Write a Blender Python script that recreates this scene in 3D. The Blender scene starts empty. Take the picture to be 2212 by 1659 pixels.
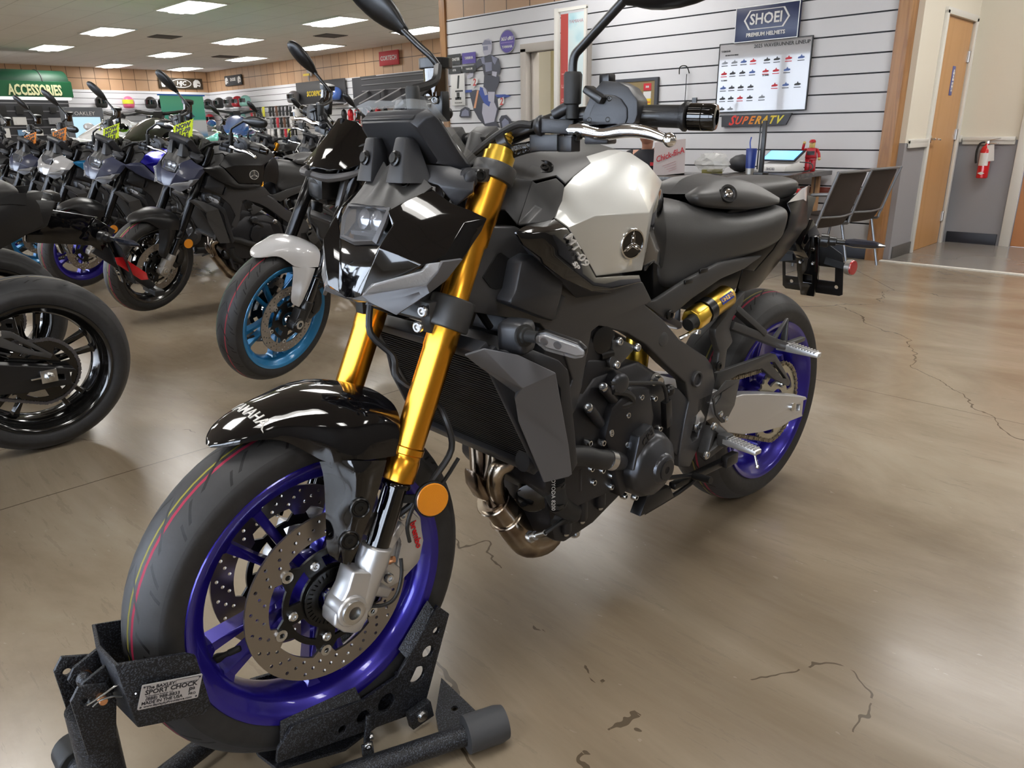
import bpy, bmesh, math, random
from math import pi, sin, cos, radians as R, atan2, hypot
from mathutils import Vector as V, Matrix, geometry
rnd = random.Random(7)
S = bpy.context.scene
C = S.collection
# ---------------------------------------------------------------- camera, sky, exposure
cam = bpy.data.objects.new('camera', bpy.data.cameras.new('camera')); C.objects.link(cam)
cam.data.sensor_width = 36; cam.data.lens = 26.288; cam.data.clip_start = .02; cam.data.clip_end = 100
cam.matrix_world = Matrix(((-.703839, -.237148, .669605, 1.96644), (.710203, -.215182, .670304, .98798), (-.014874, .947342, .319877, 1.06504), (0, 0, 0, 1)))
S.camera = cam
cam.data.dof.use_dof = False
S.view_settings.view_transform = 'Standard'; S.view_settings.look = 'None'
S.view_settings.gamma = 1; S.view_settings.use_curve_mapping = False
S.view_settings.exposure = 1.3
LAMP_E = 9.
w = bpy.data.worlds.new('world'); S.world = w; w.use_nodes = True
w.node_tree.nodes['Background'].inputs[0].default_value = (.75, .85, 1, 1)
w.node_tree.nodes['Background'].inputs[1].default_value = 4.5
S.cycles.max_bounces = 6; S.cycles.diffuse_bounces = 3; S.cycles.glossy_bounces = 3
S.cycles.transmission_bounces = 6; S.cycles.transparent_max_bounces = 8
S.cycles.sample_clamp_indirect = 6; S.cycles.caustics_reflective = False; S.cycles.caustics_refractive = False
# ---------------------------------------------------------------- materials
MATS = {}
def mat(name, col=(.5, .5, .5), rough=.5, metal=0., coat=0., emit=None, es=1., trans=0., ior=1.45, alpha=1., bump=None, spec=.5, noise=None, aniso=0.):
    if name in MATS: return MATS[name]
    m = bpy.data.materials.new(name); m.use_nodes = True; nt = m.node_tree; b = nt.nodes['Principled BSDF']
    I = b.inputs
    I['Base Color'].default_value = (*col, 1); I['Roughness'].default_value = rough; I['Metallic'].default_value = metal
    I['Coat Weight'].default_value = coat; I['Coat Roughness'].default_value = .03; I['IOR'].default_value = ior
    I['Transmission Weight'].default_value = trans; I['Alpha'].default_value = alpha; I['Specular IOR Level'].default_value = spec
    I['Anisotropic'].default_value = aniso
    if emit: I['Emission Color'].default_value = (*emit, 1); I['Emission Strength'].default_value = es
    tc = None
    if bump or noise: tc = nt.nodes.new('ShaderNodeTexCoord')
    if bump:   # (scale, strength[, distance])
        n = nt.nodes.new('ShaderNodeTexNoise'); n.inputs['Scale'].default_value = bump[0]; n.inputs['Detail'].default_value = 3
        nt.links.new(tc.outputs['Object'], n.inputs['Vector'])
        bp = nt.nodes.new('ShaderNodeBump'); bp.inputs['Strength'].default_value = bump[1]; bp.inputs['Distance'].default_value = bump[2] if len(bump) > 2 else .001
        nt.links.new(n.outputs[0], bp.inputs['Height']); nt.links.new(bp.outputs[0], I['Normal'])
    if noise:  # (scale, col2, lo, hi)
        n = nt.nodes.new('ShaderNodeTexNoise'); n.inputs['Scale'].default_value = noise[0]; n.inputs['Detail'].default_value = 5
        nt.links.new(tc.outputs['Object'], n.inputs['Vector'])
        r = nt.nodes.new('ShaderNodeValToRGB'); r.color_ramp.elements[0].position = noise[2]; r.color_ramp.elements[1].position = noise[3]
        r.color_ramp.elements[0].color = (*col, 1); r.color_ramp.elements[1].color = (*noise[1], 1)
        nt.links.new(n.outputs[0], r.inputs[0]); nt.links.new(r.outputs[0], I['Base Color'])
    MATS[name] = m; return m
class NT:  # tiny node helper
    def __init__(s, name, **k):
        s.m = mat(name, **k); s.t = s.m.node_tree; s.b = s.t.nodes['Principled BSDF']
        s.tc = s.t.nodes.new('ShaderNodeTexCoord')
    def n(s, typ, ins=None, **props):
        nd = s.t.nodes.new('ShaderNode' + typ)
        for k, v in props.items(): setattr(nd, k, v)
        for k, v in (ins or {}).items():
            if isinstance(v, bpy.types.NodeSocket): s.t.links.new(v, nd.inputs[k])
            else: nd.inputs[k].default_value = v
        return nd.outputs[0]
    def math(s, op, a, b=0., c=0.):
        return s.n('Math', {0: a, 1: b, 2: c}, operation=op)
    def mix(s, f, a, b):
        nd = s.t.nodes.new('ShaderNodeMix'); nd.data_type = 'RGBA'
        for k, v in ((0, f), (6, a), (7, b)):
            if isinstance(v, bpy.types.NodeSocket): s.t.links.new(v, nd.inputs[k])
            else: nd.inputs[k].default_value = v if k == 0 else (*v, 1)
        return nd.outputs[2]
    def out(s, name, sock): s.t.links.new(sock, s.b.inputs[name])
    def bump(s, h, st=.5, d=.002):
        o = s.n('Bump', {'Strength': st, 'Distance': d, 'Height': h}); s.out('Normal', o)
    def xyz(s, which='Object', vec=None):
        nd = s.t.nodes.new('ShaderNodeSeparateXYZ'); s.t.links.new(vec or s.tc.outputs[which], nd.inputs[0]); return nd.outputs
    def ramp(s, f, stops):
        nd = s.t.nodes.new('ShaderNodeValToRGB'); s.t.links.new(f, nd.inputs[0]); e = nd.color_ramp.elements
        while len(e) < len(stops): e.new(.5)
        for i, (p, c) in enumerate(stops): e[i].position = p; e[i].color = (*c, 1)
        return nd.outputs[0]
# ---------------------------------------------------------------- mesh building
def frame(d, up=(0, 0, 1)):
    z = V(d).normalized(); u = V(up)
    if abs(z.dot(u)) > .99: u = V((1, 0, 0))
    x = u.cross(z).normalized(); y = z.cross(x)
    return Matrix((x, y, z)).transposed()
def smooth(pts, n=4, closed=False):   # Catmull-Rom
    P = [V(p) for p in pts]; out = []; L = len(P)
    if L < 3: return P
    for i in range(L if closed else L - 1):
        g = (lambda k: P[k % L]) if closed else (lambda k: P[max(0, min(L - 1, k))])
        a, b, c, d = g(i - 1), g(i), g(i + 1), g(i + 2)
        for j in range(n):
            t = j / n
            out.append(.5 * ((2 * b) + (c - a) * t + (2 * a - 5 * b + 4 * c - d) * t * t + (3 * b - 3 * c + d - a) * t ** 3))
    if not closed: out.append(P[-1])
    return out
def arc(cx, cy, r, a0, a1, n):
    return [(cx + r * cos(a0 + (a1 - a0) * i / n), cy + r * sin(a0 + (a1 - a0) * i / n)) for i in range(n + 1)]
def circ(cx, cy, r, n=12): return arc(cx, cy, r, 0, 2 * pi, n)[:-1]
class MB:
    def __init__(s): s.bm = bmesh.new()
    def vf(s, verts, faces):
        vs = [s.bm.verts.new(v) for v in verts]
        for f in faces:
            try: s.bm.faces.new([vs[i] for i in f])
            except ValueError: pass
        return s
    def box(s, c, sz, rot=None):
        c = V(c); M = rot if rot is not None else Matrix.Identity(3)
        vs = [c + M @ V((x * sz[0] / 2, y * sz[1] / 2, z * sz[2] / 2)) for x in (-1, 1) for y in (-1, 1) for z in (-1, 1)]
        return s.vf(vs, [(0, 1, 3, 2), (4, 6, 7, 5), (0, 4, 5, 1), (2, 3, 7, 6), (0, 2, 6, 4), (1, 5, 7, 3)])
    def bar(s, a, b, w, h, up=(0, 0, 1), w2=None, h2=None):
        a = V(a); b = V(b); M = frame(b - a, up); w2 = w2 or w; h2 = h2 or h
        vs = [p + M @ V((x * ww / 2, y * hh / 2, 0)) for p, ww, hh in ((a, w, h), (b, w2, h2)) for x, y in ((-1, -1), (1, -1), (1, 1), (-1, 1))]
        return s.vf(vs, [(3, 2, 1, 0), (4, 5, 6, 7), (0, 1, 5, 4), (1, 2, 6, 5), (2, 3, 7, 6), (3, 0, 4, 7)])
    def rings(s, rings, cap=True, close=False):
        rs = [[s.bm.verts.new(p) for p in r] for r in rings]; n = len(rs[0])
        for a, b in zip(rs, rs[1:] + ([rs[0]] if close else [])):
            for i in range(n):
                try: s.bm.faces.new((a[i], a[(i + 1) % n], b[(i + 1) % n], b[i]))
                except ValueError: pass
        if cap and not close: s.bm.faces.new(rs[0][::-1]); s.bm.faces.new(rs[-1])
        return s
    def lathe(s, prof, o=(0, 0, 0), d=(0, 0, 1), n=24, close=False, cap=True):   # prof: (h, r)
        M = frame(d); o = V(o)
        return s.rings([[o + M @ V((max(r, 1e-4) * cos(2 * pi * i / n), max(r, 1e-4) * sin(2 * pi * i / n), h)) for i in range(n)] for h, r in prof], cap, close)
    def cyl(s, a, b, r, r2=None, n=16):
        a = V(a); b = V(b); return s.lathe([(0, r), ((b - a).length, r if r2 is None else r2)], a, b - a, n)
    def tube(s, pts, r, n=8, sm=4, radii=None):
        P = smooth(pts, sm) if sm > 1 else [V(p) for p in pts]
        M = None; rings = []
        for i, p in enumerate(P):
            t = (P[min(i + 1, len(P) - 1)] - P[max(i - 1, 0)]).normalized()
            if M is None: M = frame(t)
            else:
                z = M.col[2]; q = z.rotation_difference(t).to_matrix(); M = q @ M
            rr = r if radii is None else radii[min(len(radii) - 1, int(i / max(1, len(P) - 1) * (len(radii) - 1) + .5))] if len(radii) != len(P) else radii[i]
            if radii is not None and len(radii) != len(P):
                u = i / max(1, len(P) - 1) * (len(radii) - 1); k = min(int(u), len(radii) - 2); rr = radii[k] * (1 - u + k) + radii[k + 1] * (u - k)
            rings.append([p + M @ V((rr * cos(2 * pi * j / n), rr * sin(2 * pi * j / n), 0)) for j in range(n)])
        return s.rings(rings)
    def sph(s, c, r, sc=(1, 1, 1), n=12):
        c = V(c); rings = []
        for i in range(1, n // 2 + 1 - 0):
            pass
        k = max(4, n // 2)
        return s.rings([[c + V((r * sc[0] * sin(pi * j / k) * cos(2 * pi * i / n), r * sc[1] * sin(pi * j / k) * sin(2 * pi * i / n), r * sc[2] * cos(pi * j / k))) for i in range(n)] for j in [x if 0 < x < k else (.08 if x == 0 else k - .08) for x in range(k, -1, -1)]])
    def plate(s, outer, holes=(), t=.005, o=(0, 0, 0), M=None):   # 2D outline (+holes) extruded by t along local z
        M = M or Matrix.Identity(3); o = V(o)
        loops = [[V((x, y, 0)) for x, y in outer]] + [[V((x, y, 0)) for x, y in h] for h in holes]
        tris = geometry.tessellate_polygon(loops)
        flat = [p for l in loops for p in l]
        A = [s.bm.verts.new(o + M @ V((p.x, p.y, -t / 2))) for p in flat]; B = [s.bm.verts.new(o + M @ V((p.x, p.y, t / 2))) for p in flat]
        for a, b, c in tris:
            for q in ((A[c], A[b], A[a]), (B[a], B[b], B[c])):
                try: s.bm.faces.new(q)
                except ValueError: pass
        k = 0
        for l in loops:
            n = len(l)
            for i in range(n):
                j = (i + 1) % n
                try: s.bm.faces.new((A[k + i], A[k + j], B[k + j], B[k + i]))
                except ValueError: pass
            k += n
        return s
    def prism(s, xz, y0, y1, holes=()):   # outline in the XZ plane extruded along Y
        M = Matrix(((1, 0, 0), (0, 0, -1), (0, 1, 0)))   # local (x,y,z) -> (x,-z,y)
        return s.plate(xz, holes, abs(y1 - y0), (0, (y0 + y1) / 2, 0), M)
    def grid(s, rows, close_u=False):
        vs = [[s.bm.verts.new(p) for p in r] for r in rows]
        for a, b in zip(vs, vs[1:]):
            for i in range(len(a) - 1 + (1 if close_u else 0)):
                j = (i + 1) % len(a)
                try: s.bm.faces.new((a[i], a[j], b[j], b[i]))
                except ValueError: pass
        return s
    def add(s, other, M=None):
        me = bpy.data.meshes.new('t'); other.bm.to_mesh(me)
        if M is not None: me.transform(M)
        s.bm.from_mesh(me); bpy.data.meshes.remove(me); return s
def patch(rows, nu=4, nv=4):   # smooth surface through a grid of control points
    R1 = [smooth(r, nu) for r in rows]
    cols = [smooth([r[i] for r in R1], nv) for i in range(len(R1[0]))]
    return MB().grid([[c[j] for c in cols] for j in range(len(cols[0]))])
from mathutils.bvhtree import BVHTree
def bvh(o): me = o.data; return BVHTree.FromPolygons([v.co.copy() for v in me.vertices], [tuple(q.vertices) for q in me.polygons])
ALL = []
def obj(name, mb, m, parent=None, loc=None, mirror=False, thick=0, bevel=0, bseg=2, sub=0, ang=38, flat=False, rot=None, off=-1):
    bm = mb.bm
    bmesh.ops.remove_doubles(bm, verts=bm.verts, dist=1e-5)
    bmesh.ops.recalc_face_normals(bm, faces=bm.faces)
    me = bpy.data.meshes.new(name); bm.to_mesh(me); bm.free()
    o = bpy.data.objects.new(name, me); C.objects.link(o)
    for x in (m if isinstance(m, (list, tuple)) else [m]): me.materials.append(x)
    md = []
    if mirror:
        q = o.modifiers.new('m', 'MIRROR'); q.use_axis = (False, True, False); q.use_clip = True; q.merge_threshold = .0015; md.append(q)
    if thick:
        q = o.modifiers.new('s', 'SOLIDIFY'); q.thickness = thick; q.offset = off; q.use_even_offset = False; md.append(q)
    if bevel:
        q = o.modifiers.new('b', 'BEVEL'); q.width = bevel; q.segments = bseg; q.limit_method = 'ANGLE'; q.angle_limit = R(28); md.append(q)
    if sub:
        q = o.modifiers.new('u', 'SUBSURF'); q.levels = q.render_levels = sub; md.append(q)
    if md:
        bpy.context.view_layer.update()
        dg = bpy.context.evaluated_depsgraph_get()
        me2 = bpy.data.meshes.new_from_object(o.evaluated_get(dg)); o.modifiers.clear()
        o.data = me2; bpy.data.meshes.remove(me); me = me2; me.name = name
    if not flat:
        b2 = bmesh.new(); b2.from_mesh(me); a = R(ang)
        for f in b2.faces: f.smooth = True
        for e in b2.edges:
            if len(e.link_faces) == 2: e.smooth = e.calc_face_angle(0) < a
        b2.to_mesh(me); b2.free()
    if loc is not None: o.location = loc
    if rot is not None: o.rotation_euler = rot
    if parent is not None: o.parent = parent
    return o
def tag(o, label=None, cat=None, group=None, kind=None):
    if label: o['label'] = label
    if cat: o['category'] = cat
    if group: o['group'] = group
    if kind: o['kind'] = kind
    return o
def empty(name, loc=(0, 0, 0), rz=0, label=None, cat=None, group=None, rot=None):
    o = bpy.data.objects.new(name, None); C.objects.link(o); o.empty_display_size = .1
    o.location = loc; o.rotation_euler = rot or (0, 0, rz)
    return tag(o, label, cat, group)
def struct(name, mb, m, **k):
    return tag(obj(name, mb, m, **k), kind='structure')
def kids(o): return [x for x in KIDS.get(o.name, [])]
def copy_tree(o, parent=None, fn=None):
    c = o.copy(); C.objects.link(c)
    if parent is not None: c.parent = parent
    if fn: fn(o, c)
    for ch in list(o.children):
        copy_tree(ch, c, fn)
    return c
_fonts = {}
def text(name, s, size, m, parent=None, o=(0, 0, 0), M=None, bold=.0, ext=.0005, shear=0., align='CENTER', xs=1., fn=None, spacing=1.):
    cu = bpy.data.curves.new(name, 'FONT'); cu.body = s; cu.size = size; cu.extrude = ext; cu.offset = bold; cu.shear = shear
    cu.align_x = align; cu.align_y = 'CENTER'; cu.space_character = spacing; cu.resolution_u = 2
    t = bpy.data.objects.new('tmp', cu); C.objects.link(t)
    bpy.context.view_layer.update()
    me = bpy.data.meshes.new_from_object(t.evaluated_get(bpy.context.evaluated_depsgraph_get()))
    bpy.data.objects.remove(t); bpy.data.curves.remove(cu)
    M = M or Matrix.Identity(3); o = V(o)
    for v in me.vertices:
        p = V((v.co.x * xs, v.co.y, v.co.z)); v.co = fn(p) if fn else o + M @ p
    me.materials.clear(); me.materials.append(m); me.name = name
    ob = bpy.data.objects.new(name, me); C.objects.link(ob)
    if parent is not None: ob.parent = parent
    return ob
def axes(x, y):   # matrix whose local x,y follow the given directions
    x = V(x).normalized(); z = x.cross(V(y)).normalized(); y = z.cross(x)
    return Matrix((x, y, z)).transposed()

# ---------------------------------------------------------------- bike materials
GLOSS = mat('gloss_black', (.003, .003, .004), .07, coat=.7, spec=.4)
SATIN = mat('satin_black', (.012, .012, .013), .32)
PLAST = mat('textured_black_plastic', (.028, .030, .036), .40, bump=(900, .25, .0004))
PLGREY = mat('dark_grey_plastic', (.062, .062, .064), .42, bump=(900, .2, .0004))
SHROUD = mat('grey_shroud_plastic', (.135, .140, .158), .38)
FRAMEM = mat('charcoal_frame_paint', (.075, .075, .080), .36, metal=.3)
ENG = mat('engine_dark_metal', (.030, .030, .034), .38, metal=.4, bump=(500, .2, .0005))
ENGC = mat('engine_cover_metal', (.07, .073, .082), .3, metal=.6)
BLK = mat('deep_black', (.003, .003, .003), .5)
RUB = mat('black_rubber', (.012, .012, .012), .6, bump=(300, .15, .0005))
HOSE = mat('rubber_hose', (.02, .02, .021), .5)
SILV = mat('silver_paint', (.70, .72, .71), .3, metal=.22, coat=1)
GOLD = mat('gold_anodised', (.80, .36, .035), .27, metal=1, aniso=.3)
GOLD2 = mat('gold_anodised_pale', (.85, .55, .08), .28, metal=1)
CHROME = mat('chrome', (.85, .85, .86), .08, metal=1)
ALU = mat('cast_aluminium', (.62, .62, .63), .38, metal=.75, bump=(1200, .15, .0003))
ALUD = mat('dull_aluminium', (.42, .40, .37), .42, metal=.6)
BOLTM = mat('steel_bolt', (.55, .55, .55), .25, metal=1)
BOLTK = mat('black_bolt', (.03, .03, .03), .25, metal=.6)
LENS = mat('clear_lens', (.75, .8, .9), .06, alpha=.28, coat=1, spec=.8)
LAMPI = mat('lamp_inner', (.72, .77, .88), .35, coat=.5)
AMBER = mat('amber_reflector', (.9, .32, .01), .15, coat=1, bump=(700, .4, .001))
TAILG = mat('tail_gloss_black', (.004, .004, .005), .28, spec=.25)
RED = mat('red_reflector', (.5, .004, .01), .15, coat=1, bump=(700, .4, .001))
BLUE = mat('blue_wheel_paint', (.022, .012, .30), .28, metal=.45, coat=.6)
CYAN = mat('cyan_wheel_paint', (.02, .20, .45), .3, metal=.3, coat=.5)
BLKW = mat('black_wheel_paint', (.006, .006, .006), .15, coat=.8)
WHITE = mat('white_paint', (.62, .63, .66), .25, coat=1)
MWHITE = mat('white_marking', (.8, .8, .8), .4)
BLUEP = mat('deep_blue_paint', (.015, .012, .36), .15, coat=1, metal=.4)
MATBLK = mat('matt_black_paint', (.010, .010, .011), .35)
SLATE = mat('slate_blue_grey_paint', (.045, .052, .10), .32, coat=.3)
REDM = mat('red_marking', (.7, .01, .02), .4)
DISCM = mat('brushed_disc_steel', (.30, .27, .24), .3, metal=.9)
CARR = mat('black_disc_carrier', (.008, .008, .008), .35, metal=.3)
CHAINM = mat('chain_steel', (.28, .24, .18), .35, metal=.9)
SPRK = mat('sprocket_zinc', (.55, .52, .42), .35, metal=.8)
SEATM = mat('seat_vinyl', (.055, .055, .056), .42, bump=(700, .5, .0006))
COPPER = mat('copper_fitting', (.75, .38, .2), .3, metal=1)
FILM = mat('thin_plastic_film', (.8, .85, .9), .12, alpha=.28)
TANP = mat('brown_mirror_plastic', (.2, .17, .14), .1, coat=1)
BADGE = mat('badge_silver', (.7, .7, .7), .12, metal=1)
n = NT('heat_tinted_steel', rough=.22, metal=1.)   # exhaust headers
ns = n.n('TexNoise', {'Vector': n.tc.outputs['Object'], 'Scale': 9., 'Detail': 3.})
n.out('Base Color', n.ramp(ns, [(.3, (.07, .055, .05)), (.42, (.22, .17, .13)), (.56, (.45, .39, .31)), (.70, (.14, .10, .11))]))
HEAT = n.m
def tyre_mat(name, stripes, N, R0, base=(.022, .022, .023)):
    # stripes: (y, halfwidth, colour); grooves repeat N times around the tyre and run with the radius/axis position
    n = NT(name, rough=.55); x, y, z = n.xyz('Object')
    r = n.math('SQRT', n.math('ADD', n.math('MULTIPLY', x, x), n.math('MULTIPLY', z, z)))
    th = n.math('MULTIPLY', n.math('ARCTAN2', z, x), N / (2 * pi))
    ay = n.math('ABSOLUTE', y)
    def groove(k, off, y0, y1, wd):
        ph = n.math('FRACT', n.math('ADD', n.math('ADD', th, off), n.math('MULTIPLY', ay, k)))
        d = n.math('ABSOLUTE', n.math('SUBTRACT', ph, .5))
        a = n.math('LESS_THAN', d, wd)
        return n.math('MULTIPLY', a, n.math('MULTIPLY', n.math('GREATER_THAN', ay, y0), n.math('LESS_THAN', ay, y1)))
    g = n.math('MAXIMUM', groove(22, 0, .003, .034, .045), groove(16, .45, .030, .047, .032))
    g = n.math('MAXIMUM', g, groove(12, .8, .040, .052, .026))
    g = n.math('MULTIPLY', g, n.math('GREATER_THAN', r, R0 - .032))
    ns = n.n('TexNoise', {'Vector': n.tc.outputs['Object'], 'Scale': 60., 'Detail': 4.})
    col = n.mix(ns, tuple(c * .7 for c in base), tuple(c * 1.5 for c in base))
    top = n.math('GREATER_THAN', r, R0 - .030)
    col = n.mix(n.math('MULTIPLY', top, .45), col, (.065, .066, .07))
    for yy, hw, c in stripes:
        f = n.math('LESS_THAN', n.math('ABSOLUTE', n.math('SUBTRACT', y, yy)), hw)
        col = n.mix(n.math('MULTIPLY', n.math('MULTIPLY', f, top), .8), col, c)
    col = n.mix(g, col, (.002, .002, .002))
    n.out('Base Color', col); n.bump(n.math('SUBTRACT', n.math('MULTIPLY', ns, .2), g), .8, .003)
    return n.m
TYRE = tyre_mat('front_tyre_rubber', ((.014, .0016, (.45, .42, .05)), (.023, .0022, (.55, .03, .10))), 18, .30)
TYRE2 = tyre_mat('rear_tyre_rubber', ((.018, .002, (.35, .33, .08)), (.03, .0025, (.45, .03, .08))), 16, .315)
TYRE3 = tyre_mat('plain_tyre_rubber', ((.022, .0022, (.5, .05, .08)), (-.03, .0012, (.05, .3, .1))), 20, .30)
TYRE4 = tyre_mat('pale_line_tyre_rubber', ((.012, .0016, (.5, .42, .25)),), 16, .315)

# ---------------------------------------------------------------- setting
CZ = 2.95
# polished brown concrete with clouds, scuffs, fine cracks and a saw-cut joint
n = NT('polished_concrete', rough=.22, coat=0)
o = n.tc.outputs['Object']
mp = n.n('Mapping', {0: o, 3: (1., .45, 1.)})
n1 = n.n('TexNoise', {'Vector': mp, 'Scale': 1.1, 'Detail': 8., 'Roughness': .62, 'Distortion': .8})
n2 = n.n('TexNoise', {'Vector': mp, 'Scale': 6., 'Detail': 6., 'Roughness': .7})
n3 = n.n('TexNoise', {'Vector': mp, 'Scale': 45., 'Detail': 3.})
c = n.ramp(n1, [(.30, (.125, .092, .058)), (.45, (.225, .175, .12)), (.57, (.35, .295, .22)), (.70, (.46, .41, .33))])
c = n.mix(n.math('MULTIPLY', n2, .45), c, (.21, .155, .10))
c = n.mix(n.math('MULTIPLY', n.math('GREATER_THAN', n3, .72), .22), c, (.55, .52, .47))
mp2 = n.n('Mapping', {0: o, 2: (0, 0, .6), 3: (1., .12, 1.)}); n5 = n.n('TexNoise', {'Vector': mp2, 'Scale': 38., 'Detail': 5., 'Roughness': .75})
c = n.mix(n.math('MULTIPLY', n5, .40), c, (.36, .31, .24)); c = n.mix(n.math('MULTIPLY', n.math('GREATER_THAN', n5, .60), .20), c, (.13, .10, .075))
mp3 = n.n('Mapping', {0: o, 2: (0, 0, 1.1), 3: (1., .3, 1.)}); n6 = n.n('TexNoise', {'Vector': mp3, 'Scale': 2.2, 'Detail': 2., 'Distortion': .4})
c = n.mix(n.math('MULTIPLY', n6, .30), c, (.17, .125, .08))
nb = n.n('TexNoise', {'Vector': o, 'Scale': 1.4, 'Detail': 5.})
vv = n.t.nodes.new('ShaderNodeVectorMath'); vv.operation = 'MULTIPLY_ADD'; n.t.links.new(nb, vv.inputs[0]); vv.inputs[1].default_value = (.9, .9, .9); n.t.links.new(o, vv.inputs[2])
vo = n.t.nodes.new('ShaderNodeTexVoronoi'); vo.feature = 'DISTANCE_TO_EDGE'; vo.inputs['Scale'].default_value = .33; n.t.links.new(vv.outputs[0], vo.inputs['Vector'])
crk = n.math('MULTIPLY', n.math('LESS_THAN', vo.outputs[0], .0009), n.math('GREATER_THAN', n1, .45))
X, Y, Z = n.xyz('Object')
jl = n.math('LESS_THAN', n.math('ABSOLUTE', n.math('SUBTRACT', Y, n.math('ADD', -1.558, n.math('MULTIPLY', n2, .008)))), .0028)
jl2 = n.math('LESS_THAN', n.math('ABSOLUTE', n.math('SUBTRACT', X, n.math('ADD', -1.22, n.math('MULTIPLY', n2, .008)))), .0018)
crk = n.math('MAXIMUM', crk, jl); crk = n.math('MAXIMUM', crk, jl2)
c = n.mix(n.math('MULTIPLY', crk, .75), c, (.05, .035, .02))
n.out('Base Color', c)
n.out('Roughness', n.math('ADD', .13, n.math('MULTIPLY', n2, .20)))
n.bump(n.math('SUBTRACT', n.math('MULTIPLY', n1, .6), crk), .25, .003)
CONC = n.m
WHITEW = mat('slat_board_white', (.74, .75, .79), .45)
CREAM = mat('cream_wall_paint', (.78, .74, .64), .6)
GREYW = mat('grey_wall_paint', (.30, .30, .32), .6)
TRIMW = mat('white_trim_paint', (.75, .74, .70), .4)
BASEB = mat('dark_vinyl_baseboard', (.02, .021, .028), .5)
BASEG = mat('grey_vinyl_baseboard', (.10, .095, .09), .5)
TILEF = mat('alcove_floor_vinyl', (.24, .225, .205), .2, noise=(2.5, (.21, .195, .18), .3, .7))
def woodmat(name, c1, c2, sc, axis=2, rough=.35, ring=6.):
    n = NT(name, rough=rough)
    s = [1., 1., 1.]; s[axis] = .08
    mp = n.n('Mapping', {0: n.tc.outputs['Object'], 3: tuple(s)})
    ns = n.n('TexNoise', {'Vector': mp, 'Scale': sc, 'Detail': 6., 'Distortion': 1.2})
    wv = n.math('FRACT', n.math('MULTIPLY', ns, ring))
    f = n.math('ADD', n.math('MULTIPLY', n.math('ABSOLUTE', n.math('SUBTRACT', wv, .5)), 1.2), n.math('MULTIPLY', ns, .3))
    n.out('Base Color', n.mix(f, c1, c2)); return n.m
OAK = woodmat('oak_trim', (.23, .095, .03), (.46, .24, .09), 7.)
DOORW = woodmat('maple_door', (.52, .27, .10), (.62, .35, .15), 5., ring=2.)
DOORR = woodmat('red_brown_door', (.40, .16, .06), (.50, .22, .09), 5., ring=2.)
def gridpanel(name, along, w_, c1, c2, rows=None):   # plywood panelling with dark grooves
    n = NT(name, rough=.45); X, Y, Z = n.xyz('Object'); a = X if along == 'x' else Y
    q = n.math('DIVIDE', a, w_); fr = n.math('FRACT', q); cell = n.math('FLOOR', q)
    g = n.math('LESS_THAN', n.math('ABSOLUTE', n.math('SUBTRACT', fr, .5)), .02 / w_ * .35)
    if rows:
        g = n.math('MAXIMUM', g, n.math('LESS_THAN', n.math('ABSOLUTE', n.math('SUBTRACT', Z, rows)), .008))
    wn = n.t.nodes.new('ShaderNodeTexWhiteNoise'); wn.noise_dimensions = '1D'; n.t.links.new(n.math('FLOOR', n.math('ADD', q, .5)), wn.inputs['W'])
    ns = n.n('TexNoise', {'Vector': n.tc.outputs['Object'], 'Scale': 3., 'Detail': 4.})
    c = n.mix(n.math('ADD', n.math('MULTIPLY', wn.outputs[0], .5), n.math('MULTIPLY', ns, .5)), c1, c2)
    n.out('Base Color', n.mix(g, c, (.10, .055, .03))); n.bump(n.math('SUBTRACT', 1., g), .5, .004)
    return n.m
PANY = gridpanel('wood_panel_band_y', 'y', .36, (.42, .25, .14), (.55, .36, .22), 2.66)
PANX = gridpanel('wood_panel_band_x', 'x', .36, (.42, .25, .14), (.55, .36, .22), 2.66)
PAND = gridpanel('desk_panelling', 'y', .12, (.46, .26, .12), (.55, .33, .17))
def slatwall(name, ax, plane, a0, a1, z0, z1, pitch, face, gap=.012, depth=.022, gaps=()):
    # white slat board: boards with real grooves between them, running along the wall; gaps = [(a0, a1, ztop)] openings
    mb = MB(); segs = []
    def seg(x0, x1, zz0, zz1):
        z = zz0; prof = [(0., zz0)]
        k = math.ceil((zz0 - z0) / pitch + 1e-6); g = z0 + k * pitch
        while g < zz1 - .01:
            prof += [(0., g - gap / 2), (.004, g - gap / 2), (.004, g - gap), (depth, g - gap), (depth, g + gap), (.004, g + gap), (.004, g + gap / 2), (0., g + gap / 2)]; g += pitch
        prof.append((0., zz1))
        prof += [(.09, zz1), (.09, zz0)]
        r0, r1 = [], []
        for d, zz in prof:
            p_ = plane - face * d
            r0.append((p_, x0, zz) if ax == 'x' else (x0, p_, zz)); r1.append((p_, x1, zz) if ax == 'x' else (x1, p_, zz))
        for i in range(len(prof)):
            j = (i + 1) % len(prof); mb.vf([r0[i], r0[j], r1[j], r1[i]], [(0, 1, 2, 3)])
        tri = geometry.tessellate_polygon([[V((d, zz, 0)) for d, zz in prof]])
        for r in (r0, r1): mb.vf(r, tri)
    cur = a0
    for g0, g1, zt in sorted(gaps):
        seg(cur, g0, z0, z1); seg(g0, g1, zt, z1); cur = g1
    seg(cur, a1, z0, z1)
    o = struct(name, mb, [WHITEW, mat('slat_groove_painted_shade', (.06, .065, .075), .6)], flat=True)
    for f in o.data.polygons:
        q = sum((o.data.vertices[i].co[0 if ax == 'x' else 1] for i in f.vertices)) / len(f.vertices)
        if .003 < abs(plane - q) < .03 and len(f.vertices) == 4: f.material_index = 1  # groove interiors coloured dark to stand in for the shade inside them
    return o
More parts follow.
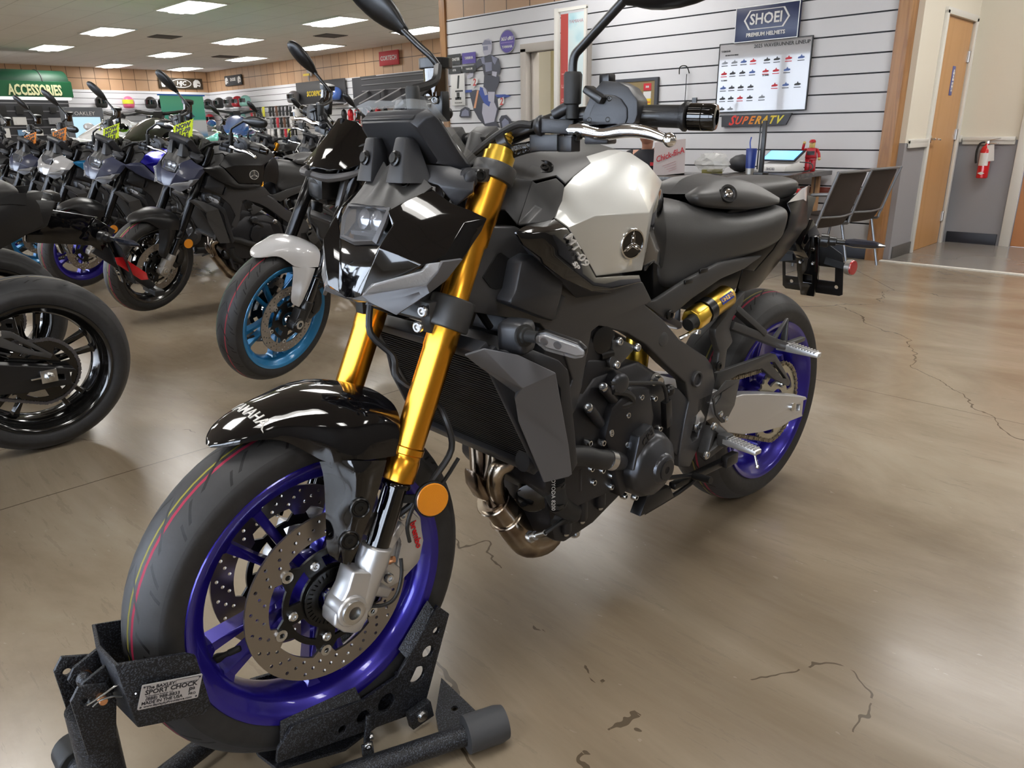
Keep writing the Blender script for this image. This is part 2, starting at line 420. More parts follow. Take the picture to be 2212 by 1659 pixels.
b = MB(); b.vf([(-9.4, -23.7, 0), (6.2, -23.7, 0), (6.2, 5.2, 0), (-9.4, 5.2, 0), (-9.4, -23.7, -.1), (6.2, -23.7, -.1), (6.2, 5.2, -.1), (-9.4, 5.2, -.1)], [(0, 1, 2, 3), (7, 6, 5, 4), (0, 4, 5, 1), (1, 5, 6, 2), (2, 6, 7, 3), (3, 7, 4, 0)]); struct('floor', b, CONC, flat=True)
b = MB(); b.box((-5.35, 1.9, .001), (1.5, 6.2, .002)); tag(struct('trim_1', b, TILEF, flat=True), kind='structure')
b = MB(); b.box((-4.585, 1.9, .005), (.045, 6.25, .010)); struct('trim_2', b, TRIMW)
# ceiling with tile grid
n = NT('ceiling_tiles', rough=.8); X, Y, Z = n.xyz('Object')
fx = n.math('LESS_THAN', n.math('ABSOLUTE', n.math('SUBTRACT', n.math('FRACT', n.math('DIVIDE', X, .61)), .5)), .012)
fy = n.math('LESS_THAN', n.math('ABSOLUTE', n.math('SUBTRACT', n.math('FRACT', n.math('DIVIDE', Y, 1.22)), .5)), .006)
ns = n.n('TexNoise', {'Vector': n.tc.outputs['Object'], 'Scale': 1.2, 'Detail': 4.})
c = n.mix(ns, (.66, .635, .61), (.74, .715, .69)); n.out('Base Color', n.mix(n.math('MULTIPLY', n.math('MAXIMUM', fx, fy), .35), c, (.2, .18, .165)))
CEIL = n.m
b = MB(); b.box((-1.6, -9.25, CZ + .05), (15.6, 28.9, .1)); struct('ceiling', b, CEIL, flat=True)
# outer walls
PW = .1
def wall(name, x0, x1, y0, y1, z0, z1, m): b = MB(); b.box(((x0 + x1) / 2, (y0 + y1) / 2, (z0 + z1) / 2), (abs(x1 - x0), abs(y1 - y0), z1 - z0)); return struct(name, b, m, flat=True)
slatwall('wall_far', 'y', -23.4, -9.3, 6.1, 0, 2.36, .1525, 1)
wall('wall_far_band', -9.3, 6.1, -23.5, -23.4, 2.36, CZ, PANX)
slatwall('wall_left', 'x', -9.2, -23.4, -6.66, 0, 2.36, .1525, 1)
wall('wall_left_band', -9.3, -9.2, -23.4, -6.66, 2.36, CZ, PANY)
# office partition seen behind the counter
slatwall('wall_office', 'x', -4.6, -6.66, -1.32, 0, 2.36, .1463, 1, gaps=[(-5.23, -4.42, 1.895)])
wall('wall_office_band', -4.69, -4.6, -6.66, -1.32, 2.36, CZ, PANY)
wall('trim_3', -4.70, -4.575, -6.72, -6.62, 0, CZ, OAK)
wall('trim_4', -4.70, -4.57, -1.345, -1.245, 0, CZ, OAK)
wall('wall_office_side', -9.2, -4.7, -6.70, -6.62, 0, CZ, CREAM)
wall('wall_office_inner', -6.6, -6.5, -6.62, -1.33, 0, CZ, mat('pale_yellow_wall', (.72, .66, .42), .6))
b = MB()
for y in (-5.27, -4.385): b.box((-4.60, y, .965), (.13, .085, 1.93))
b.box((-4.60, -4.83, 1.935), (.13, .97, .085)); b.box((-4.66, -5.20, .95), (.10, .03, 1.9)); b.box((-4.66, -4.45, .95), (.10, .03, 1.9)); struct('trim_5', b, mat('door_casing_grey', (.50, .46, .42), .5), bevel=.004)
# corridor wall with door, cream above and grey below a chair rail
def two_tone(nm, ax, plane, a0, a1, holes, face, side, zt=CZ, zr=.93):
    for k, (z0, z1, m) in enumerate(((0, zr, GREYW), (zr, zt, CREAM))):
        cur = a0; i = 0; b = MB()
        for h0, h1, hz in holes + [(a1, a1, 0)]:
            for (q0, q1, w0, w1) in ((cur, h0, z0, z1), (h0, h1, max(z0, hz), z1)):
                if q1 - q0 > .001 and w1 - w0 > .001:
                    c_ = (plane - face * .05, (q0 + q1) / 2, (w0 + w1) / 2) if ax == 'x' else ((q0 + q1) / 2, plane - face * .05, (w0 + w1) / 2)
                    s_ = (.1, q1 - q0, w1 - w0) if ax == 'x' else (q1 - q0, .1, w1 - w0)
                    b.box(c_, s_)
            cur = h1
        struct('wall_%s_%s' % (nm, 'lower' if k == 0 else 'upper'), b, m, flat=True)
two_tone('corridor', 'y', -1.20, -6.2, -4.70, [(-5.99, -5.23, 1.91)], 1, 0)
two_tone('corridor_end', 'x', -6.12, -1.2, 5.1, [(-.64, .16, 1.91)], 1, 0)
def strips(nm, lst, m, bev=.004):
    b = MB()
    for c_, s_ in lst: b.box(c_, s_)
    return struct(nm, b, m, bevel=bev)
strips('trim_6', [((-4.97, -1.19, .94), (.44, .03, .035)), ((-4.97, -1.185, .92), (.44, .02, .06)), ((-6.10, -1.19, .94), (.08, .03, .06)), ((-6.105, -.955, .94), (.03, .42, .035)), ((-6.11, -.955, .92), (.02, .42, .06))], TRIMW)
strips('baseboard_corridor', [((-4.97, -1.195, .05), (.44, .012, .10))], BASEG, .002)
strips('baseboard_corridor_end', [((-6.113, -.96, .05), (.014, .42, .10)), ((-6.113, 2.7, .05), (.014, 4.9, .10))], BASEB, .002)
strips('baseboard_office', [((-4.595, -2.4, .05), (.014, 2.1, .10))], BASEB, .002)
strips('trim_7', [((-5.205, -1.19, .97), (.05, .03, 1.94)), ((-6.015, -1.19, .97), (.05, .03, 1.94)), ((-5.61, -1.19, 1.935), (.86, .03, .05))], TRIMW)
strips('trim_8', [((-6.10, -.68, .97), (.04, .08, 1.94)), ((-6.10, .20, .97), (.04, .08, 1.94)), ((-6.10, -.24, 1.945), (.04, .96, .07))], TRIMW)
b = MB(); b.box((-5.61, -1.225, .955), (.75, .04, 1.905)); d1_ = struct('door_1', b, DOORW)
b = MB(); b.lathe([(0, .032), (.008, .032), (.01, .012), (.045, .012)], (-5.30, -1.205, .95), (0, 1, 0), 16); b.tube([(-5.30, -1.165, .95), (-5.33, -1.155, .95), (-5.41, -1.155, .945)], .010, 8, 3); obj('door_handle', b, CHROME, d1_)
b = MB(); b.box((-5.652, -1.203, 1.423), (.075, .004, .235)); sg = obj('room_sign', b, mat('sign_blue', (.10, .12, .36), .4), d1_, bevel=.004)
b = MB(); 
for k, wd in ((.08, .018), (.06, .036), (.035, .026), (.01, .040), (-.02, .034), (-.045, .042)): b.box((-5.655, -1.2, 1.423 + k), (wd, .002, .020))
b.box((-5.652, -1.2, 1.36), (.05, .002, .004)); b.box((-5.652, -1.2, 1.345), (.03, .002, .016)); obj('sign_marks', b, MWHITE, sg)
b = MB()
for z in (1.63, .98, .25): b.cyl((-5.985, -1.195, z - .045), (-5.985, -1.195, z + .045), .010); b.box((-5.972, -1.2, z), (.03, .008, .09))
obj('door_hinge', b, mat('brushed_hinge', (.5, .48, .46), .35, metal=.9), d1_)
b = MB(); b.box((-6.145, -.24, .955), (.04, .79, 1.905)); struct('door_2', b, DOORR)
# walls around and behind the viewpoint, with the shop-front glazing that lets daylight in
wall('wall_right', -6.2, 6.2, 5.1, 5.2, 0, CZ, mat('dark_end_wall', (.16, .15, .14), .6))
def glazed(nm, plane, a0, a1):
    b = MB(); b.box((plane, (a0 + a1) / 2, .2), (.1, a1 - a0, .4)); b.box((plane, (a0 + a1) / 2, 2.78), (.1, a1 - a0, .36))
    k = int((a1 - a0) / 2.4)
    for i in range(k + 1): b.box((plane, a0 + (a1 - a0) * i / k, 1.5), (.1, .12, 2.3))
    struct(nm, b, TRIMW, flat=True)
    b = MB(); b.box((plane, (a0 + a1) / 2, 1.5), (.01, a1 - a0, 2.2)); struct('window_1', b, mat('window_glass', (1, 1, 1), .0, trans=1, ior=1.02), flat=True)
glazed('wall_front', 6.1, -15.0, 5.1)
wall('wall_front_solid', 6.05, 6.15, -23.5, -15.0, 0, CZ, CREAM)
# ceiling lights in rows
DIFF = mat('light_diffuser', (.9, .9, .9), .5, emit=(1, .98, .95), es=LAMP_E)
DIFF2 = mat('light_side_panel', (.85, .85, .82), .4, emit=(1, .97, .92), es=LAMP_E * .45)
LFR = mat('light_frame_white', (.8, .8, .78), .4)
spots = [(x, y) for y in (-22.4, -18.6, -15.1, -11.4, -7.6, -3.7, .2, 3.6) for x in (-8.1, -6.15, -3.6, -1.1, 1.6, 4.2) if not (x < -4.5 and y > -6.7) and not (x == -3.6 and y == -22.4)] + [(-5.4, .6), (-5.6, -4.4)]
first = None
for i, (x, y) in enumerate(spots):
    if first is None:
        t = empty('ceiling_light', (x, y, CZ - .001)); first = t
        b = MB(); b.plate([(-.32, -.63), (.32, -.63), (.32, .63), (-.32, .63)], [[(-.29, -.60), (.29, -.60), (.29, .60), (-.29, .60)]], .02, (0, 0, -.01)); obj('light_frame', b, LFR, t)
        b = MB(); b.rings([[(-.13, -.60, -.004), (.13, -.60, -.004), (.13, .60, -.004), (-.13, .60, -.004)], [(-.11, -.58, -.034), (.11, -.58, -.034), (.11, .58, -.034), (-.11, .58, -.034)]]); obj('diffuser', b, DIFF, t)
        b = MB(); b.box((-.21, 0, -.006), (.16, 1.2, .006)); b.box((.21, 0, -.006), (.16, 1.2, .006)); obj('side_panel', b, DIFF2, t)
    else:
        t = copy_tree(first); t.location = (x, y, CZ - .001)
    if x == -5.4: t.rotation_euler = (0, 0, pi / 2)
    row = ['against the far wall', 'second row from far wall', 'third row from far wall', 'fourth row from far wall', 'fifth row from far wall', 'sixth row, over parked motorcycles', 'over the display motorcycle', 'behind the viewpoint'][min(7, [-22.4, -18.6, -15.1, -11.4, -7.6, -3.7, .2, 3.6].index(y) if y in (-22.4, -18.6, -15.1, -11.4, -7.6, -3.7, .2, 3.6) else 7)]
    tag(t, 'lit ceiling light panel %s, %s' % (row, 'nearest the helmet wall' if x < -8 else 'over the corridor' if x == -5.4 else 'inside the office' if x == -5.6 else 'second column' if x < -6 else 'third column' if x < -3 else 'fourth column' if x < -1 else 'fifth column' if x < 2 else 'outermost column'), 'ceiling light', 'ceiling light panels')
for i, (x, y) in enumerate([(-4.74, -15.3), (-7.44, -18.4), (-7.2, -13.2)]):
    t = empty('ceiling_vent', (x, y, CZ), label=['dark square ceiling vent between the light panels, nearest', 'faint dark ceiling vent beside the far light panels', 'dark ceiling vent above the red banner wall'][i], cat='vent', group='ceiling vents')
    b = MB(); b.box((0, 0, -.004), (.5, .5, .008)); obj('vent_plate', b, mat('vent_dark', (.06, .05, .045), .6), t)
    b = MB()
    for k in range(7): b.box((0, -.21 + .07 * k, -.012), (.46, .02, .012))
    obj('vent_slat', b, mat('vent_slats', (.14, .12, .11), .6), t)

# ---------------------------------------------------------------- naked sport motorcycle, built in its own frame: X forward, Y to its left
FA = V((1.43, 0, .344)); RA = V((0, 0, .315))
FD = V((-.433, 0, .9014)).normalized()          # along the fork, upwards
def L(s, y=.105, dx=0.): return V((1.311 + s * FD.x + dx, y, .5275 + s * FD.z))
STEER = set()
def hexbolt(name, p, d, r, h, m, parent):
    b = MB(); p = V(p); d = V(d).normalized()
    b.lathe([(0, r), (h * .7, r), (h, r * .8), (h, r * .5), (h * .45, r * .45)], p, d, 12)
    return obj(name, b, m, parent)
def tyre(name, c, ro, hw, m, root, ri=.222, n=72):
    prof = []
    for k in range(-9, 10):
        u = k / 9 * 1.22
        prof.append((hw * sin(u) / sin(1.22) * (1 if abs(k) < 9 else .995), ro - (1 - cos(u)) * (.062 if hw < .07 else .080)))
    b = ro - (.062 if hw < .07 else .08) * (1 - cos(1.22))
    prof = [(-hw * .82, ri), (-hw * .92, (ri + b) / 2)] + prof + [(hw * .92, (ri + b) / 2), (hw * .82, ri)]
    mb = MB(); mb.lathe(prof, (0, 0, 0), (0, 1, 0), n, cap=False)
    return obj(name, mb, m, root, loc=c, ang=60)
def rim(name, c, hw, m, root, ph, lip=.233, spokes=True):
    k = hw / .052
    prof = [(-.054, .224), (-.055, .232), (-.051, .235), (-.047, .226), (-.030, .214), (0, .210), (.030, .214), (.047, .226), (.051, .235), (.055, .232), (.054, .224), (.050, .217), (.044, .212), (.040, .203), (.028, .196), (.012, .191), (-.012, .191), (-.028, .196), (-.040, .203), (-.044, .212), (-.050, .217)]
    mb = MB(); mb.lathe([(h * k, r) for h, r in prof], (0, 0, 0), (0, 1, 0), 72, close=True)
    mb.lathe([(-.052, .022), (-.052, .034), (-.03, .042), (-.012, .052), (.012, .052), (.03, .042), (.052, .034), (.052, .022)], (0, 0, 0), (0, 1, 0), 30)
    if spokes:
        for i in range(5):
            for s in (-1, 1):
                a1 = ph + i * 2 * pi / 5 + s * R(10); a0 = ph + i * 2 * pi / 5 + s * R(13)
                p0 = V((.045 * cos(a0), 0, .045 * sin(a0))); p1 = V((.197 * cos(a1), 0, .197 * sin(a1)))
                pm = (p0 + p1) / 2
                mb.bar(p0, pm, .017, .036, (0, 1, 0), .0125, .028); mb.bar(pm, p1, .0125, .028, (0, 1, 0), .016, .036)
                mb.bar(p1 - (p1 - pm) * .16, p1 * 1.02, .0155, .035, (0, 1, 0), .034, .05)
    o = obj(name, mb, m, root, loc=c)
    v = MB(); a = ph; d = V((cos(a), 0, sin(a))); p = d * .195 + V((0, .0, 0)); dd = (-d + V((0, .5, 0))).normalized()
    v.lathe([(0, .007), (.012, .008), (.022, .0045), (.028, .0045), (.029, .0055), (.045, .0055), (.048, .004)], p, dd, 10)
    obj('valve_stem', v, RUB, o)
    return o
def disc(c, y, root, r0=.110, r1=.149, n=6, holes=True, ph=0.):
    hs = []
    if holes:
        for k in range(3):
            rr = (r0 + .008 + k * .0105)
            for i in range(24): hs.append(circ(rr * cos((i + k / 3 + .1) * 2 * pi / 24), rr * sin((i + k / 3 + .1) * 2 * pi / 24), .0032, 6))
    M = Matrix(((1, 0, 0), (0, 0, -1), (0, 1, 0)))
    b = MB(); b.plate(circ(0, 0, r1, 72), [circ(0, 0, r0, 60)] + hs, .0045, (0, 0, 0), M)
    for i in range(n):   # lugs that reach inwards to the carrier
        a = ph + i * 2 * pi / n; b.plate([(.096 * cos(a - .10), .096 * sin(a - .10)), (.112 * cos(a - .2), .112 * sin(a - .2)), (.112 * cos(a + .2), .112 * sin(a + .2)), (.096 * cos(a + .10), .096 * sin(a + .10))], [], .0044, (0, 0, 0), M)
    d = obj('brake_disc', b, DISCM, root, loc=(c[0], y, c[2]), flat=True)
    cb = MB(); out = []
    for i in range(n):
        a = ph + i * 2 * pi / n
        out += arc(0, 0, .087, a - .50, a - .24, 3) + [(.101 * cos(a - .11), .101 * sin(a - .11)), (.101 * cos(a + .11), .101 * sin(a + .11))] + arc(0, 0, .087, a + .24, a + .48, 3)
    ih = []
    for i in range(5):
        a = ph + R(26.3) + (i + .5) * 2 * pi / 5
        ih.append(arc(0, 0, .077, a - .40, a + .40, 6) + arc(0, 0, .056, a + .34, a - .34, 5))
    cb.plate(out, [circ(0, 0, .034, 24)] + ih, .005, (0, 0, 0), M)
    k = obj('disc_carrier', cb, CARR, d, loc=(0, .001 if y > 0 else -.001, 0), flat=True)
    s = 1 if y > 0 else -1
    pb = None
    for i in range(n):
        a = ph + i * 2 * pi / n
        if pb is None:
            m2 = MB(); m2.lathe([(0, .0098), (.004, .0098), (.0045, .006), (.0045, .0045), (.001, .004)], (0, 0, 0), (0, s, 0), 14)
            pb = q = obj('disc_button', m2, BOLTM, d)
        else: q = pb.copy(); C.objects.link(q)
        q.location = (.0985 * cos(a), s * .002, .0985 * sin(a))
    for i in range(5):
        a = ph + i * 2 * pi / 5 + R(26.3)
        hexbolt('disc_bolt', (.072 * cos(a), s * .003, .072 * sin(a)), (0, s, 0), .0085, .007, BOLTM, d)
    return d
def build_bike(root):
    P = {}
    def st(o): STEER.add(o.name); return o
    # ---- front wheel
    st(tyre('front_tyre', FA, .30, .060, TYRE, root))
    P['rimf'] = st(rim('front_wheel_rim', FA, .052, BLUE, root, R(-19.5)))
    st(disc(FA, .063, root, ph=R(42.7))); st(disc(FA, -.063, root, ph=R(42.7)))
    b = MB(); M = Matrix(((1, 0, 0), (0, 0, -1), (0, 1, 0)))
    b.plate(circ(0, 0, .052, 40), [circ(0, 0, .028, 20)] + [[(.048 * cos(a - .025), .048 * sin(a - .025)), (.048 * cos(a + .025), .048 * sin(a + .025)), (.040 * cos(a + .025), .040 * sin(a + .025)), (.040 * cos(a - .025), .040 * sin(a - .025))] for a in [i * 2 * pi / 36 for i in range(36)]], .002, (0, 0, 0), M)
    st(obj('speed_sensor_ring', b, CARR, root, loc=FA + V((0, .071, 0)), flat=True))
    b = MB(); b.lathe([(-.115, .011), (-.075, .011), (-.074, .019), (.074, .019), (.075, .011), (.118, .011)], FA, (0, 1, 0), 20)
    st(obj('front_axle', b, CHROME, root))
    # ---- fork
    for s in (1, -1):
        y = .105 * s
        b = MB(); b.lathe([(-.002, .0255), (0, .0275), (.034, .0275), (.036, .026), (.044, .026), (.046, .0285), (.056, .0285), (.058, .0262), (.22, .0262), (.225, .0275), (.31, .0275), (.312, .0265), (.40, .0265), (.405, .0285), (.54, .0285)], L(0, y), FD, 32)
        f = st(obj('fork_tube', b, GOLD, root))
        b = MB(); b.lathe([(-.004, .023), (-.006, .0245), (-.012, .0245), (-.012, .0205), (-.145, .0205)], L(0, y), FD, 24)
        obj('fork_slider', b, mat('fork_slider_black', (.006, .006, .007), .06, metal=.6, coat=1), f)
        b = MB(); b.lathe([(.54, .0265), (.556, .0265), (.556, .0225), (.566, .0225), (.566, .014)] + [(.566 + .003 * i, .014 - .0012 * (i % 2)) for i in range(1, 9)] + [(.592, .010), (.596, .010), (.596, .001)], L(0, y), FD, 24)
        obj('fork_cap', b, GOLD2, f)
        b = MB(); b.lathe([(.594, .005), (.603, .005), (.604, .003)], L(0, y), FD, 8); obj('preload_screw', b, BLUEP, f)
        # cast foot
        b = MB(); a0 = L(-.125, y); a1 = L(-.21, y)
        b.lathe([(0, .027), (.03, .0275), (.045, .025), (.11, .022)], a0 + FD * .012, -FD, 20)
        b.prism([q[::2] for q in ((1.419,0.108,0.411), (1.432,0.108,0.382), (1.445,0.108,0.365), (1.459,0.108,0.346), (1.462,0.108,0.329), (1.446,0.108,0.31), (1.428,0.108,0.299), (1.414,0.108,0.299), (1.4,0.108,0.316), (1.397,0.108,0.334), (1.392,0.108,0.363), (1.377,0.108,0.39))], .084 * s, .127 * s)
        b.bar(L(-.13, y, -.01), V((1.305, .094 * s, .44)), .02, .03, (0, 1, 0), .018, .02)
        b.bar(L(-.19, y, -.01), V((1.345, .094 * s, .325)), .02, .032, (0, 1, 0), .018, .026)
        b.cyl(FA + V((0, .085 * s, 0)), FA + V((0, .132 * s, 0)), .027)
        ft = obj('fork_foot', b, ALU, f, bevel=.009, bseg=3)
        b = MB(); b.lathe([(.0, .020), (.004, .020), (.005, .016), (.005, .011), (-.006, .011)], FA + V((0, .132 * s, 0)), (0, s, 0), 20); obj('axle_end', b, BOLTM, f)
        # caliper
        b = MB()
        b.prism([(1.318, .475), (1.335, .452), (1.327, .405), (1.345, .36), (1.362, .335), (1.345, .315), (1.30, .318), (1.262, .338), (1.25, .375), (1.252, .425), (1.275, .465)], .052 * s, .082 * s)
        b.prism([(1.308, .462), (1.315, .44), (1.305, .40), (1.318, .362), (1.30, .34), (1.268, .35), (1.257, .385), (1.262, .43), (1.283, .458)], .08 * s, .094 * s)
        cal = st(obj('brake_caliper', b, ALU, root, bevel=.005))
        if s > 0:
            text('caliper_lettering', 'brembo', .0175, REDM, cal, (1.275, .0952, .405), axes((-.19, 0, -.98), (-.98, 0, .19)) @ Matrix.Scale(1, 3), ext=.0004, bold=.0004)
        for q in ((1.30, .452), (1.335, .345)):
            hexbolt('caliper_bolt', (q[0], .09 * s, q[1]), (0, s, 0), .009, .008, BOLTM, cal)
        b = MB(); b.lathe([(0, .007), (.012, .0075), (.014, .006), (.02, .0055)], (1.345, .098 * s, .385), V((-.5, .8 * s, .3)), 10)
        obj('banjo_fitting', b, COPPER, cal)
        # amber side reflector on its bracket
        rc = V((1.268, .135 * s, .487))
        b = MB(); b.lathe([(0, .0), (0, .031), (.006, .031), (.007, .029)], rc, (0.25, s, .12), 28, cap=True); rf = st(obj('side_reflector', b, BLK, root))
        b = MB(); b.lathe([(.0072, .0285), (.0085, .027), (.009, .001)], rc, (0.25, s, .12), 28); obj('reflector_lens', b, AMBER, rf)
        b = MB(); b.bar(rc, (1.325, .115 * s, .50), .014, .004, (0, 1, 0)); obj('reflector_bracket', b, BLK, rf)
    # brake hoses and clips
    b = MB(); b.tube([(1.194,0.12,0.532), (1.237,0.12,0.494), (1.285,0.125,0.491), (1.311,0.125,0.454), (1.306,0.12,0.415)], .0035)
    st(obj('sensor_wire', b, HOSE, root))
    b = MB(); b.tube([(1.284,0.02,0.8), (1.294,0.03,0.757), (1.266,0.05,0.716), (1.273,0.07,0.682), (1.227,0.1,0.642), (1.224,0.13,0.611), (1.216,0.13,0.559), (1.25,0.125,0.517), (1.282,0.12,0.488), (1.31, .10, .46)], .0058)
    st(obj('brake_hose', b, HOSE, root))
    b = MB(); b.tube([(1.319,0.11,0.384), (1.327,0.12,0.358), (1.344,0.125,0.329), (1.364,0.12,0.319), (1.388,0.1,0.318)], .0032); st(obj('sensor_wire', b, HOSE, root))
    # ---- triple clamps
    b = MB()
    for s in (1, -1): b.lathe([(-.026, .0355), (-.024, .0375), (.024, .0375), (.026, .0355)], L(.285, .105 * s), FD, 28)
    c0 = L(.285, 0, -.045); b.box(c0, (.08, .15, .045), frame(FD)); b.bar(L(.285, .105), L(.285, -.105), .06, .045, FD)
    b.bar(L(.285, .098, .045), L(.285, .098, -.01), .024, .05, FD); b.bar(L(.285, -.098, .045), L(.285, -.098, -.01), .024, .05, FD)
    t = st(obj('lower_triple_clamp', b, PLGREY, root, bevel=.004))
    for k in (-.013, .013): hexbolt('clamp_bolt', L(.285 + k, .102, .056), (1, .25, 0), .0095, .006, BOLTM, t)
    b = MB()
    for s in (1, -1):
        b.lathe([(-.014, .036), (.014, .036)], L(.525, .105 * s), FD, 24)
        b.bar(L(.525, .105 * s), L(.525, .02 * s, -.05), .05, .024, FD, .06, .024)
        b.bar(L(.525, .105 * s, .0), L(.525, .118 * s, .05), .026, .022, FD)
    t = st(obj('upper_triple_clamp', b, PLGREY, root, bevel=.004))
    hexbolt('clamp_bolt', L(.525, .128, .05), (.4, 1, .1), .0095, .005, BOLTK, t)
    # ---- steering head and front frame
    b = MB(); b.cyl(L(.27, 0, -.075), L(.54, 0, -.075), .03)
    obj('steering_head', b, FRAMEM, root)
    # ---- front mudguard
    rows = []
    for th, rad, w, dr in ((66.5, .322, .008, .002), (68.5, .326, .028, .006), (72, .330, .045, .012), (77, .333, .056, .020), (82, .336, .064, .034), (87, .338, .078, .056), (91, .340, .092, .072), (96, .342, .108, .077), (103, .344, .119, .078), (110, .344, .120, .076), (117, .342, .118, .070)):
        a = R(th - 1.8); rw = []
        for u, dd in ((0, 0), (.35, .035), (.65, .13), (.86, .34), (.96, .66), (1., 1.02)):
            rr = rad - dr * dd * 1.2
            rw.append((FA.x + rr * cos(a), w * u, FA.z + rr * sin(a)))
        rows.append([(q[0], -q[1], q[2]) for q in rw[:0:-1]] + rw)
    fd = st(obj('front_mudguard', patch(rows, 3, 4), GLOSS, root, thick=.003)); P['fender'] = fd
    for s in (1, -1):
        f = lambda p: (p[0], p[1] * s, p[2])
        g = [[(1.435,0.083,0.592), (1.411,0.108,0.594), (1.384,0.124,0.59), (1.338,0.118,0.574)],
             [(1.434,0.088,0.566), (1.411,0.112,0.572), (1.387,0.129,0.568), (1.348,0.12,0.552)],
             [(1.436,0.088,0.521), (1.419,0.11,0.523), (1.399,0.128,0.522), (1.37,0.12,0.504)],
             [(1.439,0.088,0.481), (1.429,0.108,0.48), (1.416,0.126,0.478), (1.392,0.12,0.466)],
             [(1.442,0.09,0.445), (1.432,0.104,0.444), (1.422,0.12,0.447), (1.403,0.118,0.442)],
             [(1.437,0.094,0.43), (1.431,0.102,0.424), (1.426,0.112,0.421), (1.418,0.114,0.417)]]
        o = st(obj('mudguard_stay', patch([[f(q) for q in r] for r in g], 5, 4), GLOSS, root, thick=.003)); P.setdefault('stay', []).append(o)
        for q in ((1.4,0.129,0.517), (1.42,0.124,0.466)):
            bb = MB(); bb.lathe([(-.004, .0165), (.003, .0165), (.004, .0145), (.001, .0125), (.0015, .010), (.003, .0095), (.004, .004), (.002, .0035)], f(q), (.25, s, .12), 20)
            obj('stay_bolt', bb, BOLTK, o)
    tr = bvh(fd)
    def fen(pt):   # wrap lettering over the mudguard crown
        a = R(77.6) + pt.y / .334; w = .004 + pt.x; d = V((cos(a), 0, sin(a)))
        h = tr.ray_cast(FA + d * .5 + V((0, w, 0)), -d)[0]
        return (h if h is not None else FA + d * .33 + V((0, w, 0))) + d * (.0006 + pt.z)
    fl = text('maker_lettering', 'YAMAHA', .026, MWHITE, root, bold=.0003, ext=.0006, xs=.95, fn=fen); st(fl); fl.parent = fd; P['flet'] = fl
    # ---- headlight cowl
    v = [(1.312, 0, .812), (1.268, 0, .905), (1.257, 0, .955)]
    b = MB()
    C1, C2, C3 = (1.309, .03, .818), (1.283, .058, .901), (1.262, .066, .954)
    up = [(1.269,0.066,0.953), (1.238,0.08,0.969), (1.202,0.092,0.983)]
    rt = [(1.185,0.118,0.961), (1.171,0.143,0.952), (1.151,0.162,0.938)]
    lo = [(1.193,0.15,0.878), (1.229,0.146,0.88)]
    crA, crB, crC = (1.271,0.085,0.936), (1.231,0.118,0.929), (1.184,0.146,0.933)
    b.vf([(1.316, 0, .815), (1.290, 0, .896), C2, C1,             # 0-3 nose strip
          up[0], up[1], up[2], rt[0], rt[1], rt[2],                # 4-9
          crA, crB, crC,                                           # 10-12
          lo[0], lo[1],                                            # 13,14
          (1.301,0.082,0.901), (1.318,0.05,0.83), (1.262,0.135,0.876), (1.224,0.146,0.887), (1.159,0.157,0.918), (1.272, .078, .93), (1.28,0.104,0.89)],
         [(0, 1, 2, 3), (2, 20, 15, 3), (3, 15, 16), (4, 5, 10), (4, 10, 20), (20, 10, 15), (5, 11, 10), (5, 6, 7, 11), (7, 8, 12, 11), (8, 9, 12), (9, 19, 12),
          (12, 19, 13, 18), (10, 11, 21), (15, 10, 21), (11, 12, 18), (11, 18, 17, 21), (15, 21, 16), (21, 17, 16), (17, 18, 13, 14), (17, 14, 16)])
    P['cowl'] = st(obj('headlight_cowl', b, GLOSS, root, mirror=True, thick=.004, bevel=.0035, ang=30))
    b = MB()   # matte rim and lens of the main headlight
    o4 = [(1.289, 0, .898), (1.283, .052, .903), (1.270, .062, .935), (1.258, .060, .955), (1.255, 0, .958)]
    i4 = [(1.292, 0, .904), (1.286, .046, .908), (1.273, .055, .936), (1.261, .054, .951), (1.258, 0, .953)]
    b.vf(o4 + i4, [(0, 1, 6, 5), (1, 2, 7, 6), (2, 3, 8, 7), (3, 4, 9, 8)])
    hl = st(obj('headlight', b, SHROUD, root, mirror=True, thick=.006, off=0))
    b = MB(); b.vf([(x - .003, y, z) for x, y, z in i4], [(0, 1, 2, 3, 4)]); obj('headlight_lens', b, mat('headlight_glass', (.5, .55, .65), .05, alpha=.14, coat=1), hl, mirror=True, thick=.002)
    b = MB()
    for s in (-.018, .018): b.lathe([(-.012, .017), (0, .017), (.002, .013), (.005, .001)], (1.26, s, .934), (.9, 0, .25), 16)
    b.box((1.272, 0, .913), (.006, .07, .006)); obj('lamp_projector', b, mat('projector_metal', (.4, .43, .5), .15, metal=.6), hl)
    b = MB(); b.vf([(1.25, -.07, .89), (1.25, .07, .89), (1.235, .07, .965), (1.235, -.07, .965)], [(0, 1, 2, 3)]); obj('lamp_housing', b, mat('lamp_dark_bowl', (.008, .01, .016), .3), hl, thick=.003)
    # daytime lamp strips
    for s in (1, -1):
        b = MB(); f = lambda p: V((p[0], p[1] * s, p[2]))
        T = [f(p) for p in ((1.318,0.054,0.83), (1.312,0.072,0.845), (1.267,0.138,0.867), (1.262,0.148,0.879), (1.239,0.156,0.88))]
        Bm = [f(p) for p in ((1.318,0.054,0.828), (1.289,0.084,0.833), (1.258,0.14,0.847), (1.251,0.15,0.861), (1.249,0.154,0.867))]
        b.grid([T, Bm]); st(obj('running_lamp', b, LENS, root, thick=.008, off=0, bevel=.002)); 
        b = MB(); b.grid([[q - V((.005, 0, 0)) for q in T], [q - V((.005, 0, 0)) for q in Bm]]); st(obj('running_lamp_guide', b, mat('lamp_guide', (.72, .78, .88), .3, bump=(250, .8, .002)), root, thick=.002))
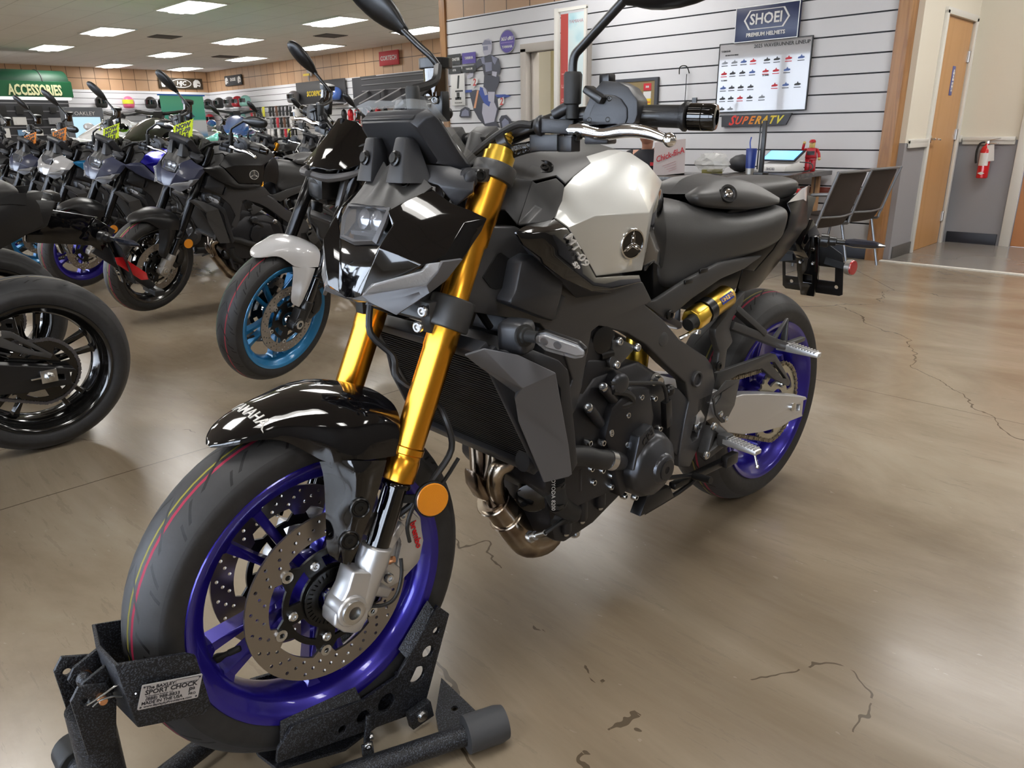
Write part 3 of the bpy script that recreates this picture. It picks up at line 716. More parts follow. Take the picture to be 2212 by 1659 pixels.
        b = MB(); g = [f(p) for p in ((1.316,-0.02,0.822), (1.319,0.052,0.827), (1.26,0.143,0.846), (1.247,0.155,0.865), (1.24,0.16,0.881), (1.196,0.154,0.879), (1.227,0.15,0.85), (1.252,0.14,0.833), (1.296,0.11,0.801), (1.314,0.07,0.817), (1.324,0.03,0.819))]
        b.vf([(1.308, 0, .812)] + g[1:] + [(1.300, 0, .806)], [(0, 1, 9, 10, 11), (1, 2, 7, 8, 9), (2, 3, 6, 7), (3, 4, 5, 6)])
        st(obj('lower_cowl', b, SHROUD, root, thick=.006, bevel=.002))
    # matt cover above the headlight
    rws = [[(1.262, 0, .957), (1.262, .028, .958), (1.261, .05, .957), (1.259, .066, .953), (1.247, .079, .957)],
           [(1.250, 0, .976), (1.249, .018, .972), (1.240, .040, .986), (1.238, .060, .972), (1.228, .084, .968)],
           [(1.232, 0, .998), (1.231, .014, .993), (1.222, .034, 1.006), (1.217, .060, .990), (1.211, .090, .980)],
           [(1.214, 0, 1.018), (1.213, .012, 1.014), (1.206, .030, 1.022), (1.204, .052, 1.010), (1.203, .094, .986)]]
    b = patch([[(q[0], -q[1], q[2]) for q in r[:0:-1]] + r for r in rws], 2, 2)
    P['cover'] = st(obj('headlight_top_cover', b, PLGREY, root, thick=.004, ang=25))
    for s in (1, -1): hexbolt('cover_bolt', V((1.221, .05 * s, .989)), (.7, .3 * s, .5), .0085, .006, BOLTK, P['cover'])
    # display housing
    b = MB()
    A = [(1.195, 0, 1.101), (1.196, .080, 1.100), (1.190, .092, 1.090), (1.140, .104, 1.018), (1.146, .098, 1.008), (1.150, 0, 1.006)]
    dn = V((.62, 0, .42)).normalized() * .012
    Bk = [tuple(V(q) + V((.004, 0, -.002))) for q in A]
    b.vf([V(q) - dn for q in A] + [V(q) for q in A], [(0, 1, 7, 6), (1, 2, 8, 7), (2, 3, 9, 8), (3, 4, 10, 9), (4, 5, 11, 10)])
    I2 = [(1.205, 0, 1.094), (1.207, .072, 1.093), (1.203, .082, 1.085), (1.158, .092, 1.022), (1.164, .086, 1.015), (1.172, 0, 1.012)]
    I3 = [(1.218, 0, 1.082), (1.219, .066, 1.081), (1.213, .076, 1.073), (1.176, .080, 1.024), (1.180, .078, 1.019), (1.186, 0, 1.018)]
    b.vf([V(q) for q in A] + [V(q) for q in I2] + [V(q) for q in I3], [(0, 1, 7, 6), (1, 2, 8, 7), (2, 3, 9, 8), (3, 4, 10, 9), (4, 5, 11, 10), (6, 7, 13, 12), (7, 8, 14, 13), (8, 9, 15, 14), (9, 10, 16, 15), (10, 11, 17, 16), (12, 13, 14, 15, 16, 17)])
    dh = st(obj('display_housing', b, PLAST, root, mirror=True, bevel=.002, ang=25))
    b = MB(); b.vf([V(q) - dn * 1.02 for q in A], [(0, 1, 2, 3, 4, 5)]); obj('display_screen', b, GLOSS, dh, mirror=True, thick=.001)
    b = MB(); b.bar((1.210, -.070, 1.085), (1.210, .070, 1.085), .010, .012, (.6, 0, .8))
    obj('housing_rib', b, PLAST, dh, bevel=.003)
    # display bracket with two posts
    for s in (1, -1):
        b = MB(); y0 = .042 * s
        b.vf([(1.240, y0 - .022, .992), (1.240, y0 + .022, .992), (1.222, y0 + .012, 1.060), (1.222, y0 - .012, 1.060), (1.19, y0 - .024, .99), (1.19, y0 + .024 + .016 * s, .99), (1.198, y0 + .014, 1.058), (1.198, y0 - .014, 1.058)],
             [(0, 1, 2, 3), (4, 7, 6, 5), (0, 3, 7, 4), (1, 5, 6, 2), (3, 2, 6, 7)])
        po = st(obj('display_post', b, PLAST, root, bevel=.004))
        bb = MB(); bb.lathe([(0, .012), (.003, .012), (.004, .009), (.007, .008), (.007, .003)], (1.2315, y0, 1.028), (.95, 0, .25), 16); obj('post_bolt', bb, BOLTK, po)
        b = MB(); g = [(1.205, .035 * s, .995), (1.19, .095 * s, .985), (1.17, .11 * s, .955), (1.15, .13 * s, .975), (1.14, .125 * s, 1.0), (1.16, .09 * s, 1.012), (1.205, .03 * s, 1.018)]
        b.vf(g, [(0, 1, 5, 6), (1, 2, 3), (1, 3, 4, 5)])
        br = st(obj('cowl_bracket', b, PLAST, root, thick=.014, off=0, bevel=.003))
        bb = MB(); bb.lathe([(-.045, .013), (-.005, .016), (0, .016), (.002, .0125), (.008, .0115), (.012, .006), (.012, .001)], V((1.147, .118 * s, .997)), (.25, s, .05), 18); obj('bracket_grommet', bb, PLAST, br)
    # protective film left on the display
    b = MB(); n1 = []
    cols = 8
    T = [(1.189,-0.125,1.11), (1.192,-0.08,1.118), (1.186,-0.03,1.115), (1.181,0.02,1.117), (1.191,0.085,1.111), (1.172,0.105,1.078), (1.148,0.115,1.042), (1.116,0.12,1.017)]
    Q = [(1.191,-0.095,1.093), (1.192,-0.075,1.103), (1.187,-0.03,1.104), (1.182,0.02,1.102), (1.191,0.078,1.099), (1.176,0.092,1.075), (1.153,0.103,1.033), (1.14,0.104,1.018)]
    b.grid([T, Q]); st(obj('protective_film', b, FILM, root, flat=True))
    # ---- handlebar and controls
    WXM = axes((0, 1, 0), (0, 0, 1))
    def hb(s): return [V((1.035, 0, 1.052)), V((1.035, .075 * s, 1.052)), V((1.018, .13 * s, 1.070)), V((.992, .20 * s, 1.088)), V((.965, .27 * s, 1.086)), V((.925, .37 * s, 1.082))]
    b = MB(); b.tube(hb(-1)[:0:-1] + hb(1), .0125, 12, 4); st(obj('handlebar', b, SATIN, root))
    b = MB()
    for s in (1, -1): b.box((1.045, .045 * s, 1.045), (.055, .036, .05), frame((.5, 0, .85))); b.cyl((1.06, .045 * s, 1.06), (1.085, .045 * s, 1.0), .018)
    st(obj('handlebar_riser', b, PLGREY, root, bevel=.004))
    for s in (1, -1):
        d = V((-.34, s, -.045)).normalized(); g0 = V((.958, .268 * s, 1.0865)); KG = .86
        b = MB(); b.lathe([(h * KG, r) for h, r in [(-.012, .019), (-.01, .022), (-.004, .022), (-.002, .0165), (.0, .0172), (.022, .0172), (.024, .0160), (.060, .0162), (.105, .0168), (.108, .0175), (.114, .0215), (.118, .0215), (.121, .0175)]], g0, d, 24)
        gp = st(obj('hand_grip', b, mat('grip_rubber', (.02, .02, .022), .5, bump=(400, .4, .0008)), root))
        b = MB()
        for k in range(3):
            for j in range(10):
                a = j * 2 * pi / 10 + k * .3; M = frame(d); c = g0 + M @ V((.0174 * cos(a), .0174 * sin(a), .003 + k * .007))
                b.box(c, (.003, .003, .0055), M @ Matrix.Rotation(a, 3, 'Z'))
        obj('grip_knurl', b, SATIN, gp)
        b = MB(); b.lathe([(h * KG, r) for h, r in [(.122, .0175), (.124, .0195), (.146, .0195), (.147, .0188), (.148, .0195), (.165, .0195), (.170, .0175), (.171, .011), (.163, .0105)]], g0, d, 28); obj('bar_end_weight', b, GLOSS, gp)
        # switch housing
        b = MB(); M = frame(d, (0, 0, 1)); c = V((.968, .243 * s, 1.098))
        b.lathe([(-.034, .020), (-.03, .026), (.022, .027), (.026, .022)], V((.966, .25 * s, 1.087)), d, 20)
        Z3 = Matrix.Rotation(.32 * s, 3, 'Z'); ol = [(y - .243, z - 1.098) for _, y, z in ((1,0.252,1.136), (1,0.279,1.133), (1,0.295,1.125), (1,0.309,1.107), (1,0.31,1.086), (1,0.306,1.074), (1,0.221,1.075), (1,0.22,1.085), (1,0.228,1.105), (1,0.236,1.12))]
        b.plate([(y * s, z) for y, z in ol], [], .050, c + V((.010, 0, 0)), Z3 @ WXM); b.plate([(y * s * .72 + .004 * s, z * .7 - .008) for y, z in ol], [], .058, c + V((.010, 0, 0)), Z3 @ WXM); b.box(c + V((.014, .002 * s, -.044)), (.04, .04, .02), Matrix.Rotation(.32 * s, 3, 'Z'))
        sw = st(obj('switch_housing', b, PLAST, root, bevel=.004))
        for q in ((.041, -.012, -.018), (.041, .018, -.018), (.041, .02, .012)): hexbolt('housing_screw', c + Matrix.Rotation(.32 * s, 3, 'Z') @ V((q[0] - .004, q[1] * s, q[2])), (1, .3 * s, 0), .0042, .002, BOLTK, sw)
        b = MB(); b.box(c + V((.034, .008 * s, .018)), (.022, .04, .012), Matrix.Rotation(.5, 3, 'X') if s < 0 else Matrix.Rotation(-.5, 3, 'X')); b.box(c + V((.006, .006 * s, .040)), (.018, .020, .018)); obj('switch_lever', b, SATIN, sw, bevel=.003)
        # mirror
        b = MB(); b.lathe([(-.02, .010), (0, .010), (.002, .0135), (.044, .0145), (.048, .012)], (1.007, .207 * s, 1.103), (0, .02 * s, 1), 16); mr = st(obj('mirror_boot', b, RUB, root))
        stem = [(1.007, .207, 1.145), (1.006, .209, 1.172), (1.003, .228, 1.190), (1.0, .305, 1.245)] if s > 0 else [(0.929,-0.225,1.192), (0.938,-0.235,1.209), (0.947,-0.26,1.23), (0.956,-0.3,1.263)]
        b = MB(); b.tube(stem, .0068, 10, 5); obj('mirror_stem', b, SATIN, mr)
        if s < 0:
            b = MB(); b.tube([(1.007, -.207, 1.145), (.95, -.212, 1.16), stem[0]], .008, 8, 3); obj('mirror_extension', b, SATIN, mr)
        b = MB()
        e = V(stem[-1]); m3 = axes((-.15, s, .12), (.1, -.12 * s, 1)) if s > 0 else axes(V((0.999,-0.36,1.332)) - e, (.3, .2, 1))
        def ring(sx, k, zo=0.): return [e + m3 @ V((sx + .0, k * .034 * sin(a) * 1.0, 0)) + V((zo + k * .024 * cos(a), 0, 0)) for a in [i * 2 * pi / 16 for i in range(16)]]
        b.rings([ring(-.012, .34), ring(.006, .4), ring(.018, .62), ring(.05, .95), ring(.10, 1.02), ring(.14, .8), ring(.155, .3)])
        obj('mirror_housing', b, SATIN, mr, sub=1)
        # lever
        b = MB(); lp = [V((1.005, .195 * s, 1.066)), V((1.000, .225 * s, 1.066)), V((.994, .26 * s, 1.060)), V((.990, .30 * s, 1.064)), V((.985, .335 * s, 1.061)), V((.982, .366 * s, 1.052))]
        b.tube(lp, .006, 10, 5, radii=[.013, .0138, .011, .0112, .0095, .0065]); b.sph(V((.981, .374 * s, 1.050)), .0105, n=18); b.cyl((1.0, .205 * s, 1.052), (1.0, .205 * s, 1.078), .010)
        lv = st(obj('control_lever', b, CHROME, root)); hexbolt('lever_pivot', (1.006, .222 * s, 1.058), (1, 0, -.2), .0075, .012, BOLTK, lv)
        b = MB(); b.bar((1.03, .162 * s, 1.073), (1.0, .205 * s, 1.07), .026, .022, (0, 0, 1)); b.bar((1.015, .17 * s, 1.078), (.99, .20 * s, 1.094), .02, .018); b.lathe([(0, .011), (.008, .0165), (.013, .0165), (.014, .011)], (1.037, .155 * s, 1.073), (-.35, .9 * s, 0), 16)
        b.cyl((1.02, .178 * s, 1.088), (1.005, .205 * s, 1.104), .009)
        st(obj('lever_perch', b, PLAST, root, bevel=.002))
        b = MB(); b.box((1.02, .165 * s, 1.047), (.03, .05, .026), Matrix.Rotation(.3 * s, 3, 'Z')); b.box((1.012, .205 * s, 1.045), (.022, .03, .024)); st(obj('lever_switch', b, PLAST, root, bevel=.002))
    b = MB(); b.tube([(1.04, .150, 1.074), (1.055, .125, 1.074), (1.085, .085, 1.045), (1.12, .06, 1.005), (1.15, .04, .93)], .0058, 8, 5); st(obj('clutch_cable', b, HOSE, root))
    b = MB(); b.tube([(1.02, .16, 1.045), (1.05, .12, 1.035), (1.08, .08, 1.018), (1.10, .03, .98)], .010, 8, 6, radii=[.0105, .009, .011, .009, .011, .0095]); st(obj('wiring_loom', b, mat('shiny_tape', (.01, .01, .01), .15, bump=(150, 1, .004)), root))
    b = MB(); b.lathe([(-.008, .018), (.008, .018)], (1.06, .108, 1.048), (-.4, .8, .4), 14); st(obj('cable_strap', b, SATIN, root))
    # brake fluid reservoir on the right bar
    rc = V((.882, -.292, 1.172))
    b = MB(); b.lathe([(-.036, .022), (-.034, .026), (.022, .0265), (.024, .029)], rc, (0, 0, 1), 24); rv = st(obj('fluid_reservoir', b, mat('smoked_reservoir', (.05, .025, .008), .05, coat=1, trans=.3), root))
    b = MB(); b.rings([[rc + V(((.0335 + .0014 * (i % 3 > 0)) * cos(2 * pi * i / 36), (.0335 + .0014 * (i % 3 > 0)) * sin(2 * pi * i / 36), h)) for i in range(36)] for h in (.020, .022, .038, .040)]); obj('reservoir_cap', b, SATIN, rv, bevel=.001)
    b = MB(); b.tube([rc + V((.02, -.0, -.02)), rc + V((.05, .01, -.03)), rc + V((.075, .02, -.055)), rc + V((.09, .05, -.09))], .0075, 8, 4); obj('reservoir_hose', b, HOSE, rv)
    b = MB(); b.box(rc + V((.0, .01, -.055)), (.02, .04, .06)); obj('reservoir_bracket', b, SATIN, rv, bevel=.003)
    hexbolt('reservoir_bolt', rc + V((.012, .01, -.042)), (1, .5, 0), .008, .006, BOLTM, rv)
    return P

def build_bike2(root, P):
    F = lambda s: (lambda p: (p[0], p[1] * s, p[2]))
    # ---- fuel tank
    b = MB()
    t = [(1.002,0.165,0.926), (0.961,0.148,0.971), (0.918,0.132,0.989), (0.842,0.105,1.009), (0.709,0.07,1.025), (0.675,0.066,1.021), (0.636,0.082,0.997), (0.602,0.095,0.962)]   # 0-7 front edge going up then back
    b.vf(t + [(0.975,0.172,0.908), (0.912,0.178,0.923), (0.732,0.16,0.913), (0.933,0.168,0.864), (0.884,0.16,0.81), (0.723,0.142,0.797),   # 8 9 10 11 12 13
              (0.825,0.135,0.985), (0.741,0.125,0.985), (0.904,0.15,0.957),      # 14 15 16
              (.720, 0, 1.040), (.640, 0, 1.022), (.585, 0, .985), (0.704,0.135,0.827), (0.705,0.15,0.913), (.83, 0, 1.04)],     # 17 18 19 20 21 22
         [(0, 1, 16, 8), (8, 16, 9), (1, 2, 16), (2, 3, 14, 16), (16, 14, 15, 9), (3, 4, 14), (4, 5, 15, 14), (5, 6, 15), (6, 7, 10, 15), (15, 10, 9),
          (8, 9, 11), (11, 9, 12), (9, 10, 13, 12), (4, 17, 18, 5), (5, 18, 6), (6, 18, 19, 7), (3, 22, 17, 4), (7, 21, 10), (10, 21, 20, 13)])
    P['tank'] = obj('fuel_tank', b, SILV, root, mirror=True, thick=.004, bevel=.007, bseg=3, ang=50)
    # rear dark lower side of the tank
    for s in (1, -1):
        f = F(s); b = MB()
        g = [[f(q) for q in r] for r in ([(0.603,0.096,0.963), (0.593,0.094,0.939), (0.57,0.08,0.912)],
                                         [(0.694,0.142,0.911), (0.631,0.118,0.905), (0.579,0.095,0.884)],
                                         [(0.702,0.14,0.88), (0.651,0.122,0.864), (0.581,0.104,0.835)],
                                         [(0.719,0.14,0.797), (0.659,0.125,0.8), (0.599,0.108,0.794)],
                                         [(0.706,0.136,0.785), (0.675,0.13,0.822), (0.601,0.108,0.768)])]
        b.grid(g); obj('tank_rear_panel', b, P.setdefault('tankrear', GLOSS), root, thick=.004, sub=1)
    # badge
    for s in (1, -1):
        f = F(s); c = V(f((0.785,0.162,0.859))); nrm = V((.18, s, -.10)).normalized() if s > 0 else V((.18, s, -.10)).normalized()
        b = MB(); b.lathe([(-.006, .0305), (.0, .0305), (.003, .029), (.003, .0265), (.0012, .026)], c, nrm, 40, cap=True); bd = obj('tank_badge', b, BADGE, root)
        b = MB(); M = frame(nrm); b.lathe([(.0013, .026), (.002, .0255), (.002, .001)], c, nrm, 30); obj('badge_ground', b, GLOSS, bd)
        b = MB()
        for k in range(3):
            a = k * 2 * pi / 3 + pi / 2; u = M @ V((cos(a), sin(a), 0)); v2 = M @ V((-sin(a), cos(a), 0)); cc = c + nrm * .0028
            b.cyl(cc - u * .002, cc + u * .023, .0011, n=6); b.sph(cc + u * .0115, .003, n=8)
            for q in (-.0035, .0035): b.cyl(cc - v2 * q + u * .004, cc - v2 * q + u * .018, .0009, n=6)
            b.vf([cc + u * .026, cc + u * .019 + v2 * .003, cc + u * .019 - v2 * .003], [(0, 1, 2)])
        b.plate(circ(0, 0, .0285, 30), [circ(0, 0, .0262, 30)], .001, c + nrm * .0032, M); obj('tuning_fork_emblem', b, BADGE, bd)
    # intake covers ahead of the tank
    b = MB()
    a = [(1.118, 0, 1.00), (1.025,0.085,0.997), (0.977,0.088,1.018), (1.02, 0, 1.045), (0.888,0.08,1.015), (.95, 0, 1.046), (0.703,0.066,1.024), (0.712,0.05,1.031), (.76, 0, 1.052),
         (0.84,0.104,1.009), (0.916,0.13,0.989), (0.951,0.143,0.979), (0.961,0.13,0.993), (1.017,0.128,0.987), (1.074,0.12,0.942), (1.028,0.1,0.991), (1.055,0.13,0.917), (1.10, 0, .93), (0.919,0.1,1.005)]
    b.vf(a, [(0, 1, 2, 3), (3, 2, 4, 5), (5, 4, 7, 8), (7, 4, 18, 9, 6), (1, 15, 13, 12, 18, 4, 2), (9, 18, 12, 11, 10), (15, 14, 16, 13), (0, 17, 14, 15, 1)])
    P['intake'] = obj('tank_front_cover', b, PLGREY, root, mirror=True, thick=.004, bevel=.004, ang=30)
    for s in (1, -1):
        f = F(s); b = MB()
        g = [(1.019,0.13,0.987), (1.013,0.133,0.982), (0.967,0.136,0.989), (0.961,0.15,0.976), (0.975,0.158,0.953), (1.007,0.168,0.927), (1.018,0.168,0.92), (1.052,0.152,0.921), (1.057,0.132,0.918), (1.019,0.136,0.946), (1.019,0.15,0.942), (0.984,0.152,0.987)]
        b.vf([f(q) for q in g], [(0, 1, 9, 8), (1, 2, 10, 9), (2, 3, 4, 10), (4, 5, 10), (5, 6, 7, 10), (7, 8, 9, 10)])
        sc = obj('intake_side_scoop', b, PLGREY, root, thick=.005, bevel=.003)
        b = MB(); c = V(f((0.958,0.098,1.003))); nr = V((.35, .45 * s, .8)).normalized(); b.lathe([(-.004, .0165), (.002, .0165), (.0024, .015), (-.002, .011), (-.002, .008), (.0015, .0075), (.002, .004), (0, .0035)], c + nr * .003, nr, 22); obj('cover_bolt', b, BOLTK, P['intake'])
    # gloss side covers under the tank
    for s in (1, -1):
        f = F(s); b = MB()
        g = [(1.118,0.19,0.917), (1.071,0.17,0.923), (1.005,0.168,0.926), (0.982,0.178,0.907), (0.944,0.178,0.864), (0.892,0.166,0.811), (0.743,0.152,0.794), (0.741,0.157,0.778),
             (0.843,0.168,0.78), (0.918,0.18,0.79), (1.003,0.187,0.826), (1.056,0.192,0.859), (1.062,0.192,0.869), (1.102,0.192,0.894), (1.083,0.196,0.912), (0.977,0.185,0.837)]
        b.vf([f(q) for q in g], [(0, 1, 14), (1, 2, 3, 14), (0, 14, 13), (14, 3, 4, 12, 13), (4, 5, 15, 12), (5, 6, 7, 8), (5, 8, 9, 15), (12, 15, 11), (15, 9, 10, 11)])
        sc = obj('side_cover', b, GLOSS, root, thick=.006, bevel=.004, ang=30); P.setdefault('side', []).append(sc)
        b = MB(); g2 = [(1.114,0.186,0.916), (1.098,0.188,0.893), (1.055,0.188,0.859), (0.998,0.182,0.824), (0.911,0.174,0.788), (0.802,0.13,0.762), (0.905,0.13,0.769), (1.033,0.14,0.86), (1.078,0.15,0.9)]
        b.vf([f(q) for q in g2], [(0, 1, 7, 8), (1, 2, 6, 7), (2, 3, 5, 6), (3, 4, 5)]); obj('side_cover_inner', b, PLAST, sc, thick=.003)
        if s > 0:
            xd = V((0.942,0.186,0.834)) - V((0.989,0.18,0.897)); yd = V((0.984,0.18,0.907)) - V((1.001,0.18,0.903))
            nn = V((.1, 1, .05)); xd = xd.normalized(); M = Matrix((xd, nn.cross(xd).normalized(), nn.normalized())).transposed()
            tb_ = bvh(sc)
            def onc(q, ps): 
                q = q + M @ ps; h = tb_.ray_cast(V((q.x, .35, q.z)), V((0, -1, 0)))[0]
                return V((q.x, max(h.y if h is not None else 0, q.y) + .0007 + ps.z, q.z))
            text('model_lettering', 'MT-09', .0215, MWHITE, sc, fn=lambda q: onc(V((0.967,0.184,0.87)), q), bold=.0002, xs=1.25, ext=.001, shear=.2)
            text('model_lettering', 'SP', .014, MWHITE, sc, fn=lambda q: onc(V((0.97,0.184,0.844)), q), bold=.0002, xs=1.2, ext=.001, shear=.2)
    # cover between frame and side cover (relay box)
    for s in (1, -1):
        b = MB(); b.prism([(1.083,0.15,0.862)[::2], (1.053,0.15,0.871)[::2], (1.014,0.15,0.853)[::2], (0.981,0.15,0.814)[::2], (0.985,0.15,0.794)[::2], (1.001,0.15,0.754)[::2], (1.009,0.15,0.749)[::2], (1.109,0.15,0.795)[::2], (1.108,0.15,0.804)[::2], (1.097,0.15,0.815)[::2], (1.09,0.15,0.839)[::2]], .13 * s, .168 * s)
        bx = obj('relay_box_cover', b, PLAST, root, bevel=.005)
        b = MB(); b.prism([(0.965,0.135,0.789)[::2], (0.95,0.135,0.78)[::2], (0.969,0.135,0.743)[::2], (0.987,0.135,0.743)[::2]], .12 * s, .145 * s)
        for q in ((0.983,0.146,0.781), (0.984,0.146,0.772), (0.987,0.146,0.763)): b.box(q, (.004, .006, .008))
        obj('box_flange', b, PLAST, bx, bevel=.002)
        b = MB(); b.prism([(1.137,0.11,0.84)[::2], (1.105,0.11,0.874)[::2], (1.097,0.11,0.876)[::2], (1.048,0.11,0.845)[::2], (1.06,0.11,0.814)[::2], (1.11,0.11,0.816)[::2], (1.121,0.11,0.821)[::2]], .127 * s, .133 * s); obj('frame_opening', b, BLK, root)
    # ---- frame
    for s in (1, -1):
        b = MB(); pts = [(1.135,0.13,0.921), (1.058,0.13,0.915), (0.947,0.13,0.86), (0.7,0.13,0.769), (0.665,0.13,0.724), (0.688,0.13,0.719), (0.625,0.13,0.678), (0.556,0.13,0.619), (0.443,0.13,0.555), (0.411,0.13,0.526), (0.394,0.13,0.483), (0.403,0.13,0.444), (0.415,0.13,0.4), (0.431,0.13,0.346), (0.48,0.13,0.281),
                         (0.528,0.13,0.297), (0.528,0.13,0.339), (0.515,0.13,0.41), (0.501,0.13,0.457), (0.521,0.13,0.509), (0.605,0.13,0.571), (0.682,0.13,0.633), (0.746,0.13,0.67), (0.836,0.13,0.702), (0.858,0.13,0.695), (0.869,0.13,0.655), (0.883,0.13,0.588), (0.906,0.13,0.535), (0.917,0.13,0.524), (0.944,0.13,0.552), (0.911,0.13,0.609), (0.94,0.13,0.676), (1.004,0.13,0.738), (1.115,0.13,0.772), (1.172,0.13,0.789), (1.169,0.13,0.81)]
        b.prism([q[::2] for q in pts], .098 * s, .130 * s, holes=[[(0.452,0.13,0.418)[::2], (0.435,0.13,0.398)[::2], (0.453,0.13,0.348)[::2], (0.474,0.13,0.346)[::2], (0.485,0.13,0.362)[::2], (0.469,0.13,0.41)[::2]]] if s > 0 else [])
        fr = obj('frame_side', b, FRAMEM, root, bevel=.012, bseg=3, ang=45)
        for q, r in (((0.482,0.13,0.509), .019),):
            b = MB(); b.lathe([(-.02, r), (.006, r), (.008, r * .9), (.006, r * .75), (-.012, r * .7)], (q[0], .130 * s, q[2]), (0, s, 0), 24); obj('pivot_boss', b, FRAMEM, fr)
            b = MB(); b.lathe([(0, .006), (.004, .006), (.004, .003)], (q[0], .122 * s, q[2]), (0, s, 0), 6); obj('frame_bolt', b, BOLTK, fr)
        for q in ((0.621,0.13,0.633),):
            b = MB(); b.lathe([(0, .0155), (.0025, .0155), (.003, .0145)], (q[0], .129 * s, q[2]), (.1, s, .1), 24); obj('frame_plug', b, PLGREY, fr)
        q = (0.45,0.12,0.38); b = MB(); b.lathe([(-.01, .017), (.004, .017), (.004, .011), (.010, .010), (.010, .006), (.002, .005)], (q[0], .122 * s, q[2]), (0, s, 0), 20); obj('pivot_nut', b, BOLTM, fr)
        b = MB(); b.tube([(1.137,0.11,0.792), (1.105,0.11,0.746)], .007, 8, 1); obj('head_strut', b, SATIN, fr)
    b = MB(); b.bar((1.13, 0, .93), (1.10, 0, .80), .15, .09, (0, 1, 0)); b.bar((1.10, 0, .93), (.70, 0, .86), .20, .10, (0, 1, 0), .22, .10)
    obj('airbox', b, SATIN, root, bevel=.015)
    # ---- radiator and its shrouds
    pt, pb_, hw = V((1.165, 0, .725)), V((1.040, 0, .478)), .160
    dn = (pb_ - pt).normalized(); nr = V((dn.z * -1, 0, dn.x)); M = Matrix((V((0, 1, 0)), -dn, nr if nr.x > 0 else -nr)).transposed()
    b = MB(); b.box((pt + pb_) / 2 - V((.014, 0, 0)), (hw * 2, (pt - pb_).length, .022), M)
    rd = obj('radiator', b, BLK, root)
    b = MB()
    for k in range(44): b.box(pt + dn * ((pt - pb_).length * (k + .5) / 44) , (hw * 2 - .01, .0016, .006), M)
    tag(obj('radiator_fins', b, mat('radiator_fin', (.03, .03, .032), .4, metal=.5), rd, flat=True), kind=None)
    b = MB(); b.bar(pt + V((-.01, hw, 0)), pb_ + V((-.01, hw, 0)), .014, .03, nr); b.bar(pt + V((-.01, -hw, 0)), pb_ + V((-.01, -hw, 0)), .014, .03, nr); b.bar(pt + V((0, -hw, .0)), pt + V((0, hw, .0)), .02, .03, nr); b.bar(pb_ + V((0, -hw, 0)), pb_ + V((0, hw, 0)), .02, .03, nr)
    obj('radiator_frame', b, PLAST, rd, bevel=.003)
    for s in (1, -1):
        f = F(s); b = MB()
        g = [(1.209,0.165,0.729), (1.185,0.185,0.738), (1.129,0.205,0.721), (1.058,0.222,0.677), (0.995,0.205,0.462), (1.004,0.205,0.46), (1.053,0.19,0.46), (1.114,0.19,0.596), (1.123,0.188,0.641), (1.114,0.18,0.646), (1.186,0.165,0.709), (1.128,0.212,0.665), (1.014,0.213,0.529)]
        b.vf([f(q) for q in g], [(0, 1, 11, 10), (1, 2, 11), (2, 3, 11), (10, 11, 9), (9, 11, 8), (11, 3, 12, 8), (8, 12, 7), (7, 12, 4, 5, 6)])
        sh = obj('radiator_shroud', b, SHROUD, root, thick=.005, bevel=.003, ang=24); P.setdefault('shroud', []).append(sh)
        b = MB(); g = [(1.141,0.165,0.726), (1.08,0.19,0.717), (1.032,0.206,0.69), (1.007,0.205,0.666), (0.973,0.19,0.548), (0.953,0.182,0.462), (0.969,0.182,0.448), (0.999,0.182,0.539), (1.017,0.195,0.631), (1.046,0.2,0.67), (1.113,0.19,0.713)]
        b.vf([f(q) for q in g], [(0, 1, 10), (1, 2, 9, 10), (2, 3, 8, 9), (3, 4, 7, 8), (4, 5, 6, 7)]); obj('shroud_inner', b, PLAST, sh, thick=.018, bevel=.003)
        # front turn signal on the shroud
        b = MB(); c0 = V(f((1.095,0.15,0.735))); c1 = V(f((1.108,0.195,0.744)))
        b.box((c0 + c1) / 2 + V((0, 0, .002)), (.050, .055, .058), Matrix.Rotation(.3 * s, 3, 'Z')); tb = obj('turn_signal_base', b, PLAST, root, bevel=.014, bseg=3)
        a = V(f((1.108,0.195,0.748))); e = V(f((1.111,0.235,0.752))); tip = V(f((1.088,0.315,0.74)))
        b = MB(); b.lathe([(0, .019), (.006, .019), (.007, .014), (.012, .0135), (.013, .010), ((e - a).length, .0095)], a, e - a, 18); obj('signal_stalk', b, RUB, tb)
        u = (tip - e).normalized(); up = V((.35, 0, 1)); up = (up - u * up.dot(u)).normalized(); nf = u.cross(up) if s > 0 else -u.cross(up); nf = -nf if nf.x < 0 else nf
        ln = (tip - e).length; ol = [(-.004, -.006), (.012, -.016), (ln - .014, -.014), (ln, -.006), (ln, .004), (ln - .012, .013), (.010, .017), (-.004, .008)]
        Ms = Matrix((u, up, nf)).transposed()
        b = MB(); b.plate(ol, [], .010, e - nf * .002, Ms); sg = obj('turn_signal', b, SATIN, root, bevel=.003)
        b = MB(); b.plate([(x * .97 + .002, y * .9) for x, y in ol], [], .008, e + nf * .006, Ms); obj('signal_lens', b, LENS, sg, bevel=.003)
        b = MB(); b.plate([(x * .9 + .005, y * .7) for x, y in ol], [], .001, e + nf * .0035, Ms); obj('signal_reflector', b, LAMPI, sg)
        b = MB()
        for q in (.012, .036): b.lathe([(0, .007), (.0015, .007), (.0015, .004)], e + u * q + nf * .005, nf, 14)
        obj('signal_led', b, mat('led_pod', (.12, .14, .2), .2, metal=.5), sg)
    # ---- engine
    b = MB()
    b.box((.93, 0, .60), (.17, .25, .22), Matrix.Rotation(R(-28), 3, 'Y')); b.box((.90, 0, .70), (.19, .24, .10), Matrix.Rotation(R(-28), 3, 'Y'))
    b.prism([(.98, .50), (.99, .40), (.93, .33), (.72, .32), (.62, .36), (.58, .44), (.60, .54), (.70, .60), (.86, .60)], -.13, .13)
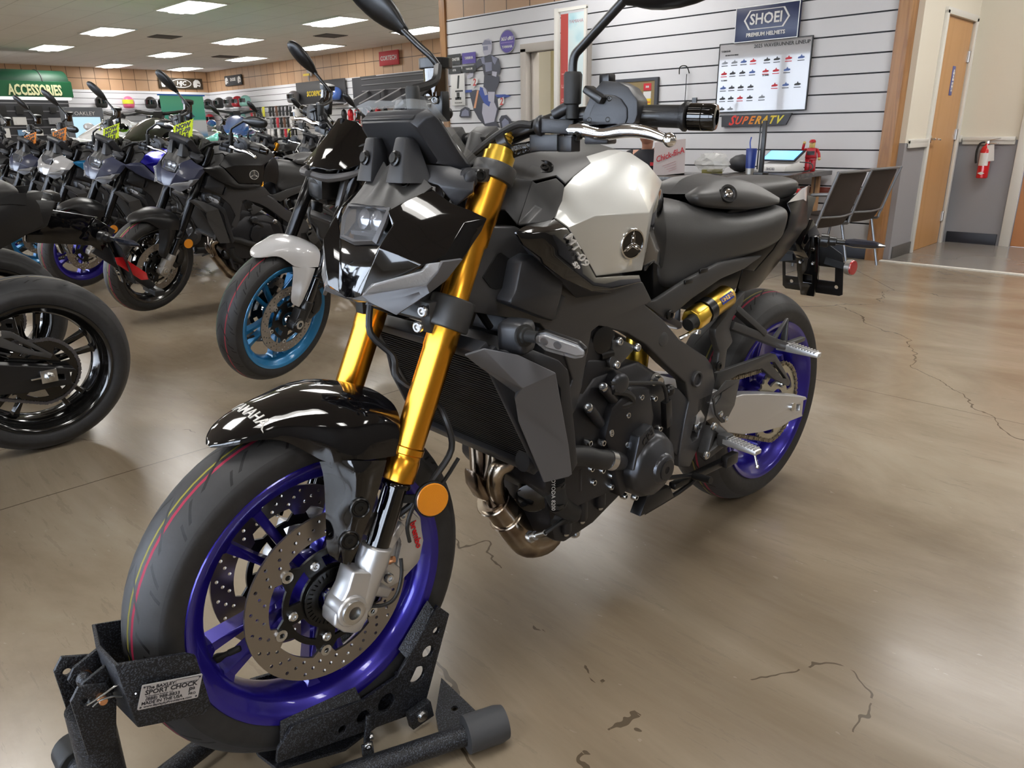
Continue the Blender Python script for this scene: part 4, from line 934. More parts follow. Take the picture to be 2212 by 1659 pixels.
    en = obj('crankcase', b, ENG, root, bevel=.012)
    b = MB(); b.prism([(.955, .36), (.93, .25), (.90, .235), (.80, .245), (.68, .29), (.66, .36)], -.09, .10)
    for x, z0, z1 in ((.90, .26, .35), (.85, .27, .35), (.79, .28, .36)): b.cyl((x, .105, z0), (x, .105, z1), .012)
    op = obj('oil_pan', b, ENG, root, bevel=.006)
    for x, z in ((.90, .262), (.85, .272), (.79, .282)): hexbolt('oil_pan_bolt', (x, .105, z), (0, 0, -1), .007, .008, BOLTM, op)
    hexbolt('drain_plug', (0.845,0.08,0.233), (.8, .6, -.1), .013, .014, BOLTM, op)
    gc = V((0.691,0.185,0.369))
    b = MB(); c = V((gc.x, 0, gc.z)); Mx = (0, 1, 0)
    b.lathe([(.12, .078), (.165, .076), (.180, .066), (.192, .042), (.200, .030)], c, Mx, 12); b.lathe([(.13, .06), (.20, .034), (.206, .028), (.206, .001)], c, Mx, 32)
    b.prism([(c.x + .075, c.z + .01), (c.x + .055, c.z + .085), (c.x + .01, c.z + .098), (c.x - .01, c.z + .05), (c.x, c.z)], .12, .172)
    gv = obj('generator_cover', b, ENGC, root, bevel=.005)
    b = MB(); b.lathe([(0, .0235), (.002, .0235), (.0025, .022), (.001, .008), (-.004, .007)], (c.x, .206, c.z), Mx, 28); obj('inspection_plug', b, ENG, gv)
    text('cover_lettering', 'CP3', .024, ENG, gv, (c.x + .028, .1735, c.z + .075), axes((-.8, 0, .6), (.6, 0, .8)) , ext=.0006)
    for a in range(7):
        aa = a * 2 * pi / 7 + .5; hexbolt('cover_bolt', (c.x + .083 * cos(aa), .135, c.z + .083 * sin(aa)), (0, 1, 0), .0075, .012, BOLTM, gv)
    # clutch / drive covers
    b = MB(); b.prism([(c.x + .11, c.z + .03), (c.x + .14, c.z + .1), (c.x + .12, c.z + .16), (c.x + .06, c.z + .19), (c.x - .01, c.z + .17), (c.x - .03, c.z + .1), (c.x, c.z - .02), (c.x + .08, c.z - .06)], .10, .148)
    dc = obj('drive_cover', b, ENG, root, bevel=.008)

    for q in ((0.811,0.148,0.472), (0.757,0.148,0.498), (0.713,0.148,0.527), (0.664,0.148,0.511), (0.836,0.148,0.459), (0.878,0.148,0.471), (0.757,0.148,0.431), (0.812,0.148,0.476), (0.787,0.135,0.364), (0.847,0.135,0.369), (0.788,0.135,0.338), (0.738,0.135,0.297), (0.819,0.135,0.387), (0.855,0.135,0.403)):
        hexbolt('cover_bolt', (q[0], q[1] - .012, q[2]), (0, 1, 0), .0075, .014, BOLTM, dc)
    # sprocket cover panel (plain plastic) and gearbox plate
    b = MB(); b.prism([(0.586,0.12,0.518)[::2], (0.537,0.12,0.496)[::2], (0.488,0.12,0.453)[::2], (0.499,0.12,0.403)[::2], (0.528,0.12,0.321)[::2], (0.564,0.12,0.358)[::2], (0.573,0.12,0.461)[::2]], .08, .125); obj('sprocket_cover', b, PLAST, root, bevel=.006)
    # cylinder side details
    b = MB(); b.prism([(0.89,0.13,0.604)[::2], (0.864,0.13,0.639)[::2], (0.796,0.13,0.624)[::2], (0.769,0.13,0.597)[::2], (0.818,0.13,0.544)[::2], (0.848,0.13,0.517)[::2], (0.888,0.13,0.515)[::2]], .08, .128); cs = obj('cylinder_side', b, ENG, root, bevel=.008)
    for a0, a1 in (((0.843,0.15,0.581), (0.778,0.13,0.527)), ((0.887,0.15,0.55), (0.828,0.13,0.496)), ((0.886,0.12,0.41), (0.885,0.12,0.361))):
        b = MB(); b.cyl(a0, a1, .011); bs = obj('bolt_boss', b, ENG, root); dd = (V(a0) - V(a1)).normalized(); hexbolt('boss_bolt', V(a0), dd, .0095, .008, BOLTM, bs)
    for a, b_, r in (((0.796,0.14,0.58), (0.789,0.16,0.583), .022),):
        b = MB(); b.lathe([(-.02, r), (.012, r), (.016, r * .8), (.018, r * .4)], (a[0], .145, a[2]), (.3, 1, 0), 20); obj('cam_chain_tensioner', b, ENGC, root)
    b = MB(); b.prism([(0.803,0.14,0.668)[::2], (0.778,0.14,0.665)[::2], (0.723,0.14,0.639)[::2], (0.743,0.14,0.628)[::2], (0.781,0.14,0.609)[::2], (0.807,0.14,0.61)[::2], (0.812,0.14,0.624)[::2], (0.802,0.14,0.643)[::2]], .128, .138); eb = obj('engine_bracket', b, PLGREY, root, bevel=.002)
    for q in ((0.787,0.14,0.663), (0.727,0.14,0.638), (0.794,0.14,0.616)): hexbolt('bracket_bolt', (q[0], .138, q[2]), (0, 1, 0), .009, .008, BOLTM if q[2] < .7 else BOLTK, eb)
    b = MB(); b.tube([(0.821,0.12,0.637), (0.796,0.13,0.64)], .012, 10, 1); b.lathe([(-.02, .028), (.01, .028), (.012, .02)], (0.819,0.12,0.67), (.2, 1, 0), 18); obj('throttle_body', b, SATIN, root)
    b = MB(); b.tube([(0.83,0.155,0.588), (0.667,0.15,0.548), (0.637,0.15,0.532), (0.623,0.148,0.505), (0.615,0.145,0.466)], .0042, 8, 4); obj('breather_pipe', b, HOSE, root)
    b = MB(); b.tube([(0.817,0.15,0.568), (0.771,0.15,0.552), (0.743,0.145,0.526), (0.777,0.14,0.523), (0.792,0.13,0.544)], .009, 8, 4); obj('coolant_bypass_hose', b, HOSE, root)
    b = MB(); b.lathe([(0, .015), (.004, .015), (.006, .010), (.02, .009)], (0.646,0.13,0.548), (.2, 1, 0), 16); obj('oil_pressure_switch', b, BOLTM, root)
    b = MB()
    for x, y in ((1090, 800), (1100, 860), (1110, 1060), (1115, 1130)): b.cyl(d6(x,y,.135) if False else (V((.68, .13, .6))), (V((.68, .14, .6))), .004, n=6)
    b = MB(); b.bar((0.619,0.145,0.494), (0.603,0.14,0.428), .022, .016, (0, 1, 0)); b.sph((0.61,0.145,0.517), .014, n=10); obj('wiring_connector', b, SATIN, root, bevel=.002)
    # coolant hoses
    b = MB(); b.tube([(1.06, .14, .49), (0.922,0.155,0.461), (0.877,0.165,0.442), (0.822,0.16,0.42), (0.756,0.13,0.386)], .0205, 16, 4); ch = obj('coolant_hose', b, HOSE, root)
    b = MB(); q0, q1 = V((0.846,0.165,0.432)), V((0.83,0.165,0.424)); b.lathe([(0, .0218), ((q1 - q0).length, .0218)], q0, q1 - q0, 20); obj('hose_clamp', b, BOLTM, ch)
    b = MB(); b.tube([(0.952,0.12,0.406), (0.948,0.12,0.371), (0.931,0.12,0.341), (0.887,0.11,0.304), (.93, .08, .30)], .021, 14, 4); ch = obj('lower_coolant_hose', b, RUB, root)
    for q0, q1 in (((0.954,0.12,0.399), (0.952,0.12,0.391)), ((0.945,0.12,0.355), (0.938,0.12,0.347))):
        b = MB(); q0 = V(q0); q1 = V(q1); b.lathe([(0, .0225), (.006, .0225)], q0, q1 - q0, 18); b.box(q0 + V((.01, .016, 0)), (.014, .012, .008)); obj('hose_clamp', b, SATIN, ch)
    text('hose_marking', 'TOYODA 8200', .011, MWHITE, ch, V((0.979,0.142,0.395)), axes((.1, .1, -1), (-.7, .6, 0)), ext=.0002)
    b = MB(); b.lathe([(0, .034), (.05, .034), (.052, .028)], (.93, .04, .36), (.6, .5, -.1), 18); obj('oil_filter', b, GLOSS, root)
    # ---- exhaust
    for i, q in enumerate(([(1.005, -.05, .50), (1.013,-0.04,0.426), (1.015,-0.035,0.391), (1.01,-0.02,0.351), (0.998,-0.005,0.317)], [(1.0, 0, .50), (1.006,0,0.421), (1.019,0.005,0.374), (1.015,0.01,0.337)], [(.99, .06, .50), (1.007,0.05,0.445), (1.03,0.04,0.431), (1.031,0.03,0.397), (1.006,0.015,0.341)])):
        b = MB(); b.tube([V((.97, q[0][1], .60))] + [V(a) for a in q], .0185, 16, 5); obj('exhaust_header', b, HEAT, root)
    b = MB(); b.tube([(1.015,0,0.347), (0.987,0,0.309), (0.95,0,0.255), (0.912,0.005,0.21), (0.869,0.01,0.209), (0.869,0.01,0.253), (.90, .01, .33)], .03, 20, 5, radii=[.034, .034, .0375, .042, .043, .041, .04]); ex = obj('exhaust_collector', b, HEAT, root)
    for q0, q1, r in (((1.012,0,0.34), (1.003,0,0.328), .0365), ((0.977,0,0.294), (0.968,0,0.283), .0385)):
        b = MB(); q0 = V(q0); q1 = V(q1); b.lathe([(0, r), (.002, r + .002), (.004, r)], q0, q1 - q0, 24); obj('weld_seam', b, HEAT, ex)
    b = MB(); b.prism([(1.065,0,0.427)[::2], (1.039,0,0.398)[::2], (1.014,0,0.386)[::2], (1.019,0,0.345)[::2], (1.041,0,0.348)[::2], (1.062,0,0.387)[::2]], -.03, .015); obj('heat_shield', b, HEAT, ex, bevel=.008)
    b = MB(); q0, q1 = V((0.958,0.055,0.253)), V((0.958,0.1,0.282)); b.lathe([(0, .013), (.004, .013), (.005, .010), (.02, .010), (.021, .006), ((q1 - q0).length, .006)], q0, q1 - q0, 12); ox = obj('oxygen_sensor', b, BOLTM, root)
    b = MB(); b.tube([q1, V((0.934,0.11,0.295)), V((0.902,0.11,0.301)), V((0.865,0.1,0.297))], .0045, 8, 4); obj('sensor_lead', b, HOSE, ox)
    b = MB(); b.lathe([(0, .05), (.16, .055), (.30, .055), (.34, .04)], (.92, -.02, .32), (-1, 0, -.12), 20); b.bar((.62, -.05, .26), (.42, -.09, .24), .12, .1, (0, 1, 0)); obj('muffler', b, SATIN, root, bevel=.01)
    # ---- seat
    def sec(x, w, zt, ze, zb, wb): return [(x, 0, zt), (x, w * .45, zt - (zt - ze) * .08), (x, w * .82, zt - (zt - ze) * .42), (x, w, ze), (x, w * 1.04, ze - (ze - zb) * .25), (x, w * 1.0, ze - (ze - zb) * .6), (x, wb, zb), (x, wb * .6, zb - .002)]
    b = MB(); rows = [sec(*q) for q in ((.60, .070, .905, .872, .775, .085), (.585, .088, .920, .868, .735, .105), (.53, .102, .926, .857, .725, .115), (.47, .112, .920, .851, .742, .120), (.40, .124, .900, .848, .757, .125), (.32, .136, .880, .850, .768, .132), (.24, .143, .878, .857, .775, .138), (.17, .146, .883, .866, .782, .140), (.125, .140, .886, .874, .795, .135), (.105, .11, .885, .868, .82, .105))]
    b.grid(rows); b.vf(rows[0], [tuple(range(8))]); b.vf(rows[-1], [tuple(range(8))]); obj('rider_seat', b, SEATM, root, mirror=True, sub=2)
    # pillion seat and the locking cover
    b = MB(); rows = [sec(*q) for q in ((.265, .05, .920, .905, .88, .05), (.23, .075, .938, .918, .88, .08), (.16, .092, .944, .926, .885, .095), (.08, .098, .946, .930, .888, .098), (.01, .094, .946, .932, .892, .092), (-.03, .082, .940, .928, .896, .08), (-.045, .06, .925, .915, .90, .06))]
    b.grid(rows); b.vf(rows[0], [tuple(range(8))]); b.vf(rows[-1], [tuple(range(8))]); obj('pillion_seat', b, SEATM, root, mirror=True, sub=2)
    for s in (1, -1):
        f = F(s); b = MB()
        g = [[(0.442,0.045,0.924), (0.401,0.052,0.94), (0.351,0.066,0.95), (0.287,0.08,0.951), (0.207,0.096,0.931), (0.125,0.112,0.897)],
             [(0.456,0.055,0.92), (0.446,0.082,0.927), (0.392,0.1,0.927), (0.322,0.11,0.924), (0.238,0.115,0.913), (0.137,0.118,0.894)],
             [(0.453,0.062,0.909), (0.442,0.088,0.905), (0.395,0.104,0.901), (0.324,0.114,0.895), (0.243,0.12,0.893), (0.145,0.122,0.889)],
             [(0.44,0.062,0.901), (0.419,0.084,0.895), (0.373,0.098,0.889), (0.307,0.108,0.883), (0.234,0.116,0.881), (0.146,0.121,0.886)]]
        b = patch([[f(q) for q in r] for r in g], 4, 4); b.grid([smooth([f(q) for q in g[0]], 4), smooth([(q[0], 0, q[2] - .002 + (.012 if 0 < i < 5 else 0)) for i, q in enumerate(g[0])], 4)])
        sc = obj('seat_lock_cover', b, PLGREY, root)
        if s > 0:
            c = V((0.368,0.112,0.924)); nr = V((.45, .85, .45)).normalized()
            b = MB(); b.lathe([(-.004, .022), (.0012, .021), (.001, .016), (-.002, .0135), (-.002, .001)], c, nr, 24); obj('lock_recess', b, SATIN, sc)
            b = MB(); b.lathe([(-.004, .0095), (.002, .0095), (.003, .008), (.003, .001)], c, nr, 18); b2 = obj('seat_lock', b, CHROME, sc)
            b = MB(); b.box(c + nr * .0032, (.008, .002, .0015), axes((1, -.5, 0), (0, 0, 1))); obj('key_slot', b, BLK, sc)
    # ---- tail
    for s in (1, -1):
        f = F(s); b = MB()
        g = [(-0.02,0.098,0.911), (-0.11,0.075,0.914), (-0.089,0.085,0.867), (-0.09,0.088,0.81), (-0.01,0.098,0.771), (0.114,0.108,0.717), (0.191,0.112,0.68), (0.31,0.118,0.683), (0.25,0.13,0.732), (0.181,0.138,0.777), (0.121,0.138,0.826), (0.097,0.132,0.861), (0.102,0.122,0.883), (0.048,0.125,0.85), (0.052,0.122,0.806), (-0.013,0.105,0.883), (0.313,0.134,0.746)]
        b.vf([f(q) for q in g], [(0, 1, 2, 15), (15, 2, 3, 13), (13, 3, 4, 14), (12, 0, 15), (12, 15, 13, 11), (11, 13, 14, 10), (10, 14, 9), (14, 4, 5, 9), (9, 5, 6, 8), (8, 6, 7, 16)])
        tl = obj('tail_cowl', b, TAILG, root, thick=.004, bevel=.003)
        b = MB(); b.vf([f(q) for q in ((0.11,0.127,0.886), (-0.008,0.103,0.912), (-0.055,0.092,0.914), (-0.048,0.097,0.876), (-0.004,0.109,0.885))], [(0, 1, 4), (1, 2, 3, 4)]); obj('tail_stripe', b, WHITE, tl, thick=.002, off=1)
        b = MB(); b.vf([f(q) for q in ((-0.019,0.102,0.912), (-0.036,0.098,0.912), (-0.026,0.103,0.885), (-0.007,0.108,0.887))], [(0, 1, 2, 3)]);  obj('tail_pinstripe', b, BLUEP, tl, thick=.003, off=1)
        b = MB(); g = [(0.667,0.1,0.717), (0.633,0.108,0.718), (0.533,0.12,0.751), (0.416,0.128,0.774), (0.31,0.13,0.773), (0.223,0.128,0.768), (0.311,0.13,0.746), (0.411,0.128,0.735), (0.516,0.122,0.704), (0.571,0.118,0.681), (0.594,0.112,0.67)]
        b.vf([f(q) for q in g], [(0, 1, 9, 10), (1, 2, 8, 9), (2, 3, 7, 8), (3, 4, 6, 7), (4, 5, 6)]); sf = obj('seat_rail_cover', b, PLGREY, root, thick=.014, off=0, bevel=.004)
        for q in ((0.594,0.118,0.681),): hexbolt('rail_bolt', (q[0], (q[1] + .006) * s, q[2]), (0, s, 0), .012, .006, BOLTK, sf)
        for q in ((0.48,0.13,0.764), (0.531,0.126,0.746)):
            b = MB(); b.box(f(q), (.03, .006, .01)); obj('rail_tab', b, SATIN, sf, bevel=.002)
    b = MB(); b.prism([(.60, .70), (.61, .84), (.50, .868), (.34, .87), (.26, .90), (-.02, .90), (-.14, .88), (-.10, .80), (.16, .72), (.30, .66), (.45, .66)], -.085, .085); obj('under_tail_tray', b, SATIN, root, bevel=.006)
    b = MB(); b.box((-.15, 0, .885), (.03, .10, .03)); obj('tail_light', b, RED, root, bevel=.006)
    # licence plate bracket, rear signals
    b = MB(); x0 = -.30
    b.bar((-.06, 0, .80), (-.27, 0, .755), .12, .03, (0, 1, 0), .10, .02); b.bar((-.24, 0, .77), (-.30, 0, .72), .09, .04, (0, 1, 0))
    M = axes((0, 1, 0), (.22, 0, .97))
    b.plate([(-.035, .09), (.035, .09), (.035, -.02), (.022, -.105), (-.022, -.105), (-.035, -.02)], [[(-.014, -.035), (-.014, -.06), (.014, -.06), (.014, -.035)]], .012, (x0 - .012, 0, .665), M)
    lb = obj('plate_bracket', b, GLOSS, root, bevel=.002)
    b = MB(); b.plate([(-.09, .02), (-.03, .09), (.03, .09), (.10, .045), (.105, .02), (.105, -.085), (.095, -.09), (-.08, -.09), (-.09, -.08)], [[(.03, .0), (.08, .0), (.08, -.045), (.03, -.045)], [(-.08, .0), (-.04, .0), (-.04, -.045), (-.08, -.045)]] + [circ(x, -.062, .006, 8) for x in (-.06, .085)], .003, (x0 - .024, 0, .66), M); obj('plate_holder', b, SATIN, lb, bevel=.001)
    for x, z in ((-.02, .05), (.02, .05), (-.02, .005), (.02, .005)): hexbolt('bracket_bolt', V((x0 - .004, 0, .665)) + M @ V((x, z, .0)), (1, 0, -.2), .0055, .006, BOLTM, lb)
    for s in (1, -1):
        c = V((x0 - .03, .125 * s, .665)); b = MB(); b.lathe([(-.012, .022), (0, .024), (.004, .024)], c, (.1, s, 0), 24); rf = obj('rear_side_reflector', b, ALUD, root)
        b = MB(); b.lathe([(.004, .0225), (.008, .021), (.009, .001)], c, (.1, s, 0), 24); obj('reflector_lens', b, RED, rf)
        b = MB(); b.bar(c, (x0 - .02, .05 * s, .68), .02, .02); obj('reflector_arm', b, SATIN, rf)
        e = V((-.275, .07 * s, .745)); tp = V((-.34, .225 * s, .735)); u = (tp - e).normalized()
        b = MB(); b.lathe([(-.02, .02), (.0, .02), (.004, .014), (.022, .013), (.024, .008), (.05, .008)], e, u, 16); sb = obj('turn_signal', b, SATIN, root)
        b = MB(); b.tube([e + u * .045, e + u * .07, e + u * .12, e + u * .155], .012, 8, 2, radii=[.008, .013, .012, .003]); obj('signal_housing', b, mat('signal_dark', (.02, .025, .045), .15, coat=1), sb)
    # ---- rear shock reservoir
    q0, q1 = V((0.509,0.125,0.653)), V((0.368,0.125,0.687)); u = (q1 - q0).normalized(); ln = (q1 - q0).length
    b = MB(); b.lathe([(.35 * ln, .0262), (.36 * ln, .0275), (1.0 * ln, .0275), (1.03 * ln, .025), (1.03 * ln, .001)], q0, u, 28); sh = obj('shock_reservoir', b, GOLD2, root)
    b = MB(); b.lathe([(0, .026), (.012, .028), (.3 * ln, .028), (.32 * ln, .026)], q0, u, 8); obj('reservoir_head', b, GOLD2, sh, bevel=.002)
    b = MB(); b.lathe([(.33 * ln, .0285), (.50 * ln, .0285)], q0, u, 28); obj('reservoir_band', b, SATIN, sh)
    b = MB(); b.lathe([(-.022, .015), (-.004, .016), (0, .018), (.002, .016)], q0 + V((0, .006, 0)), u, 16); obj('damping_knob', b, RUB, sh)
    cc = q0 + u * ln * .78; up = V((0, 0, 1)); nn = V((.5, .75, .3)).normalized(); nn = (nn - u * nn.dot(u)).normalized(); Mn = Matrix((-(-u), nn.cross(u), nn)).transposed()
    def wrap(p): a = p.y / .0277; return cc + u * p.x + (nn * cos(a) + nn.cross(u) * sin(a)) * (.0278 + p.z)
    b = MB(); b.grid([[wrap(V((x, y, 0))) for x in (-.024, .024)] for y in [-.0085 + .0017 * k for k in range(11)]]); obj('reservoir_label', b, mat('label_blue', (.02, .05, .35), .4), sh, thick=.0004, off=1)
    text('reservoir_lettering', 'ÖHLINS', .013, GOLD2, sh, fn=lambda p: wrap(V((p.x, p.y, .0008))), ext=.0003, bold=.0003)
    b = MB(); b.tube([(0.528,0.11,0.612), (0.513,0.12,0.62), (0.493,0.12,0.624), (0.47,0.12,0.622)], .005, 8, 4); b.cyl((0.474,0.12,0.615), (0.472,0.12,0.624), .009); obj('shock_hose', b, BOLTM, sh)
    b = MB(); b.lathe([(0, .022), (.03, .03), (.20, .03), (.24, .02)], (.56, .0, .42), (-.15, 0, 1), 18); b.cyl((.56, 0, .38), (.50, 0, .74), .012); obj('rear_shock', b, GOLD2, root)
    # ---- swingarm
    b = MB(); sp = [(0.41,0.13,0.43), (0.376,0.13,0.431), (0.278,0.13,0.422), (0.142,0.13,0.388), (0.033,0.13,0.357), (-0.085,0.13,0.322), (-0.094,0.13,0.312), (-0.071,0.13,0.314), (-0.072,0.13,0.273), (-0.078,0.13,0.264), (-0.004,0.13,0.27), (0.048,0.13,0.267), (0.164,0.13,0.284), (0.26,0.13,0.306), (0.339,0.13,0.335), (0.379,0.13,0.367)]
    b.prism([q[::2] for q in sp], .102, .145, holes=[[(-0.029,0.13,0.313)[::2], (-0.053,0.13,0.308)[::2], (-0.053,0.13,0.288)[::2], (-0.033,0.13,0.292)[::2]]])
    sw = obj('swingarm', b, ALU, root, bevel=.010, bseg=3, ang=45)
    b = MB(); b.prism([(q[0], q[2]) for q in sp], -.145, -.105); b.box((.42, 0, .42), (.09, .26, .07)); obj('swingarm_right_arm', b, ALU, sw, bevel=.01)
    hexbolt('chain_adjuster', (-.055, .125, .315), (-1, 0, 0), .008, .02, BOLTM, sw)
    b = MB(); b.lathe([(-.15, .012), (.15, .012)], RA, (0, 1, 0), 18); obj('rear_axle', b, BOLTM, root)
    # ---- rear wheel
    tyre('rear_tyre', RA, .315, .090, TYRE2, root)
    P['rimr'] = rim('rear_wheel_rim', RA, .080, BLUE, root, R(20))
    b = MB(); N = 45; out = []
    for i in range(N):
        a = i * 2 * pi / N; out += [(.112 * cos(a - .03), .112 * sin(a - .03)), (.119 * cos(a), .119 * sin(a)), (.112 * cos(a + .03), .112 * sin(a + .03)), (.109 * cos(a + .07), .109 * sin(a + .07))]
    M = Matrix(((1, 0, 0), (0, 0, -1), (0, 1, 0)))
    b.plate(out, [circ(0, 0, .04, 20)] + [arc(0, 0, .094, a - .38, a + .38, 6) + arc(0, 0, .066, a + .28, a - .28, 5) for a in [i * 2 * pi / 5 for i in range(5)]], .006, (0, 0, 0), M)
    spk = obj('rear_sprocket', b, SPRK, root, loc=(0, .092, .315), flat=True)
    for i in range(5): a = (i + .5) * 2 * pi / 5; hexbolt('sprocket_nut', (.056 * cos(a), .003, .056 * sin(a)), (0, 1, 0), .010, .01, BOLTM, spk)
    # chain: run of links
    front = V((.52, 0, .43)); r1, r2 = .1165, .034; path = []
    an = atan2(front.z - .315, front.x)
    for k in range(41): a = an + pi / 2 + .12 + (pi - .24) * k / 40; path.append(V((r1 * cos(a), .092, .315 + r1 * sin(a))))
    for k in range(13): a = an - pi / 2 + .12 + (pi - .24) * k / 12; path.append(V((front.x + r2 * cos(a), .092, front.z + r2 * sin(a))))
    path.append(path[0]); b = MB(); acc = 0; seg = .0159; i = 0; pos = path[0].copy(); pts = [pos.copy()]
    while i < len(path) - 1:
        d = path[i + 1] - pos
        if d.length < seg - acc: acc += d.length; pos = path[i + 1].copy(); i += 1
        else: pos = pos + d.normalized() * (seg - acc); acc = 0; pts.append(pos.copy())
    for k in range(len(pts) - 1):
        a, c = pts[k], pts[k + 1]; u = (c - a).normalized(); w_ = V((0, 1, 0)).cross(u); Mk = Matrix((u, w_, -V((0, 1, 0)))).transposed()
        ol = [(-.006, .0035), (-.0035, .0062), (0, .0045 + 0), (.0159, .0045), (.0194, .0062), (.022, .0035), (.022, -.0035), (.0194, -.0062), (.0159, -.0045), (0, -.0045), (-.0035, -.0062), (-.006, -.0035)]
        off = .0065 if k % 2 else .0045
        for sgn in (1, -1): b.plate(ol, [], .0016, a + V((0, off * sgn, 0)), Mk)
        b.cyl(a + V((0, -.009, 0)), a + V((0, .009, 0)), .0035, n=8)
    P['chain'] = obj('drive_chain', b, CHAINM, root, flat=True)
    # guards, hangers and pegs
    for s in (1, -1):
        f = F(s)
        if s > 0:
            b = MB(); b.prism([q[::2] for q in ((0.362,0.115,0.491), (0.342,0.115,0.493), (0.091,0.115,0.485), (0.068,0.115,0.477), (-0.037,0.115,0.375), (-0.028,0.115,0.362), (0.069,0.115,0.408), (0.14,0.115,0.454), (0.259,0.115,0.464), (0.337,0.115,0.455), (0.361,0.115,0.417), (0.38,0.115,0.429))], .104, .116, holes=[[(0.097,0.115,0.461)[::2], (0.072,0.115,0.457)[::2], (-0.007,0.115,0.39)[::2], (0.012,0.115,0.395)[::2]]])
            obj('chain_guard', b, PLGREY, root, bevel=.002)
        b = MB(); b.prism([q[::2] for q in ((0.369,0.15,0.481), (0.307,0.15,0.469), (0.322,0.15,0.405), (0.358,0.15,0.369), (0.377,0.15,0.372), (0.407,0.15,0.401), (0.427,0.15,0.45))], .142 * s, .147 * s, holes=[[(0.388,0.15,0.456)[::2], (0.389,0.15,0.443)[::2], (0.413,0.15,0.429)[::2], (0.418,0.15,0.447)[::2]]]); hg = obj('heel_guard', b, PLGREY, root, bevel=.0015)
        for q in ((0.388,0.147,0.4), (0.361,0.147,0.379)): hexbolt('guard_bolt', f((q[0], .147, q[2])), (0, s, 0), .008, .004, BOLTM, hg)
        b = MB(); b.prism([q[::2] for q in ((0.418,0.125,0.599), (0.419,0.125,0.618), (0.379,0.125,0.642), (0.332,0.125,0.675), (0.294,0.125,0.691), (0.301,0.125,0.661), (0.343,0.125,0.633), (0.354,0.125,0.606), (0.334,0.125,0.57), (0.358,0.125,0.555), (0.361,0.125,0.533), (0.362,0.125,0.507), (0.387,0.125,0.509), (0.399,0.125,0.528), (0.393,0.125,0.556))], .116 * s, .136 * s)
        sb = obj('passenger_hanger', b, PLGREY, root, bevel=.005)
        hexbolt('hanger_bolt', f((0.395,0.135,0.522)), (0, s, 0), .012, .006, BOLTK, sb)
        pg = V(f((0.135,0.165,0.525)))
        b = MB(); b.bar(f((0.329,0.125,0.654)), f((0.228,0.155,0.574)), .016, .026, (0, 1, 0)); b.bar(f((0.347,0.125,0.614)), pg, .02, .034, (0, 1, 0)); b.bar(f((0.252,0.15,0.585)), pg, .014, .016, (0, 1, 0))
        b.bar(pg, f((0.126,0.165,0.598)), .010, .022, (0, 1, 0), .006, .008); b.bar(f((0.191,0.165,0.552)), f((0.127,0.165,0.596)), .008, .014, (0, 1, 0), .006, .008)
        b.bar(pg, f((0.024,0.165,0.523)), .012, .02, (0, 1, 0), .012, .016); obj('passenger_footrest_bracket', b, PLGREY, sb, bevel=.003)
        e = V((pg.x, pg.y + .10 * s, pg.z - .006)); b = MB(); b.bar(pg - V((0, .012 * s, 0)), e, .028, .022, (0, 0, 1), .022, .012)
        pp = obj('passenger_footrest', b, ALU, root, bevel=.003)
        b = MB()
        for k in range(9): b.box(pg.lerp(e, .25 + k * .08) + V((0, 0, .011 - k * .0006)), (.026, .004, .004))
        obj('footrest_ribs', b, ALU, pp); hexbolt('footrest_pin', pg + V((.0, .0, .011)), (0, 0, 1), .009, .005, BOLTM, pp)
        rg = V(f((0.422,0.185,0.353)))
        b = MB(); b.bar(f((0.416,0.14,0.374)), f((0.398,0.165,0.349)), .02, .03, (0, 1, 0)); b.bar(f((0.447,0.145,0.31)), f((0.397,0.165,0.341)), .02, .03, (0, 1, 0)); b.bar(f((0.416,0.14,0.374)), f((0.447,0.145,0.31)), .016, .03, (0, 1, 0)); b.box(rg, (.03, .03, .03))
        fh = obj('rider_footrest_bracket', b, PLGREY, root, bevel=.004)
        for q in ((0.426,0.148,0.379), (0.457,0.152,0.315)): hexbolt('footrest_bolt', f((q[0], q[1] + .004, q[2])), (0, s, 0), .011, .007, BOLTM, fh)
        e = V((rg.x + .006, rg.y + .092 * s, rg.z - .004)); b = MB(); b.bar(rg, e, .030, .018, (0, 0, 1), .026, .012); rp = obj('rider_footrest', b, ALU, root, bevel=.003)
        b = MB()
        for k in range(9):
            for j in (-1, 0, 1): b.box(rg.lerp(e, .2 + k * .09) + V((j * .009, 0, .010 - k * .0004)), (.006, .005, .004))
        obj('footrest_studs', b, ALU, rp); b = MB(); b.cyl(e + V((0, -.012 * s, 0)), e + V((-.0, 0, -.035)), .003, n=8); b.sph(e + V((0, 0, -.036)), .005, n=8); obj('feeler_bolt', b, BOLTM, rp)
    b = MB(); b.tube([(0.576,0.13,0.285), (0.481,0.14,0.262), (0.471,0.16,0.256)], .006, 8, 2); b.cyl((0.494,0.15,0.269), (0.498,0.2,0.275), .009, n=12); b.tube([(0.593,0.08,0.18), (0.507,0.12,0.22), (0.46,0.14,0.25)], .006, 8, 2); obj('gear_lever', b, SATIN, root)
    # side stand folded up, battery-side odds
    b = MB(); b.bar((0.539,0.12,0.247), (0.289,0.13,0.244), .016, .02, (0, 1, 0)); b.box((0.313,0.14,0.251), (.055, .02, .03)); obj('side_stand', b, SATIN, root, bevel=.003)
    b = MB(); b.prism([(0.662,0.11,0.212)[::2], (0.638,0.11,0.255)[::2], (0.545,0.11,0.249)[::2], (0.527,0.11,0.214)[::2], (0.598,0.11,0.212)[::2]], .09, .12); sw2 = obj('stand_switch', b, SATIN, root, bevel=.003)
    return P

